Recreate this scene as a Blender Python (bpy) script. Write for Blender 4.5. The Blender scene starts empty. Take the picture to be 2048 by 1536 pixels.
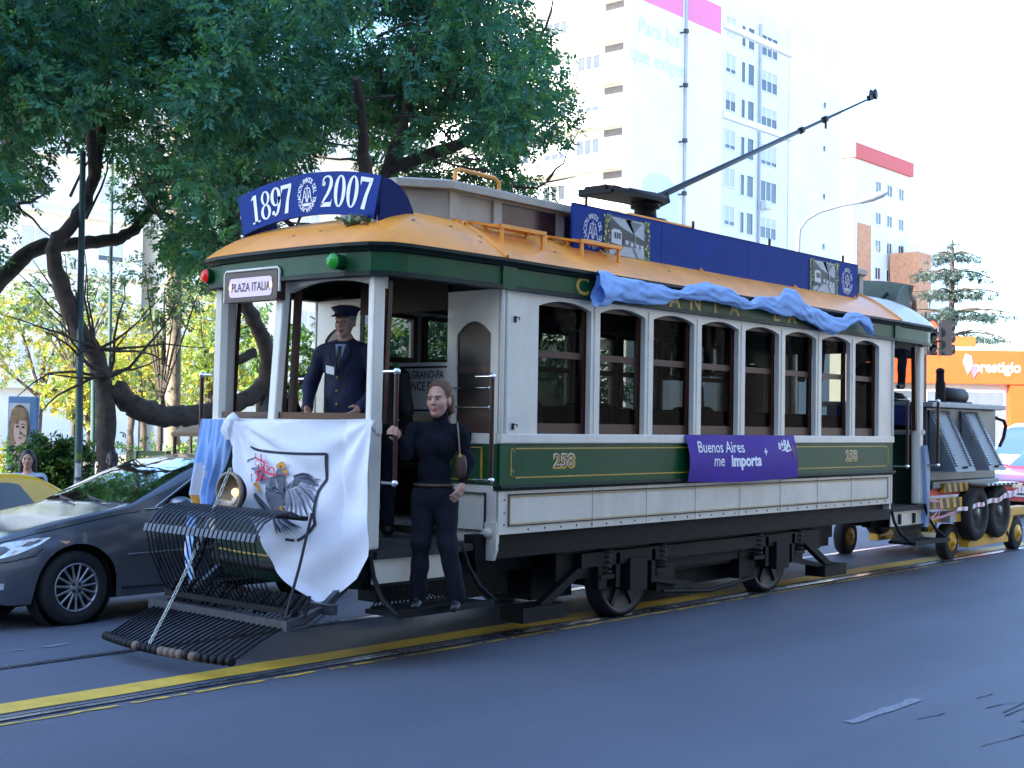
import bpy, bmesh, math, random
import numpy as np
from mathutils import Vector, Matrix

S = bpy.context.scene
COL = S.collection
R = math.radians
PI = math.pi

# ---------------------------------------------------------------- camera
cam_d = bpy.data.cameras.new('camera')
cam_d.sensor_width = 36.0
cam_d.lens = 2660.0 / 2048.0 * 36.0
cam_d.clip_start = 0.1
cam_d.clip_end = 3000.0
cam_o = bpy.data.objects.new('camera', cam_d)
COL.objects.link(cam_o)
cam_o.matrix_world = Matrix(((0.652258, -0.032709, -0.757291, -7.6515),
                             (-0.757821, -0.006616, -0.652429, -6.7033),
                             (0.01633, 0.999443, -0.029103, 1.7143),
                             (0, 0, 0, 1)))
S.camera = cam_o

# ---------------------------------------------------------------- world and sun
SUN_EL, SUN_AZ = R(30), R(11.5)          # sun ahead of the tram's nose, slightly to the park side
SDIR = Vector((-math.cos(SUN_EL) * math.cos(SUN_AZ), math.cos(SUN_EL) * math.sin(SUN_AZ), math.sin(SUN_EL)))
W = bpy.data.worlds.new("World")
S.world = W
W.use_nodes = True
nt = W.node_tree
bg = nt.nodes['Background']
sky = nt.nodes.new('ShaderNodeTexSky')
sky.sky_type = 'NISHITA'
sky.sun_disc = False
sky.sun_elevation = SUN_EL
sky.sun_rotation = math.atan2(SDIR.x, SDIR.y)
sky.air_density = 1.0
sky.dust_density = 1.0
sky.ozone_density = 5.0
nt.links.new(sky.outputs[0], bg.inputs[0])
bg.inputs[1].default_value = 0.13
sun_d = bpy.data.lights.new('sun', 'SUN')
sun_d.energy = 4.0
sun_d.angle = R(0.5)
sun_d.color = (1.0, 0.93, 0.82)
sun_o = bpy.data.objects.new('sun', sun_d)
COL.objects.link(sun_o)
sun_o.rotation_euler = (-SDIR).to_track_quat('-Z', 'Y').to_euler()

S.view_settings.view_transform = 'Standard'
S.view_settings.look = 'None'
S.view_settings.gamma = 1.0
S.view_settings.use_curve_mapping = False
S.view_settings.exposure = 2.75
S.cycles.max_bounces = 6
S.cycles.transparent_max_bounces = 12
S.cycles.caustics_reflective = False
S.cycles.caustics_refractive = False
S.cycles.use_denoising = True

random.seed(11)
RNG = np.random.default_rng(11)

# ---------------------------------------------------------------- materials
def mat(name, col, rough=0.5, metal=0.0, var=0.10, scale=6.0, bump=0.0, bscale=60.0, coat=0.0, spec=0.5, emit=None, estr=0.0, trans=None, grime=0.0, tmix=0.35):
    m = bpy.data.materials.new(name)
    m.use_nodes = True
    n = m.node_tree
    b = n.nodes['Principled BSDF']
    b.inputs['Roughness'].default_value = rough
    b.inputs['Metallic'].default_value = metal
    b.inputs['Coat Weight'].default_value = coat
    b.inputs['Coat Roughness'].default_value = 0.08
    b.inputs['Specular IOR Level'].default_value = spec
    tc = n.nodes.new('ShaderNodeTexCoord')
    if var > 0:
        nz = n.nodes.new('ShaderNodeTexNoise')
        nz.inputs['Scale'].default_value = scale
        nz.inputs['Detail'].default_value = 6
        nz.inputs['Roughness'].default_value = 0.65
        n.links.new(tc.outputs['Object'], nz.inputs['Vector'])
        rp = n.nodes.new('ShaderNodeValToRGB')
        rp.color_ramp.elements[0].position = 0.3
        rp.color_ramp.elements[1].position = 0.7
        lo, hi = 1 - var, 1 + var
        rp.color_ramp.elements[0].color = (*[min(1, c * lo) for c in col[:3]], 1)
        rp.color_ramp.elements[1].color = (*[min(1, c * hi) for c in col[:3]], 1)
        n.links.new(nz.outputs[0], rp.inputs[0])
        last = rp.outputs[0]
        if grime > 0:
            g = n.nodes.new('ShaderNodeTexNoise')
            g.inputs['Scale'].default_value = scale * 0.35
            g.inputs['Detail'].default_value = 10
            g.inputs['Roughness'].default_value = 0.75
            mp = n.nodes.new('ShaderNodeMapping')
            mp.inputs['Scale'].default_value = (1, 1, 0.35)
            n.links.new(tc.outputs['Object'], mp.inputs[0])
            n.links.new(mp.outputs[0], g.inputs['Vector'])
            gr = n.nodes.new('ShaderNodeValToRGB')
            gr.color_ramp.elements[0].position = 0.52
            gr.color_ramp.elements[1].position = 0.75
            gr.color_ramp.elements[0].color = (0, 0, 0, 1)
            gr.color_ramp.elements[1].color = (grime, grime, grime, 1)
            n.links.new(g.outputs[0], gr.inputs[0])
            mx = n.nodes.new('ShaderNodeMix')
            mx.data_type = 'RGBA'
            n.links.new(gr.outputs[0], mx.inputs[0])
            n.links.new(last, mx.inputs[6])
            mx.inputs[7].default_value = (col[0] * 0.35 + 0.01, col[1] * 0.33 + 0.009, col[2] * 0.3 + 0.008, 1)
            last = mx.outputs[2]
        n.links.new(last, b.inputs['Base Color'])
        rr = n.nodes.new('ShaderNodeMapRange')
        rr.inputs[3].default_value = max(0.02, rough - 0.08)
        rr.inputs[4].default_value = min(1, rough + 0.08)
        n.links.new(nz.outputs[0], rr.inputs[0])
        n.links.new(rr.outputs[0], b.inputs['Roughness'])
    else:
        b.inputs['Base Color'].default_value = (*col[:3], 1)
    if bump > 0:
        bz = n.nodes.new('ShaderNodeTexNoise')
        bz.inputs['Scale'].default_value = bscale
        bz.inputs['Detail'].default_value = 4
        n.links.new(tc.outputs['Object'], bz.inputs['Vector'])
        bp = n.nodes.new('ShaderNodeBump')
        bp.inputs['Strength'].default_value = bump
        bp.inputs['Distance'].default_value = 0.02
        n.links.new(bz.outputs[0], bp.inputs['Height'])
        n.links.new(bp.outputs[0], b.inputs['Normal'])
    if emit:
        b.inputs['Emission Color'].default_value = (*emit, 1)
        b.inputs['Emission Strength'].default_value = estr
    if trans:
        out = n.nodes['Material Output']
        tr = n.nodes.new('ShaderNodeBsdfTranslucent')
        tr.inputs[0].default_value = (*trans, 1)
        ad = n.nodes.new('ShaderNodeMixShader')
        ad.inputs[0].default_value = tmix
        n.links.new(b.outputs[0], ad.inputs[1])
        n.links.new(tr.outputs[0], ad.inputs[2])
        n.links.new(ad.outputs[0], out.inputs[0])
    return m


def glass(name, tint=(0.7, 0.72, 0.7), refl=1.0):
    m = bpy.data.materials.new(name)
    m.use_nodes = True
    n = m.node_tree
    n.nodes.remove(n.nodes['Principled BSDF'])
    out = n.nodes['Material Output']
    t = n.nodes.new('ShaderNodeBsdfTransparent')
    t.inputs[0].default_value = (*tint, 1)
    g = n.nodes.new('ShaderNodeBsdfGlossy')
    g.inputs['Roughness'].default_value = 0.03
    tc = n.nodes.new('ShaderNodeTexCoord')
    nz = n.nodes.new('ShaderNodeTexNoise')
    nz.inputs['Scale'].default_value = 2.2
    n.links.new(tc.outputs['Object'], nz.inputs['Vector'])
    bp = n.nodes.new('ShaderNodeBump')
    bp.inputs['Strength'].default_value = 0.08
    bp.inputs['Distance'].default_value = 0.05
    n.links.new(nz.outputs[0], bp.inputs['Height'])
    n.links.new(bp.outputs[0], g.inputs['Normal'])
    f = n.nodes.new('ShaderNodeFresnel')
    f.inputs[0].default_value = 1.5
    mu = n.nodes.new('ShaderNodeMath')
    mu.operation = 'MULTIPLY'
    mu.inputs[1].default_value = refl
    n.links.new(f.outputs[0], mu.inputs[0])
    mx = n.nodes.new('ShaderNodeMixShader')
    n.links.new(mu.outputs[0], mx.inputs[0])
    n.links.new(t.outputs[0], mx.inputs[1])
    n.links.new(g.outputs[0], mx.inputs[2])
    n.links.new(mx.outputs[0], out.inputs[0])
    return m


# ---------------------------------------------------------------- mesh builder
class MB:
    def __init__(s, T=None):
        s.v, s.f, s.m, s.s, s.T = [], [], [], [], T

    def add(s, vs, fs, m=0, sm=False):
        b = len(s.v)
        if s.T is not None:
            vs = [s.T @ Vector(p) for p in vs]
        s.v.extend((p[0], p[1], p[2]) for p in vs)
        for f in fs:
            s.f.append(tuple(b + i for i in f))
            s.m.append(m)
            s.s.append(sm)
        return s

    def poly(s, pts, m=0):
        return s.add(pts, [tuple(range(len(pts)))], m)

    def box(s, x0, y0, z0, x1, y1, z1, m=0):
        v = [(x0, y0, z0), (x1, y0, z0), (x1, y1, z0), (x0, y1, z0), (x0, y0, z1), (x1, y0, z1), (x1, y1, z1), (x0, y1, z1)]
        return s.add(v, [(0, 3, 2, 1), (4, 5, 6, 7), (0, 1, 5, 4), (1, 2, 6, 5), (2, 3, 7, 6), (3, 0, 4, 7)], m)

    def obox(s, c, size, rot=None, m=0):
        rot = rot or Matrix.Identity(3)
        v = []
        for dz in (-.5, .5):
            for dx, dy in ((-.5, -.5), (.5, -.5), (.5, .5), (-.5, .5)):
                v.append(Vector(c) + rot @ Vector((dx * size[0], dy * size[1], dz * size[2])))
        return s.add(v, [(0, 3, 2, 1), (4, 5, 6, 7), (0, 1, 5, 4), (1, 2, 6, 5), (2, 3, 7, 6), (3, 0, 4, 7)], m)

    def bar(s, a, b, w, h, m=0, up=(0, 0, 1)):
        a, b = Vector(a), Vector(b)
        d = b - a
        x = d.normalized()
        u = Vector(up)
        if abs(x.dot(u)) > 0.98:
            u = Vector((1, 0, 0))
        y = u.cross(x).normalized()
        z = x.cross(y)
        return s.obox((a + b) / 2, (d.length, w, h), Matrix((x, y, z)).transposed(), m)

    def tube(s, path, r, n=8, m=0, caps=True, sm=True, closed=False):
        P = [Vector(p) for p in path]
        rs = r if isinstance(r, (list, tuple)) else [r] * len(P)
        k = len(P)
        vs, fs = [], []
        u = None
        for i in range(k):
            if closed:
                t = (P[(i + 1) % k] - P[i - 1])
            else:
                t = P[min(i + 1, k - 1)] - P[max(i - 1, 0)]
            t = t.normalized() if t.length > 1e-9 else Vector((0, 0, 1))
            if u is None:
                u = Vector((0, 0, 1)) if abs(t.z) < .9 else Vector((1, 0, 0))
            u = (u - t * u.dot(t)).normalized()
            w = t.cross(u)
            for j in range(n):
                a = 2 * PI * j / n
                vs.append(P[i] + (u * math.cos(a) + w * math.sin(a)) * rs[i])
        for i in range(k if closed else k - 1):
            for j in range(n):
                i2 = (i + 1) % k
                fs.append((i * n + j, i * n + (j + 1) % n, i2 * n + (j + 1) % n, i2 * n + j))
        s.add(vs, fs, m, sm)
        if caps and not closed:
            s.add(vs[:n], [tuple(range(n - 1, -1, -1))], m)
            s.add(vs[-n:], [tuple(range(n))], m)
        return s

    def lathe(s, c, axis, prof, n=20, m=0, sm=True, caps=True):
        c = Vector(c)
        ax = Vector(axis).normalized()
        u = Vector((0, 0, 1)) if abs(ax.z) < .9 else Vector((1, 0, 0))
        u = (u - ax * u.dot(ax)).normalized()
        w = ax.cross(u)
        vs, fs = [], []
        for (r, h) in prof:
            for j in range(n):
                a = 2 * PI * j / n
                vs.append(c + ax * h + (u * math.cos(a) + w * math.sin(a)) * r)
        k = len(prof)
        for i in range(k - 1):
            for j in range(n):
                fs.append((i * n + j, i * n + (j + 1) % n, (i + 1) * n + (j + 1) % n, (i + 1) * n + j))
        s.add(vs, fs, m, sm)
        if caps:
            s.add(vs[:n], [tuple(range(n - 1, -1, -1))], m)
            s.add(vs[-n:], [tuple(range(n))], m)
        return s

    def prism(s, pts, vec, m=0):
        n = len(pts)
        P = [Vector(p) for p in pts]
        Q = [p + Vector(vec) for p in P]
        fs = [tuple(range(n - 1, -1, -1)), tuple(range(n, 2 * n))]
        for i in range(n):
            j = (i + 1) % n
            fs.append((i, j, n + j, n + i))
        return s.add(P + Q, fs, m)

    def grid(s, fn, nu, nv, m=0, sm=True, cu=False):
        vs = [fn(i / nu, j / nv) for i in range(nu + (0 if cu else 1)) for j in range(nv + 1)]
        fs = []
        N = nu if cu else nu + 1
        for i in range(nu):
            for j in range(nv):
                i2 = (i + 1) % N
                fs.append((i * (nv + 1) + j, i2 * (nv + 1) + j, i2 * (nv + 1) + j + 1, i * (nv + 1) + j + 1))
        mm = m if not callable(m) else None
        if mm is not None:
            return s.add(vs, fs, mm, sm)
        b = len(s.v)
        s.add(vs, fs, 0, sm)
        k0 = len(s.f) - len(fs)
        q = 0
        for i in range(nu):
            for j in range(nv):
                s.m[k0 + q] = m((i + .5) / nu, (j + .5) / nv)
                q += 1
        return s

    def ball(s, c, r, nu=12, nv=8, m=0):
        r = r if isinstance(r, (tuple, list)) else (r, r, r)
        return s.grid(lambda u, v: (c[0] + r[0] * math.cos(2 * PI * u) * math.sin(PI * v), c[1] + r[1] * math.sin(2 * PI * u) * math.sin(PI * v),
                                    c[2] + r[2] * math.cos(PI * v)), nu, nv, m, True, True)

    def build(s, name, mats, parent=None, bevel=0.0, solid=0.0, sub=0):
        me = bpy.data.meshes.new(name)
        me.from_pydata(s.v, [], s.f)
        me.polygons.foreach_set('material_index', s.m)
        me.polygons.foreach_set('use_smooth', s.s)
        for m in (mats if isinstance(mats, (list, tuple)) else [mats]):
            me.materials.append(m)
        me.update()
        o = bpy.data.objects.new(name, me)
        COL.objects.link(o)
        adopt(o, parent)
        if solid:
            md = o.modifiers.new('s', 'SOLIDIFY')
            md.thickness = solid
            md.offset = 0
        if bevel:
            md = o.modifiers.new('b', 'BEVEL')
            md.width = bevel
            md.segments = 2
            md.limit_method = 'ANGLE'
            md.angle_limit = R(40)
        if sub:
            md = o.modifiers.new('u', 'SUBSURF')
            md.levels = md.render_levels = sub
        return o


def world_of(o):
    if o.type == 'EMPTY':
        return Matrix.Translation(o.location) @ o.rotation_euler.to_matrix().to_4x4()
    return Matrix.Identity(4)


def adopt(o, parent):
    if parent is not None:
        o.parent = parent
        o.matrix_parent_inverse = world_of(parent).inverted()


def tag(o, label=None, cat=None, group=None, kind=None):
    if label:
        o['label'] = label
    if cat:
        o['category'] = cat
    if group:
        o['group'] = group
    if kind:
        o['kind'] = kind
    return o


def thing(name, label, cat, loc=(0, 0, 0), group=None):
    o = bpy.data.objects.new(name, None)
    o.empty_display_size = 0.2
    COL.objects.link(o)
    o.location = loc
    return tag(o, label, cat, group)


def struct(o):
    return tag(o, kind='structure')


def dup(root, delta, label=None):
    """A copy of a thing with its parts and sub-parts, moved by delta (a vector)."""
    kids = {}
    for ob in bpy.data.objects:
        if ob.parent is not None:
            kids.setdefault(ob.parent.name, []).append(ob)

    def go(o, par):
        c = o.copy()
        COL.objects.link(c)
        if par is not None:
            c.parent = par
        for ch in kids.get(o.name, []):
            go(ch, c)
        return c
    n = go(root, None)
    n.location = root.location + Vector(delta)
    if label:
        n['label'] = label
    return n


def npmesh(name, V, F, mats, parent=None, smooth=False, midx=None):
    me = bpy.data.meshes.new(name)
    nv, nf, k = len(V), len(F), F.shape[1]
    me.vertices.add(nv)
    me.vertices.foreach_set('co', np.ascontiguousarray(V, dtype=np.float32).ravel())
    me.loops.add(nf * k)
    me.loops.foreach_set('vertex_index', np.ascontiguousarray(F, dtype=np.int32).ravel())
    me.polygons.add(nf)
    me.polygons.foreach_set('loop_start', np.arange(0, nf * k, k, dtype=np.int32))
    me.polygons.foreach_set('loop_total', np.full(nf, k, dtype=np.int32))
    if midx is not None:
        me.polygons.foreach_set('material_index', np.ascontiguousarray(midx, dtype=np.int32))
    me.polygons.foreach_set('use_smooth', np.full(nf, smooth))
    for m in (mats if isinstance(mats, (list, tuple)) else [mats]):
        me.materials.append(m)
    me.update(calc_edges=True)
    o = bpy.data.objects.new(name, me)
    COL.objects.link(o)
    adopt(o, parent)
    return o


def lettering(txt, size, fn, m, parent, name='lettering', bold=0.0, sx=1.0, align='CENTER', space=1.0):
    """Flat letters; fn(x, y) places the letter plane in the world."""
    cu = bpy.data.curves.new('t', 'FONT')
    cu.body = txt
    cu.size = size
    cu.align_x = align
    cu.align_y = 'CENTER'
    cu.offset = bold
    cu.space_character = space
    cu.resolution_u = 4
    o = bpy.data.objects.new('t', cu)
    me = bpy.data.meshes.new_from_object(o)
    bpy.data.objects.remove(o)
    bpy.data.curves.remove(cu)
    me.name = name
    for v in me.vertices:
        v.co = Vector(fn(v.co.x * sx, v.co.y))
    me.materials.clear()
    me.materials.append(m)
    me.update()
    ob = bpy.data.objects.new(name, me)
    COL.objects.link(ob)
    adopt(ob, parent)
    return ob


def text_into(b, txt, size, fn, m=0, bold=0.0, sx=1.0):
    """Adds flat letters to a mesh builder."""
    cu = bpy.data.curves.new('t', 'FONT')
    cu.body = txt
    cu.size = size
    cu.align_x = 'CENTER'
    cu.align_y = 'CENTER'
    cu.offset = bold
    cu.resolution_u = 3
    o = bpy.data.objects.new('t', cu)
    me = bpy.data.meshes.new_from_object(o)
    bpy.data.objects.remove(o)
    bpy.data.curves.remove(cu)
    b.add([fn(v.co.x * sx, v.co.y) for v in me.vertices], [tuple(p.vertices) for p in me.polygons], m)
    bpy.data.meshes.remove(me)


# ---------------------------------------------------------------- organic surfaces (people, heads, hands)
def surface_nets(F, org, h):
    nx, ny, nz = F.shape
    Sg = F < 0
    c = [Sg[i:nx - 1 + i, j:ny - 1 + j, k:nz - 1 + k] for i in (0, 1) for j in (0, 1) for k in (0, 1)]
    st = np.stack(c)
    act = st.any(0) & ~st.all(0)
    pts = np.argwhere(act)
    idx = -np.ones(act.shape, int)
    idx[act] = np.arange(len(pts))
    acc = np.zeros((len(pts), 3))
    cnt = np.zeros(len(pts))
    cor = [np.array((i, j, k)) for i in (0, 1) for j in (0, 1) for k in (0, 1)]
    for a in range(8):
        for b in range(a + 1, 8):
            d = cor[b] - cor[a]
            if np.abs(d).sum() != 1:
                continue
            fa = F[tuple((pts + cor[a]).T)]
            fb = F[tuple((pts + cor[b]).T)]
            mk = (fa < 0) != (fb < 0)
            t = np.where(mk, fa / np.where(np.abs(fa - fb) < 1e-12, 1, fa - fb), 0)
            acc[mk] += cor[a] + t[mk, None] * d
            cnt[mk] += 1
    V = np.array(org) + h * (pts + acc / cnt[:, None])
    Q = []
    for ax in range(3):
        o1, o2 = [q for q in range(3) if q != ax]
        sl0 = [slice(None)] * 3
        sl1 = [slice(None)] * 3
        sl0[ax] = slice(0, -1)
        sl1[ax] = slice(1, None)
        A, B = Sg[tuple(sl0)], Sg[tuple(sl1)]
        e = np.argwhere(A != B)
        ok = (e[:, o1] > 0) & (e[:, o2] > 0) & (e[:, o1] < F.shape[o1] - 1) & (e[:, o2] < F.shape[o2] - 1)
        e = e[ok]
        fl = A[tuple(e.T)]
        e1 = e.copy(); e1[:, o1] -= 1
        e2 = e.copy(); e2[:, o2] -= 1
        e3 = e1.copy(); e3[:, o2] -= 1
        q = np.stack([idx[tuple(e.T)], idx[tuple(e1.T)], idx[tuple(e3.T)], idx[tuple(e2.T)]], 1)
        flip = fl if ax != 1 else ~fl
        q[flip] = q[flip][:, ::-1]
        Q.append(q)
    return V, np.concatenate(Q)[:, ::-1]


class Body:
    """Smooth union of round cones and ellipsoids, turned into one continuous surface."""
    def __init__(s):
        s.p = []

    def cone(s, a, b, ra, rb, k=.03, m=0):
        s.p.append(('c', np.array(a, float), np.array(b, float), ra, rb, k, m))
        return s

    def chain(s, pts, rs, k=.03, m=0):
        for i in range(len(pts) - 1):
            s.cone(pts[i], pts[i + 1], rs[i], rs[i + 1], k, m)
        return s

    def ell(s, c, r, rot=None, k=.03, m=0, sub=False):
        s.p.append(('e', np.array(c, float), np.array(r, float), np.array(rot) if rot is not None else np.eye(3), sub, k, m))
        return s

    def dist(s, p, X):
        if p[0] == 'c':
            _, a, b, ra, rb, k, m = p
            d = b - a
            t = np.clip(((X - a) @ d) / max(1e-9, d @ d), 0, 1)
            return np.linalg.norm(X - a - t[:, None] * d, axis=1) - (ra + (rb - ra) * t)
        _, c, r, rot, sub, k, m = p
        q = (X - c) @ rot
        k0 = np.linalg.norm(q / r, axis=1)
        k1 = np.linalg.norm(q / (r * r), axis=1)
        return np.where(k1 < 1e-9, -r.min(), k0 * (k0 - 1) / np.maximum(k1, 1e-9))

    def mesh(s, h, fold=0.0, foldscale=18.0):
        lo, hi = np.full(3, 1e9), np.full(3, -1e9)
        for p in s.p:
            if p[0] == 'c':
                for q, r in ((p[1], p[3]), (p[2], p[4])):
                    lo = np.minimum(lo, q - r); hi = np.maximum(hi, q + r)
            elif not p[4]:
                lo = np.minimum(lo, p[1] - p[2].max()); hi = np.maximum(hi, p[1] + p[2].max())
        lo -= .05; hi += .05
        n = np.ceil((hi - lo) / h).astype(int) + 1
        ax = [lo[i] + h * np.arange(n[i]) for i in range(3)]
        G = np.stack(np.meshgrid(*ax, indexing='ij'), -1).reshape(-1, 3)
        D = np.full(len(G), 10.0)
        for p in s.p:
            d = s.dist(p, G)
            k = p[5]
            if p[0] == 'e' and p[4]:
                hh = np.clip(.5 - .5 * (D + d) / k, 0, 1)
                D = D * (1 - hh) - d * hh + k * hh * (1 - hh)
            else:
                hh = np.clip(.5 + .5 * (d - D) / k, 0, 1)
                D = d * (1 - hh) + D * hh - k * hh * (1 - hh)
        if fold:
            f = np.sin(G[:, 2] * foldscale * 2.1 + 3 * np.sin(G[:, 0] * foldscale) + 2 * np.sin(G[:, 1] * foldscale * 1.3)) * np.sin(G[:, 0] * foldscale * .7 + G[:, 2] * foldscale * .5)
            D = D + fold * f
        return surface_nets(D.reshape(n), lo, h)

    def label(s, C):
        best = np.full(len(C), 1e9)
        out = np.zeros(len(C), int)
        for p in s.p:
            if p[0] == 'e' and p[4]:
                continue
            d = s.dist(p, C)
            w = d < best
            best[w] = d[w]
            out[w] = p[6]
        return out


def join_np(parts):
    V, F, M, o = [], [], [], 0
    for v, f, m in parts:
        V.append(v); F.append(f + o); M.append(m)
        o += len(v)
    return np.concatenate(V), np.concatenate(F), np.concatenate(M)

# ---------------------------------------------------------------- ground, road, rails
def road_mat():
    m = bpy.data.materials.new('asphalt')
    m.use_nodes = True
    n = m.node_tree
    b = n.nodes['Principled BSDF']
    tc = n.nodes.new('ShaderNodeTexCoord')

    def noise(sc, det, rough=.6, stretch=None):
        nz = n.nodes.new('ShaderNodeTexNoise')
        nz.inputs['Scale'].default_value = sc
        nz.inputs['Detail'].default_value = det
        nz.inputs['Roughness'].default_value = rough
        src = tc.outputs['Object']
        if stretch:
            mp = n.nodes.new('ShaderNodeMapping')
            mp.inputs['Scale'].default_value = stretch
            n.links.new(src, mp.inputs[0])
            src = mp.outputs[0]
        n.links.new(src, nz.inputs['Vector'])
        return nz.outputs[0]

    def ramp(src, p0, c0, p1, c1):
        r = n.nodes.new('ShaderNodeValToRGB')
        r.color_ramp.elements[0].position = p0
        r.color_ramp.elements[1].position = p1
        r.color_ramp.elements[0].color = (*c0, 1)
        r.color_ramp.elements[1].color = (*c1, 1)
        n.links.new(src, r.inputs[0])
        return r.outputs[0]

    def mul(a, c, f=1.0):
        x = n.nodes.new('ShaderNodeMix')
        x.data_type = 'RGBA'
        x.blend_type = 'MULTIPLY'
        x.inputs[0].default_value = f
        n.links.new(a, x.inputs[6])
        n.links.new(c, x.inputs[7])
        return x.outputs[2]
    base = ramp(noise(0.35, 8, .65), .3, (.080, .090, .118), .7, (.106, .118, .150))
    stripes = ramp(noise(0.9, 5, .6, (.06, 1.2, 1)), .35, (.82, .82, .82), .65, (1.08, 1.08, 1.08))
    fine = ramp(noise(170, 3, .7), .32, (.62, .62, .62), .68, (1.35, 1.35, 1.35))
    spots = ramp(noise(11, 9, .75), .60, (1, 1, 1), .74, (.62, .62, .62))
    coarse = ramp(noise(48, 4, .8), .35, (.74, .74, .74), .65, (1.24, 1.24, 1.24))
    c = mul(mul(mul(mul(base, stripes, .7), fine, .9), coarse, .6), spots, .5)
    n.links.new(c, b.inputs['Base Color'])
    b.inputs['Roughness'].default_value = .62
    b.inputs['Specular IOR Level'].default_value = .45
    bp = n.nodes.new('ShaderNodeBump')
    bp.inputs['Strength'].default_value = .55
    bp.inputs['Distance'].default_value = .012
    n.links.new(noise(140, 4, .7), bp.inputs['Height'])
    n.links.new(bp.outputs[0], b.inputs['Normal'])
    return m


M_asphalt = road_mat()
M_ground = mat('ground', (.24, .22, .19), .95, var=.25, scale=.15)
M_pave = mat('paving', (.36, .35, .33), .85, var=.18, scale=1.5, bump=.2)
M_kerb = mat('kerb', (.30, .30, .29), .8, var=.2, scale=3, bump=.3)
M_yellow = mat('yellow_paint', (.66, .42, .045), .6, var=.14, scale=9, bump=.2, bscale=120, grime=.45)
M_white_mark = mat('white_paint', (.19, .20, .23), .7, var=.5, scale=40, grime=.7)
M_steel = mat('rail_steel', (.42, .42, .45), .28, metal=.85, var=.15, scale=8)
M_groove = mat('rail_groove', (.02, .02, .022), .9, var=.3, scale=9)
M_earth = mat('park_earth', (.42, .37, .27), .95, var=.25, scale=.6)


def gz(y):
    return 0.0 if y <= 2.4 else -(min(y, 8.9) - 2.4) * 0.044


PARK = -0.15
b = MB()
b.poly([(-280, -280, -.36), (420, -280, -.36), (420, 420, -.36), (-280, 420, -.36)])
struct(b.build('ground', M_ground))
b = MB()
ys = [-11, -6, -2, 2.4, 3.5, 5, 6.5, 8, 8.9]
b.grid(lambda u, v: (-80 + 200 * u, ys[round(v * 8)], gz(ys[round(v * 8)])), 4, 8, 0, False)
b.poly([(40, 8.9, -.29), (120, 8.9, -.29), (120, 30, -.29), (40, 30, -.29)])
struct(b.build('road', M_asphalt))
b = MB()
b.box(-80, 8.9, -.36, 40, 9.06, PARK)
b.box(-80, -11.2, -.3, 120, -11.0, .12)
struct(b.build('kerb', M_kerb, bevel=.02))
b = MB()
b.poly([(-80, 9.06, PARK - .004), (40, 9.06, PARK - .004), (40, 14.2, PARK - .004), (-80, 14.2, PARK - .004)])
b.poly([(-80, -15, .118), (120, -15, .118), (120, -11.2, .118), (-80, -11.2, .118)])
struct(b.build('pavement', M_pave))
b = MB()
b.poly([(-80, 14.2, PARK - .002), (40, 14.2, PARK - .002), (40, 52, PARK - .002), (-80, 52, PARK - .002)])
struct(b.build('park_ground', M_earth))

# grooved rails set in the asphalt
b = MB()
for y in (.349, 1.784):
    s = 1 if y < 1 else -1
    b.poly([(-80, y - .055, .004), (120, y - .055, .004), (120, y + .055, .004), (-80, y + .055, .004)], 1)
    b.poly([(-80, y - s * .045, .008), (120, y - s * .045, .008), (120, y + s * .008, .008), (-80, y + s * .008, .008)][::s], 0)
    b.poly([(-80, y + s * .03, .008), (120, y + s * .03, .008), (120, y + s * .05, .008), (-80, y + s * .05, .008)][::s], 0)
struct(b.build('tram_rails', [M_steel, M_groove]))


def ragged(b, x0, x1, yf, w, z, step, m=0, breaks=None, seed=1):
    rr = random.Random(seed)
    x = x0
    prev = None
    while x < x1:
        ya, yb = yf + rr.uniform(-.014, .014), yf + w + rr.uniform(-.014, .014)
        if prev and (breaks is None or rr.random() > breaks):
            b.poly([(prev[0], prev[1], z), (x, ya, z), (x, yb, z), (prev[0], prev[2], z)], m)
        prev = (x, ya, yb)
        x += step * rr.uniform(.6, 1.4)


b = MB()
ragged(b, -30, 60, .48, .25, .005, .5)
ragged(b, -30, 9.5, .20, .030, .005, .07, 0, .10, 3)
struct(b.build('yellow_road_line', M_yellow))
b = MB()
ragged(b, -7, -1.95, 2.32, .05, .005, .09, 0, .35, 5)
ragged(b, -.45, .5, -3.17, .075, .005, .1, 0, .1, 6)
struct(b.build('white_road_marking', M_white_mark))
# cracked, patched seams in the near lane
b = MB()
rr = random.Random(4)
for k in range(26):
    x, y = rr.uniform(-.6, 2.6), rr.uniform(-4.6, -3.2)
    a = rr.uniform(-.25, .1)
    L = rr.uniform(.06, .3)
    for q in range(3):
        dx, dy = L * math.cos(a), L * math.sin(a)
        w = rr.uniform(.003, .008)
        b.poly([(x, y - w, .003), (x + dx, y + dy - w * .6, .003), (x + dx, y + dy + w * .6, .003), (x, y + w, .003)])
        x, y, a = x + dx, y + dy, a + rr.uniform(-.4, .4)
struct(b.build('road_cracks', M_groove))

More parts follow.
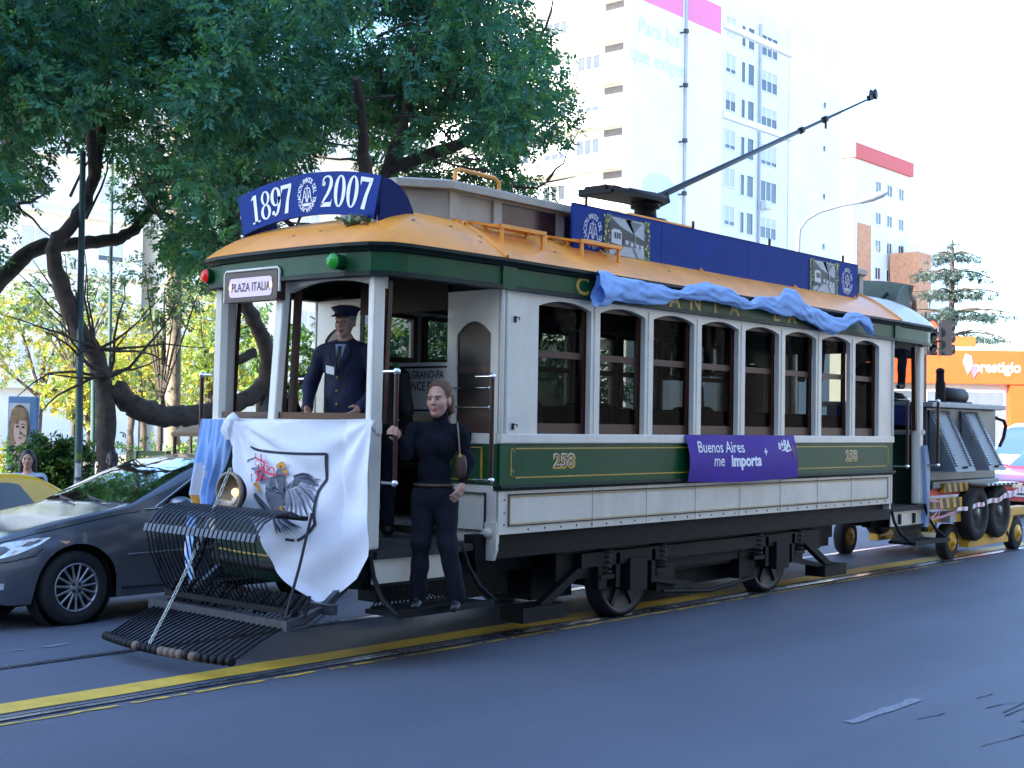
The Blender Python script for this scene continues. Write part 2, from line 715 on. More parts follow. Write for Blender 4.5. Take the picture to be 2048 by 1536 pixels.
# ---------------------------------------------------------------- buildings
M_wallw = mat('white_render', (.80, .79, .75), .9, var=.06, scale=.4)
M_wallb = mat('cream_render', (.78, .72, .62), .9, var=.08, scale=.4)
M_wallp = mat('pale_render', (.74, .74, .73), .9, var=.08, scale=.3)
M_brick = mat('orange_brick', (.62, .30, .17), .9, var=.2, scale=3)
M_win = mat('dark_window', (.05, .06, .075), .15, var=.2, scale=.8)
M_shut = mat('roller_shutter', (.62, .64, .66), .7, var=.06, scale=2)
M_frame = mat('window_frame', (.78, .78, .76), .6, var=.05)
M_pink = mat('pink_paint', (.80, .22, .40), .8, var=.05)
M_pale_blue = mat('pale_blue_paint', (.58, .72, .79), .8, var=.08, scale=.3)
M_recess_shade = mat('painted_recess_shade', (.16, .15, .15), .9, var=.2)  # dark grey stands in for shade in the balcony corners
M_redpaint = mat('red_paint', (.62, .08, .07), .6, var=.1)
M_pipe = mat('grey_pipe', (.35, .38, .42), .6, var=.1)
M_lampblk = mat('black_metal', (.02, .02, .025), .5, var=.2)


def window(parent, axis, c, w, h, style=0):
    """A framed window on a wall; axis 'y' = wall facing -y, 'x' = wall facing -x."""
    def P(a, d, z):
        return (c[0] + a, c[1] - d, c[2] + z) if axis == 'y' else (c[0] - d, c[1] - a, c[2] + z)
    f = MB()

    def slab(a0, z0, a1, z1, d0, d1, m=0):
        q = [P(a0, d0, z0), P(a1, d0, z0), P(a1, d0, z1), P(a0, d0, z1)]
        e = Vector(P(0, d1, 0)) - Vector(P(0, d0, 0))
        f.prism(q, e, m)
    t = .07
    slab(-w / 2 - t, -t, w / 2 + t, 0, 0, .10)
    slab(-w / 2 - t, h, w / 2 + t, h + t, 0, .10)
    slab(-w / 2 - t, 0, -w / 2, h, 0, .09)
    slab(w / 2, 0, w / 2 + t, h, 0, .09)
    n = max(1, round(w / .75))
    for i in range(1, n):
        a = -w / 2 + w * i / n
        slab(a - .05, 0, a + .05, h, 0, .07)
    o = f.build('window', M_frame, parent)
    g = MB()
    cut = {0: 0, 1: .45, 2: .8, 3: 1.0}[style]
    if cut < 1:
        g.poly([P(-w / 2, .03, 0), P(w / 2, .03, 0), P(w / 2, .03, h * (1 - cut)), P(-w / 2, .03, h * (1 - cut))])
        g.build('pane', M_win, o)
    if cut > 0:
        g = MB()
        nn = max(2, int(h * cut / .14))
        for i in range(nn):
            z0 = h * (1 - cut) + h * cut * i / nn
            z1 = h * (1 - cut) + h * cut * (i + .8) / nn
            g.poly([P(-w / 2, .055, z0), P(w / 2, .055, z0), P(w / 2, .045, z1), P(-w / 2, .045, z1)])
        g.build('shutter', M_shut, o)
    return o


# the corner apartment block with balconies and a painted party wall
bx, by = 63.96, 45.06
bl = thing('apartment_building', 'white corner apartment block with balconies and a pink band painted across its blank side wall', 'building', (70, 52, 0))
b = MB()
b.box(bx, by, -.36, 75.5, 66, 33.5)
b.build('wall', M_wallw, bl)
fl = [16.1 - 2.87 * 3 + 2.87 * i for i in range(9)]
for k, z in enumerate(fl):
    p = MB()
    p.box(bx - 1.1, by + .5, z - .12, bx, by + 17, z + .02)
    p.box(bx - 1.1, by + .5, z + .02, bx - 1.0, by + 17, z + .85)
    p.build('balcony', M_wallb, bl)
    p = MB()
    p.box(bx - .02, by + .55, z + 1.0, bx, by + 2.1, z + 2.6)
    p.build('recess_shade', M_recess_shade, bl)  # flat panel on the wall, the corner shade is in its colour
    for j, yy in enumerate((by + 3.4, by + 6.3, by + 9.6, by + 13)):
        window(bl, 'x', (bx, yy, z + .75), 1.9, 1.35, (0, 1, 0, 2)[(k + j) % 4])
for (x0, x1) in ((bx + .6, 70.2), (70.75, 75.2)):
    p = MB()
    z0, z1 = 30.4, 32.4
    p.box(x0, by - .03, z0, x1, by, z1)
    p.build('painted_band', M_pink, bl)
p = MB()
pts = [(bx + 1.6, 12.5), (bx + 1.6, 18.2), (bx + 2.6, 18.9), (bx + 4.6, 18.9), (70.0, 18.0), (70.0, 14.5), (73.2, 13.4), (75.0, 11.6), (75.0, 10), (bx + 1.6, 10)]
p.prism([(x, by - .02, z) for x, z in pts], (0, .02, 0))
p.build('wall_painting', M_pale_blue, bl)
M_palelet = mat('pale_lettering', (.62, .74, .78), .8, var=.05)
for t, z in (('Para los', 28.6), ('que exigen', 26.6)):
    lettering(t, 1.5, lambda x, y, z=z: (bx + 3.4 + x * 1.05, by - .035, z + y), M_palelet, bl)
p = MB()
p.tube([(70.5, by - .12, 0), (70.5, by - .12, 33.3)], .1, 6)
p.build('drainpipe', M_pipe, bl)
for z in (29.2, 25.4, 21.5, 17.8, 14.0):
    p = MB()
    p.box(69.85, by - .5, z, 70.0, by, z + .08)
    p.box(69.78, by - .62, z - .06, 70.06, by - .35, z + .22)
    p.build('floodlight', M_lampblk, bl)

# the recessed block with shuttered windows
bb = thing('apartment_building', 'white recessed apartment block with rows of shuttered windows behind the trolley pole', 'building', (90, 56, 0))
b = MB()
b.box(76.0, 51.06, -.36, 96, 66, 37)
b.box(76.0, 45.4, -.36, 84.6, 51.0, 15.2)
b.build('wall', M_wallp, bb)
for i, z in enumerate((8.4, 11.55, 14.7, 17.85, 21.0, 24.15, 27.3, 30.45, 33.5)):
    window(bb, 'y', (86.3, 51.06, z + .4), 1.5, 1.5, (3, 2, 1, 2)[i % 4])
    window(bb, 'y', (88.3, 51.06, z), .55, 1.7, 0)
    window(bb, 'y', (89.55, 51.06, z), .95, 1.75, 0)
    window(bb, 'y', (92.6, 51.06, z), 2.6, 1.7, (0, 2, 1, 1)[i % 4])
p = MB()
p.tube([(90.9, 50.9, 0), (90.9, 50.9, 36)], .11, 6)
p.build('drainpipe', M_pipe, bb)
p = MB()
p.box(91.1, 50.3, 20.2, 92.0, 51.0, 20.9)
p.build('air_conditioner', M_shut, bb, bevel=.04)
for z in (24.5, 31.2):
    p = MB()
    p.box(76.2, 45.3, z, 86.5, 45.7, z + .45)
    p.build('roof_beam', M_wallw, bb)

# next block along the avenue, blank and white
b3 = thing('apartment_building', 'tall plain white apartment block behind the street lamp', 'building', (101, 58, 0))
b = MB()
b.box(96.1, 51, -.36, 106, 66, 38)
b.build('wall', M_wallw, b3)
for z in (14, 18, 22.6, 27, 31):
    window(b3, 'y', (102.5, 51, z), .5, .5, 0)
# red topped tower and brick tower far off
b4 = thing('apartment_tower', 'distant pale tower with a red roof band and an orange brick strip', 'building', (129, 58, 0))
b = MB()
b.box(121.9, 57.6, -.36, 136, 76, 30.4, 0)
b.box(122.8, 57.5, -.36, 125.9, 57.6, 23.6, 1)
b.build('wall', [M_wallw, M_brick], b4)
b = MB()
b.box(121.7, 57.3, 30.4, 136.2, 76, 32.0)
b.build('roof_band', M_redpaint, b4)
for z in (12, 15, 18, 21, 24, 27.4):
    for x in (127.6, 130.4, 133.4):
        window(b4, 'y', (x, 57.6, z), 1.2, 1.2, 0)
b5 = thing('apartment_tower', 'distant orange brick tower with pale window strip behind the conifer', 'building', (134, 54, 0))
b = MB()
b.box(129.9, 54, -.36, 133.4, 57.2, 21, 1)
b.box(133.4, 54.02, -.36, 140, 57.2, 22.5, 0)
b.build('wall', [M_wallw, M_brick], b5)
for z in (9, 12, 15, 18):
    window(b5, 'y', (132.9, 54, z), .5, 1.3, 0)
# pale blocks beyond the park
for k, (x0, x1, h, lab) in enumerate(((8, 34, 24, 'long pale apartment block with ledges seen through the park trees'),
                                      (35, 57, 21, 'cream apartment block beyond the park behind the tram front'),
                                      (-22, 7, 19, 'low pale block at the end of the park behind the poster'))):
    q = thing('apartment_building', lab, 'building', ((x0 + x1) / 2, 62, 0))
    b = MB()
    b.box(x0, 56, -.36, x1, 72, h)
    b.build('wall', (M_wallw, M_wallb, M_wallp)[k], q)
    for z in np.arange(3.2, h - 2, 3.0):
        p = MB()
        p.box(x0, 55.3, z - .14, x1, 56, z)
        p.build('ledge', M_wallw, q)
        for x in np.arange(x0 + 2, x1 - 1, 4.4):
            window(q, 'y', (float(x), 56, float(z) + .8), 1.5, 1.3, (3, 2, 3, 1)[int((x * 7 + z) % 4)])
# unseen blocks added: one shades the avenue, one darkens the tram window reflections
for (x0, y0, x1, y1, h, lab) in ((-66, -34, -40, 22, 36, 'unseen tall apartment block added at the near end of the avenue to shade the street'),
                                 (-20, -30, 60, -15.2, 15, 'unseen long apartment block added opposite the tram to darken its window reflections')):
    q = thing('apartment_building', lab, 'building', ((x0 + x1) / 2, (y0 + y1) / 2, 0))
    b = MB()
    b.box(x0, y0, -.36, x1, y1, h, 0)
    nx = 8
    for z in np.arange(3.5, h - 2, 3.1):
        if x0 < -50:
            for y in np.arange(y0 + 2, y1 - 1, 3.6):
                b.box(x1, float(y), float(z), x1 + .06, float(y) + 1.6, float(z) + 1.6, 1)
        else:
            for x in np.arange(x0 + 2, x1 - 1, 3.6):
                b.box(float(x), y1, float(z), float(x) + 1.8, y1 + .06, float(z) + 1.7, 1)
    b.build('wall', [M_wallb, M_win], q)

# orange fast-food shop on the far corner
M_orange = mat('orange_board', (.56, .080, .012), .5, var=.08, scale=1)
M_shopglass = mat('shop_glass', (.12, .14, .17), .1, var=.3, scale=.5)
M_whiteboard = mat('white_board', (.80, .80, .80), .6, var=.04)
M_logo_pink = mat('pink_logo', (.75, .12, .35), .6, var=0)
M_logo_blue = mat('blue_logo', (.30, .42, .75), .6, var=0)
o0, o1 = Vector((43.6, 18.0, 0)), Vector((47.75, 13.1, 0))
ux = (o1 - o0).normalized()
uy = Vector((-ux.y, ux.x, 0))
if uy.x < 0:
    uy = -uy
L = (o1 - o0).length


def shp(a, d, z):
    p = o0 + ux * a - uy * d
    return (p.x, p.y, z)


sh = thing('corner_shop', 'single storey orange corner shop with white script lettering beyond the trailer', 'shop', (46, 16, -.3))


def shbox(name, m, a0, a1, d0, d1, z0, z1, par=None):
    q = MB()
    q.prism([shp(a0, d0, z0), shp(a1, d0, z0), shp(a1, d0, z1), shp(a0, d0, z1)], Vector(shp(0, d1, 0)) - Vector(shp(0, d0, 0)))
    return q.build(name, m, par or sh)


shbox('wall', M_wallb, 0, L, -7, 0, -.36, 5.15)
fa = shbox('fascia', M_orange, -.1, L, 0, .4, 3.62, 5.0)
shbox('roof_edge', M_orange, -.2, L - 1.2, -3, -2.4, 5.15, 5.75)
shbox('pillar', M_orange, L - .7, L, 0, .35, -.36, 3.6)
shbox('pillar', M_orange, -.1, .4, 0, .35, -.36, 3.6)
for a0, a1 in ((.5, 2.1), (2.3, 3.6), (3.8, 5.6)):
    w = shbox('window', M_frame, a0, a1, 0, .1, .2, 3.4)
    shbox('pane', M_shopglass, a0 + .08, a1 - .08, .1, .12, .28, 2.2, w)
    shbox('pane', M_shopglass, a0 + .08, a1 - .08, .1, .12, 2.3, 3.3, w)
lettering('prestigio', .62, lambda x, y: shp(5.15 + x * .9, .42, 4.3 + y), M_whiteboard, fa, bold=.012)
q = MB()
q.prism([shp(3.95, .41, 4.0), shp(4.15, .41, 4.35), shp(4.1, .41, 4.75), shp(3.85, .41, 4.85), shp(3.75, .41, 4.5)], Vector(shp(0, .43, 0)) - Vector(shp(0, .41, 0)))
q.build('logo', M_logo_blue, fa)
q = MB()
q.prism([shp(4.2, .41, 3.85), shp(4.35, .41, 4.1), shp(4.25, .41, 4.45), shp(4.1, .41, 4.15)], Vector(shp(0, .43, 0)) - Vector(shp(0, .41, 0)))
q.build('logo', M_logo_pink, fa)

# ---------------------------------------------------------------- the tram
L_, W_, YC = 6.885, 2.14, 1.07
M_cream = mat('cream_paint', (.66, .62, .53), .42, var=.07, scale=3, grime=.30, coat=.15)
M_creamlow = mat('cream_panel_paint', (.62, .575, .48), .45, var=.09, scale=4, grime=.38, coat=.1)
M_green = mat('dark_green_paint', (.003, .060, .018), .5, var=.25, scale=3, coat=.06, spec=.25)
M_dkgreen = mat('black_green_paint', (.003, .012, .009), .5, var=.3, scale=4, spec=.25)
M_dash = mat('shaded_green_paint', (.003, .026, .010), .5, var=.25, scale=3, spec=.25)  # body green darkened, the shade low on the front is in the colour
M_slat = mat('sky_sheen_slat_iron', (.050, .055, .068), .38, metal=.3, var=.35, scale=12)  # blue-grey lift paints the sky reflected on the slats
M_lampring = mat('lamp_ring', (.22, .18, .14), .4, metal=.3, var=.2)
M_gold = mat('gold_lining', (.50, .30, .03), .45, var=.2, scale=20)
M_goldpale = mat('pale_gold_lining', (.60, .55, .42), .5, var=.2, scale=20)
M_blackline = mat('black_lining', (.012, .012, .012), .5, var=.2)
M_orangeroof = mat('orange_roof_paint', (.80, .30, .03), .42, var=.18, scale=2.2, grime=.45, coat=.10, spec=.4)
M_paleroof = mat('pale_roof_end', (.60, .58, .56), .4, var=.15, scale=3, grime=.4)  # paler tone for the deck towards the rear end
M_clere = mat('clerestory_paint', (.36, .33, .27), .55, var=.12, scale=5, grime=.4)
M_wood = mat('varnished_wood', (.045, .012, .006), .45, var=.35, scale=4, coat=.1, spec=.3)
M_darkwood = mat('dark_wood', (.012, .005, .004), .6, spec=.2, var=.3, scale=4)
M_redglass = mat('dark_red_window', (.05, .02, .018), .2, var=.4, scale=6)
M_iron = mat('black_iron', (.005, .005, .006), .6, spec=.2, var=.35, scale=8, bump=.15, bscale=30)
M_irongrey = mat('worn_iron', (.012, .012, .015), .5, metal=.3, var=.4, scale=10)
M_chrome = mat('chrome', (.75, .75, .78), .12, metal=1.0, var=.05)
M_floor = mat('platform_floor', (.03, .026, .024), .8, var=.3)
M_glass = glass('window_glass', (.24, .26, .25), .07)
M_fglass = glass('front_glass', (.55, .57, .56), .06)
M_lampwarm = mat('lit_lamp_glass', (.9, .8, .6), .2, var=0, emit=(1, .55, .18), estr=.5)
M_lensglass = mat('lamp_lens', (.24, .19, .13), .12, metal=.6, var=.2, scale=9)
M_redlens = mat('red_lens', (.35, .006, .006), .15, var=0, emit=(1, .02, .01), estr=.05)
M_greenlens = mat('green_lens', (.01, .22, .02), .1, var=0, emit=(.05, .9, .05), estr=.012)
M_destglass = mat('lit_sign_glass', (.50, .42, .55), .4, var=.06, scale=8, emit=(1, .72, .85), estr=.035)
M_ink = mat('black_ink', (.015, .012, .015), .6, var=0)
M_rope = mat('galvanised_chain', (.50, .52, .46), .4, metal=.5, var=.2)

tram = thing('tram', 'old green and cream tram with orange roof and raised trolley pole on the rails', 'tram', (3.44, YC, 0))

WINS = [(.44, 1.1255)] + [(1.188 + .78 * (i - 1) + .0625, 1.188 + .78 * i - .0625) for i in range(1, 7)] + [(5.9305, 6.52)]


def arch(xa, xb, z0, zs, zc, n=10):
    """Opening outline, foot left, up, over a flat arch, foot right."""
    pts = [(xa, z0)]
    for i in range(n + 1):
        t = i / n
        pts.append((xa + (xb - xa) * t, zs + (zc - zs) * (1 - (2 * t - 1) ** 2)))
    pts.append((xb, z0))
    return pts


def side(near):
    f = (lambda y: y) if near else (lambda y: W_ - y)
    sg = 1 if near else -1

    def bx(b, x0, y0, z0, x1, y1, z1, m=0):
        ya, yb = sorted((f(y0), f(y1)))
        b.box(x0, ya, z0, x1, yb, z1, m)
    # lower cream panel
    b = MB()
    bx(b, 0, 0, .857, L_, .06, 1.205)
    for x in [.0] + [1.188 + .78 * i for i in range(7)] + [L_ - .03]:
        bx(b, x - .012, -.006, .857, x + .02, 0, 1.205)
    rr = random.Random(3)
    for i in range(32):
        x = .35 + i * .205
        b.ball((x, f(-.002), .885 + rr.uniform(-.004, .004)), (.009, .006, .009), 6, 4, 1)
    for z in (.93, 1.02, 1.12):
        b.ball((.06, f(-.002), z), (.008, .005, .008), 6, 4, 1)
    p = b.build('side_panel', [M_creamlow, M_iron], tram)
    b = MB()
    x0, x1, z0, z1 = .10, L_ - .12, .915, 1.165
    for (a, c, d, e, m, o) in ((x0, z0, x1, z0 + .009, 0, .004), (x0, z1 - .013, x1, z1, 0, .004), (x0, z0, x0 + .012, z1, 0, .004), (x1 - .012, z0, x1, z1, 0, .004),
                               (x0 + .02, z0 + .016, x1 - .02, z0 + .021, 1, .003), (x0 + .02, z1 - .024, x1 - .02, z1 - .019, 1, .003), (x0 + .02, z0 + .016, x0 + .025, z1 - .02, 1, .003)):
        bx(b, a, -.0065 - o, c, d, -.0061, e, m)
    b.build('lining', [M_blackline, M_gold], p)
    # ledge and green waist panel
    b = MB()
    bx(b, -.02, -.035, 1.205, L_ + .03, .05, 1.235)
    bx(b, -.02, -.02, 1.19, L_ + .03, .05, 1.205)
    b.build('guard_rail', M_dkgreen, tram, bevel=.008)
    b = MB()
    bx(b, 0, -.004, 1.235, L_, .055, 1.552)
    p = b.build('waist_panel', M_green, tram)
    b = MB()
    x0, x1, z0, z1 = .13, L_ - .14, 1.285, 1.52
    for (a, c, d, e, m) in ((x0 + .05, z0, x1 - .02, z0 + .010, 0), (x0 + .05, z1 - .010, x1 - .02, z1, 0), (x0 - .01, z0 + .02, x0, z1 - .02, 0), (x1, z0 + .02, x1 + .01, z1 - .02, 0)):
        bx(b, a, -.008, c, d, -.0045, e, m)
    rr = random.Random(8)
    for cx in (x0 + .02, x1 - .02):
        for cz in (z0 + .035, z1 - .035):
            for k in range(10):
                a = rr.uniform(0, 6.28)
                q = rr.uniform(.008, .035)
                b.poly([(cx + q * math.cos(a + d), f(-.0062), cz + q * .9 * math.sin(a + d) + e) for d, e in ((0, 0), (.5, .006), (.9, -.004))][::sg], 0)
    b.build('lining', M_gold, p)
    for cx in ((.78, 5.84) if near else ()):
        lettering('258', .155, lambda x, y, cx=cx: (cx + x + .006, f(-.0058), 1.407 + y), M_gold, p, 'number', bold=.010, sx=1.22)
        lettering('258', .15, lambda x, y, cx=cx: (cx + x - .006, f(-.0072), 1.416 + y), M_goldpale, p, 'number', bold=.003, sx=1.22)
        lettering('258', .145, lambda x, y, cx=cx: (cx + x, f(-.0082), 1.410 + y), M_wood, p, 'number', bold=-.002, sx=1.22)
    b = MB()
    bx(b, -.015, -.02, 1.552, L_ + .015, .07, 1.63)
    b.build('sill_rail', M_cream, tram, bevel=.01)
    # upper wall with arched openings
    b = MB()
    xs = [0] + [q for w in WINS for q in w] + [L_]
    for i in range(0, len(xs), 2):
        bx(b, xs[i], 0, 1.63, xs[i + 1], .05, 2.66)
        c = (xs[i] + xs[i + 1]) / 2
        if 0 < i < len(xs) - 2:
            bx(b, c - .02, -.008, 1.63, c + .02, 0, 2.70)
    for xa, xb in WINS:
        a = arch(xa, xb, 1.63, 2.645, 2.70)[1:-1]
        for (xp, zp), (xq, zq) in zip(a[:-1], a[1:]):
            v = [(xp, f(0), zp), (xq, f(0), zq), (xq, f(0), 2.76), (xp, f(0), 2.76)]
            b.poly(v[::sg], 0)
            v = [(xp, f(0), zp), (xp, f(.05), zp), (xq, f(.05), zq), (xq, f(0), zq)]
            b.poly(v[::sg], 0)
            v = [(xp, f(.05), zp), (xp, f(.05), 2.76), (xq, f(.05), 2.76), (xq, f(.05), zq)]
            b.poly(v[::sg], 0)
    for i in range(0, len(xs), 2):
        v = [(xs[i], f(0), 2.66), (xs[i + 1], f(0), 2.66), (xs[i + 1], f(0), 2.76), (xs[i], f(0), 2.76)]
        b.poly(v[::sg], 0)
        v = [(xs[i], f(.05), 2.66), (xs[i], f(.05), 2.76), (xs[i + 1], f(.05), 2.76), (xs[i + 1], f(.05), 2.66)]
        b.poly(v[::sg], 0)
    # corner mouldings
    for x in (.0, .055, L_ - .02):
        b.tube([(x, f(-.005), 1.63), (x, f(-.005), 2.74)], .018, 8)
    b.build('window_wall', M_cream, tram)
    if near:
        b = MB()
        for x, z in ((.14, 2.49), (.13, 1.66)):
            b.box(x, -.018, z, x + .014, 0, z + .05)
            b.tube([(x + .014, -.02, z + .04), (x + .045, -.022, z + .042), (x + .04, -.02, z + .02)], .0045, 6)
        b.build('bracket', M_irongrey, tram)
    # sashes with glass
    for i, (xa, xb) in enumerate(WINS):
        b = MB()
        y0, y1 = .062, .095
        if near or i % 1 == 0:
            bx(b, xa - .02, y0, 1.63, xa + .035, y1, 2.69)
            bx(b, xb - .035, y0, 1.63, xb + .02, y1, 2.69)
            bx(b, xa + .035, y0, 1.63, xb - .035, y1, 1.715)
            bx(b, xa + .035, y0 + .005, 2.245, xb - .035, y1 + .02, 2.30)
            bx(b, xa + .035, y0, 2.66, xb - .035, y1, 2.70)
        w = b.build('window', M_wood, tram)
        g = MB()
        g.poly([(xa, f(.078), 1.70), (xb, f(.078), 1.70), (xb, f(.078), 2.69), (xa, f(.078), 2.69)][::sg])
        g.build('glass', M_glass, w)


side(True)
side(False)

# ---- letterboard and roof follow the plan of the car: straight sides, tapered rounded ends
END = [(0, 0), (-.30, .010), (-.65, .025), (-1.0, .045), (-1.13, .072), (-1.215, .16), (-1.262, .36), (-1.292, .70), (-1.30, YC)]
front = END + [(x, W_ - y) for x, y in END[-2::-1]]          # near corner round the nose to the far corner
near_s = [(L_ - L_ * i / 10, 0) for i in range(10)]
plan = near_s + front
plan = plan + [(L_ - x, W_ - y) for x, y in plan]            # and round the tail the same way
NP = len(plan)


def offs(d):
    out = []
    for i in range(NP):
        p0, p1 = Vector(plan[i - 1] + (0,)), Vector(plan[(i + 1) % NP] + (0,))
        t = (p1 - p0).normalized()
        out.append(Vector((plan[i][0] + t.y * d, plan[i][1] - t.x * d, 0)))
    return out


def outward(d):
    o = offs(d)
    c = Vector((L_ / 2, YC, 0))
    # the near side has to move towards -y
    if (o[3].y > 0) == (d > 0):
        o = offs(-d)
    return o


def band(b, d0, z0, d1, z1, m=0, sm=True):
    A, B = outward(d0), outward(d1)
    vs = [(p.x, p.y, z0) for p in A] + [(p.x, p.y, z1) for p in B]
    b.add(vs, [(i, (i + 1) % NP, NP + (i + 1) % NP, NP + i) for i in range(NP)], m, sm)


b = MB()
for (d0, z0, d1, z1, m) in ((.0, 2.735, .045, 2.735, 1), (.045, 2.735, .045, 2.765, 1), (.045, 2.765, .028, 2.77, 1), (.028, 2.77, .028, 2.905, 0), (.028, 2.905, .05, 2.91, 1),
                            (.05, 2.91, .06, 2.925, 1), (.06, 2.925, .085, 2.945, 1), (.085, 2.945, .085, 2.965, 1), (.085, 2.965, .055, 2.972, 1), (-.06, 2.735, .0, 2.735, 1), (-.06, 2.9, -.06, 2.735, 1)):
    band(b, d0, z0, d1, z1, m, False)
for x0 in (-.045, L_ - .045):
    b.box(x0, -.045, 2.74, x0 + .16, -.0285, 2.93, 0)
lb = b.build('letterboard', [M_green, M_dkgreen], tram)
for w_, x_, d_ in (('COMPAÑIA', .96, .338), ('LA', 4.13, .318)):
    tb = MB()
    for i_, ch in enumerate(w_):
        text_into(tb, ch, .20, lambda x, y, c=x_ + d_ * i_: (c + x, -.0315, 2.836 + y), 0, .004, 1.3)
    tb.build('lettering', M_gold, lb)

# inner ring of the roof deck = foot of the clerestory
CX0, CX1, CY0, CY1 = -.46, L_ + .46, .50, 1.64


def inner(p):
    x, y = p
    def cl(v, a, c): return max(a, min(c, v))
    if 0 <= x <= L_:
        return (x, CY0 if y < YC else CY1)
    if x < 0:
        t = min(1, -x / 1.29)
        yy = y
        xi = -.46 * min(1, t / .75)
        yi = CY0 + max(0, (y - .10)) * .55 if y < YC else CY1 - max(0, (W_ - .10 - y)) * .55
        return (xi, cl(yi, CY0, CY1))
    q = inner((L_ - x, W_ - y))
    return (L_ - q[0], W_ - q[1])


eave = outward(.075)
inn = [inner(p) for p in plan]


def roofpt(i, t):
    e, q = eave[i % NP], inn[i % NP]
    a = t * PI / 2
    x_ = plan[i % NP][0]
    w = max(0, min(1, max(-x_, x_ - L_) / .45))
    w = w * w * (3 - 2 * w)
    h = t * (1 - w) + w * (.4 * (1 - math.cos(a)) + .6 * t)
    v = (.5 * t + .5 * math.sin(a)) * (1 - w) + w * (.15 * t + .85 * math.sin(a))
    return (e.x + (q[0] - e.x) * h, e.y + (q[1] - e.y) * h, 2.97 + .335 * v)


b = MB()
NT = 9
vs = [roofpt(i, j / NT) for i in range(NP) for j in range(NT + 1)]
for i in range(NP):
    cx = (plan[i][0] + plan[(i + 1) % NP][0]) / 2
    m = 1 if cx > L_ - .25 else 0
    fs = []
    i2 = (i + 1) % NP
    for j in range(NT):
        fs.append((i * (NT + 1) + j, i2 * (NT + 1) + j, i2 * (NT + 1) + j + 1, i * (NT + 1) + j + 1))
    b.f.extend(fs); b.m.extend([m] * NT); b.s.extend([True] * NT)
b.v = vs
# top under the clerestory and the ribs over the bulkheads
b.add([(CX0 + .1, CY0, 3.30), (CX1 - .1, CY0, 3.30), (CX1 - .1, CY1, 3.30), (CX0 + .1, CY1, 3.30)], [(0, 1, 2, 3)], 0)
roof = b.build('roof', [M_orangeroof, M_paleroof], tram)
b = MB()
for x, nx in ((-.04, 0), (L_ + .04, 0)):
    for ys in (1, -1):
        pth = []
        for j in range(12):
            t = j / 11
            a = t * PI / 2
            y = -.075 + .575 * t
            z = 2.97 + .335 * (.5 * t + .5 * math.sin(a)) + .004
            pth.append((x, y if ys > 0 else W_ - y, z))
        b.tube(pth, .020, 8)
b.build('roof_rib', M_orangeroof, roof)
b = MB()      # seams and tar patches across the deck
rr = random.Random(12)
for k in range(34):
    i = rr.randrange(0, 24)
    t = rr.uniform(.1, .85)
    p0 = Vector(roofpt(i, t)); p1 = Vector(roofpt(i, t + .03)); p2 = Vector(roofpt(i + 1, t))
    d = (p2 - p0).normalized()
    u = (p1 - p0).normalized()
    nrm = d.cross(u)
    if nrm.z < 0:
        nrm = -nrm
    c = p0 + (p2 - p0) * rr.random() + nrm * .006
    l, w = rr.uniform(.012, .04), rr.uniform(.006, .015)
    b.poly([c - d * l, c - u * w, c + d * l * .8, c + u * w])
b.build('tar_patch', M_blackline, roof)

# clerestory
b = MB()
ring = [(0.0, CY0), (-.10, CY0), (-.40, CY0 + .22), (-.44, YC), (-.40, CY1 - .22), (-.10, CY1), (0, CY1)]
ring = ring + [(L_ - x, W_ - y) for x, y in ring]
n = len(ring)
vs = [(x, y, 3.28) for x, y in ring] + [(x, y, 3.57) for x, y in ring]
b.add(vs, [(i, (i + 1) % n, n + (i + 1) % n, n + i) for i in range(n)], 0)
for i in range(5, -2, -1):
    pass
for y, s in ((CY0, -1), (CY1, 1)):
    for k in range(9):
        x = .42 + k * .82
        ya, yb = sorted((y, y + s * .025))
        b.box(x, ya, 3.28, x + .10, yb, 3.545)
    ya, yb = sorted((y, y + s * .02))
    b.box(-.1, ya, 3.28, L_ + .1, yb, 3.315)
    b.box(-.1, ya, 3.52, L_ + .1, yb, 3.57)
    b.box(-.1, ya - .004 * (s < 0), 3.315, .0, yb + .004 * (s > 0), 3.52)
# panels on the nose of the clerestory
b.bar((-.43, YC - .1, 3.42), (-.395, CY0 + .25, 3.42), .02, .20)
b.bar((-.38, CY0 + .19, 3.42), (-.14, CY0 + .02, 3.42), .02, .20)
cl = b.build('clerestory', M_clere, tram)
for y, s in ((CY0, -1), (CY1, 1)):
    for k in range(8):
        x = .52 + k * .82
        g = MB()
        ya, yb = sorted((y, y + s * .008))
        g.box(x, ya, 3.32, x + .72, yb, 3.515)
        g.build('clerestory_window', M_redglass, cl)
b = MB()
rim = [(0, CY0 - .10), (-.14, CY0 - .10), (-.50, CY0 + .17), (-.56, YC), (-.50, CY1 - .17), (-.14, CY1 + .10), (0, CY1 + .10)]
rim = rim + [(L_ - x, W_ - y) for x, y in rim]


def lerp2(p, t):
    c = (max(.3, min(L_ - .3, p[0])), YC)
    return (p[0] + (c[0] - p[0]) * t, p[1] + (c[1] - p[1]) * t)


lev = [(0, 3.535), (0, 3.595), (.08, 3.612), (.35, 3.655), (.7, 3.69), (1, 3.70)]
vs = [(*lerp2(p, t), z) for t, z in lev for p in rim]
fs = []
for k in range(len(lev) - 1):
    for i in range(n):
        fs.append((k * n + i, k * n + (i + 1) % n, (k + 1) * n + (i + 1) % n, (k + 1) * n + i))
b.add(vs, fs, 0)
b.poly([(x, y, 3.535) for x, y in rim][::-1])
b.build('clerestory_roof', M_clere, tram, bevel=.006)
b = MB()
b.tube([(.00, .52, 3.62), (.0, .52, 3.70), (.06, .53, 3.73), (.50, .55, 3.73), (.56, .55, 3.70), (.56, .55, 3.62)], .017, 8)
b.build('roof_handle', M_orangeroof, tram)


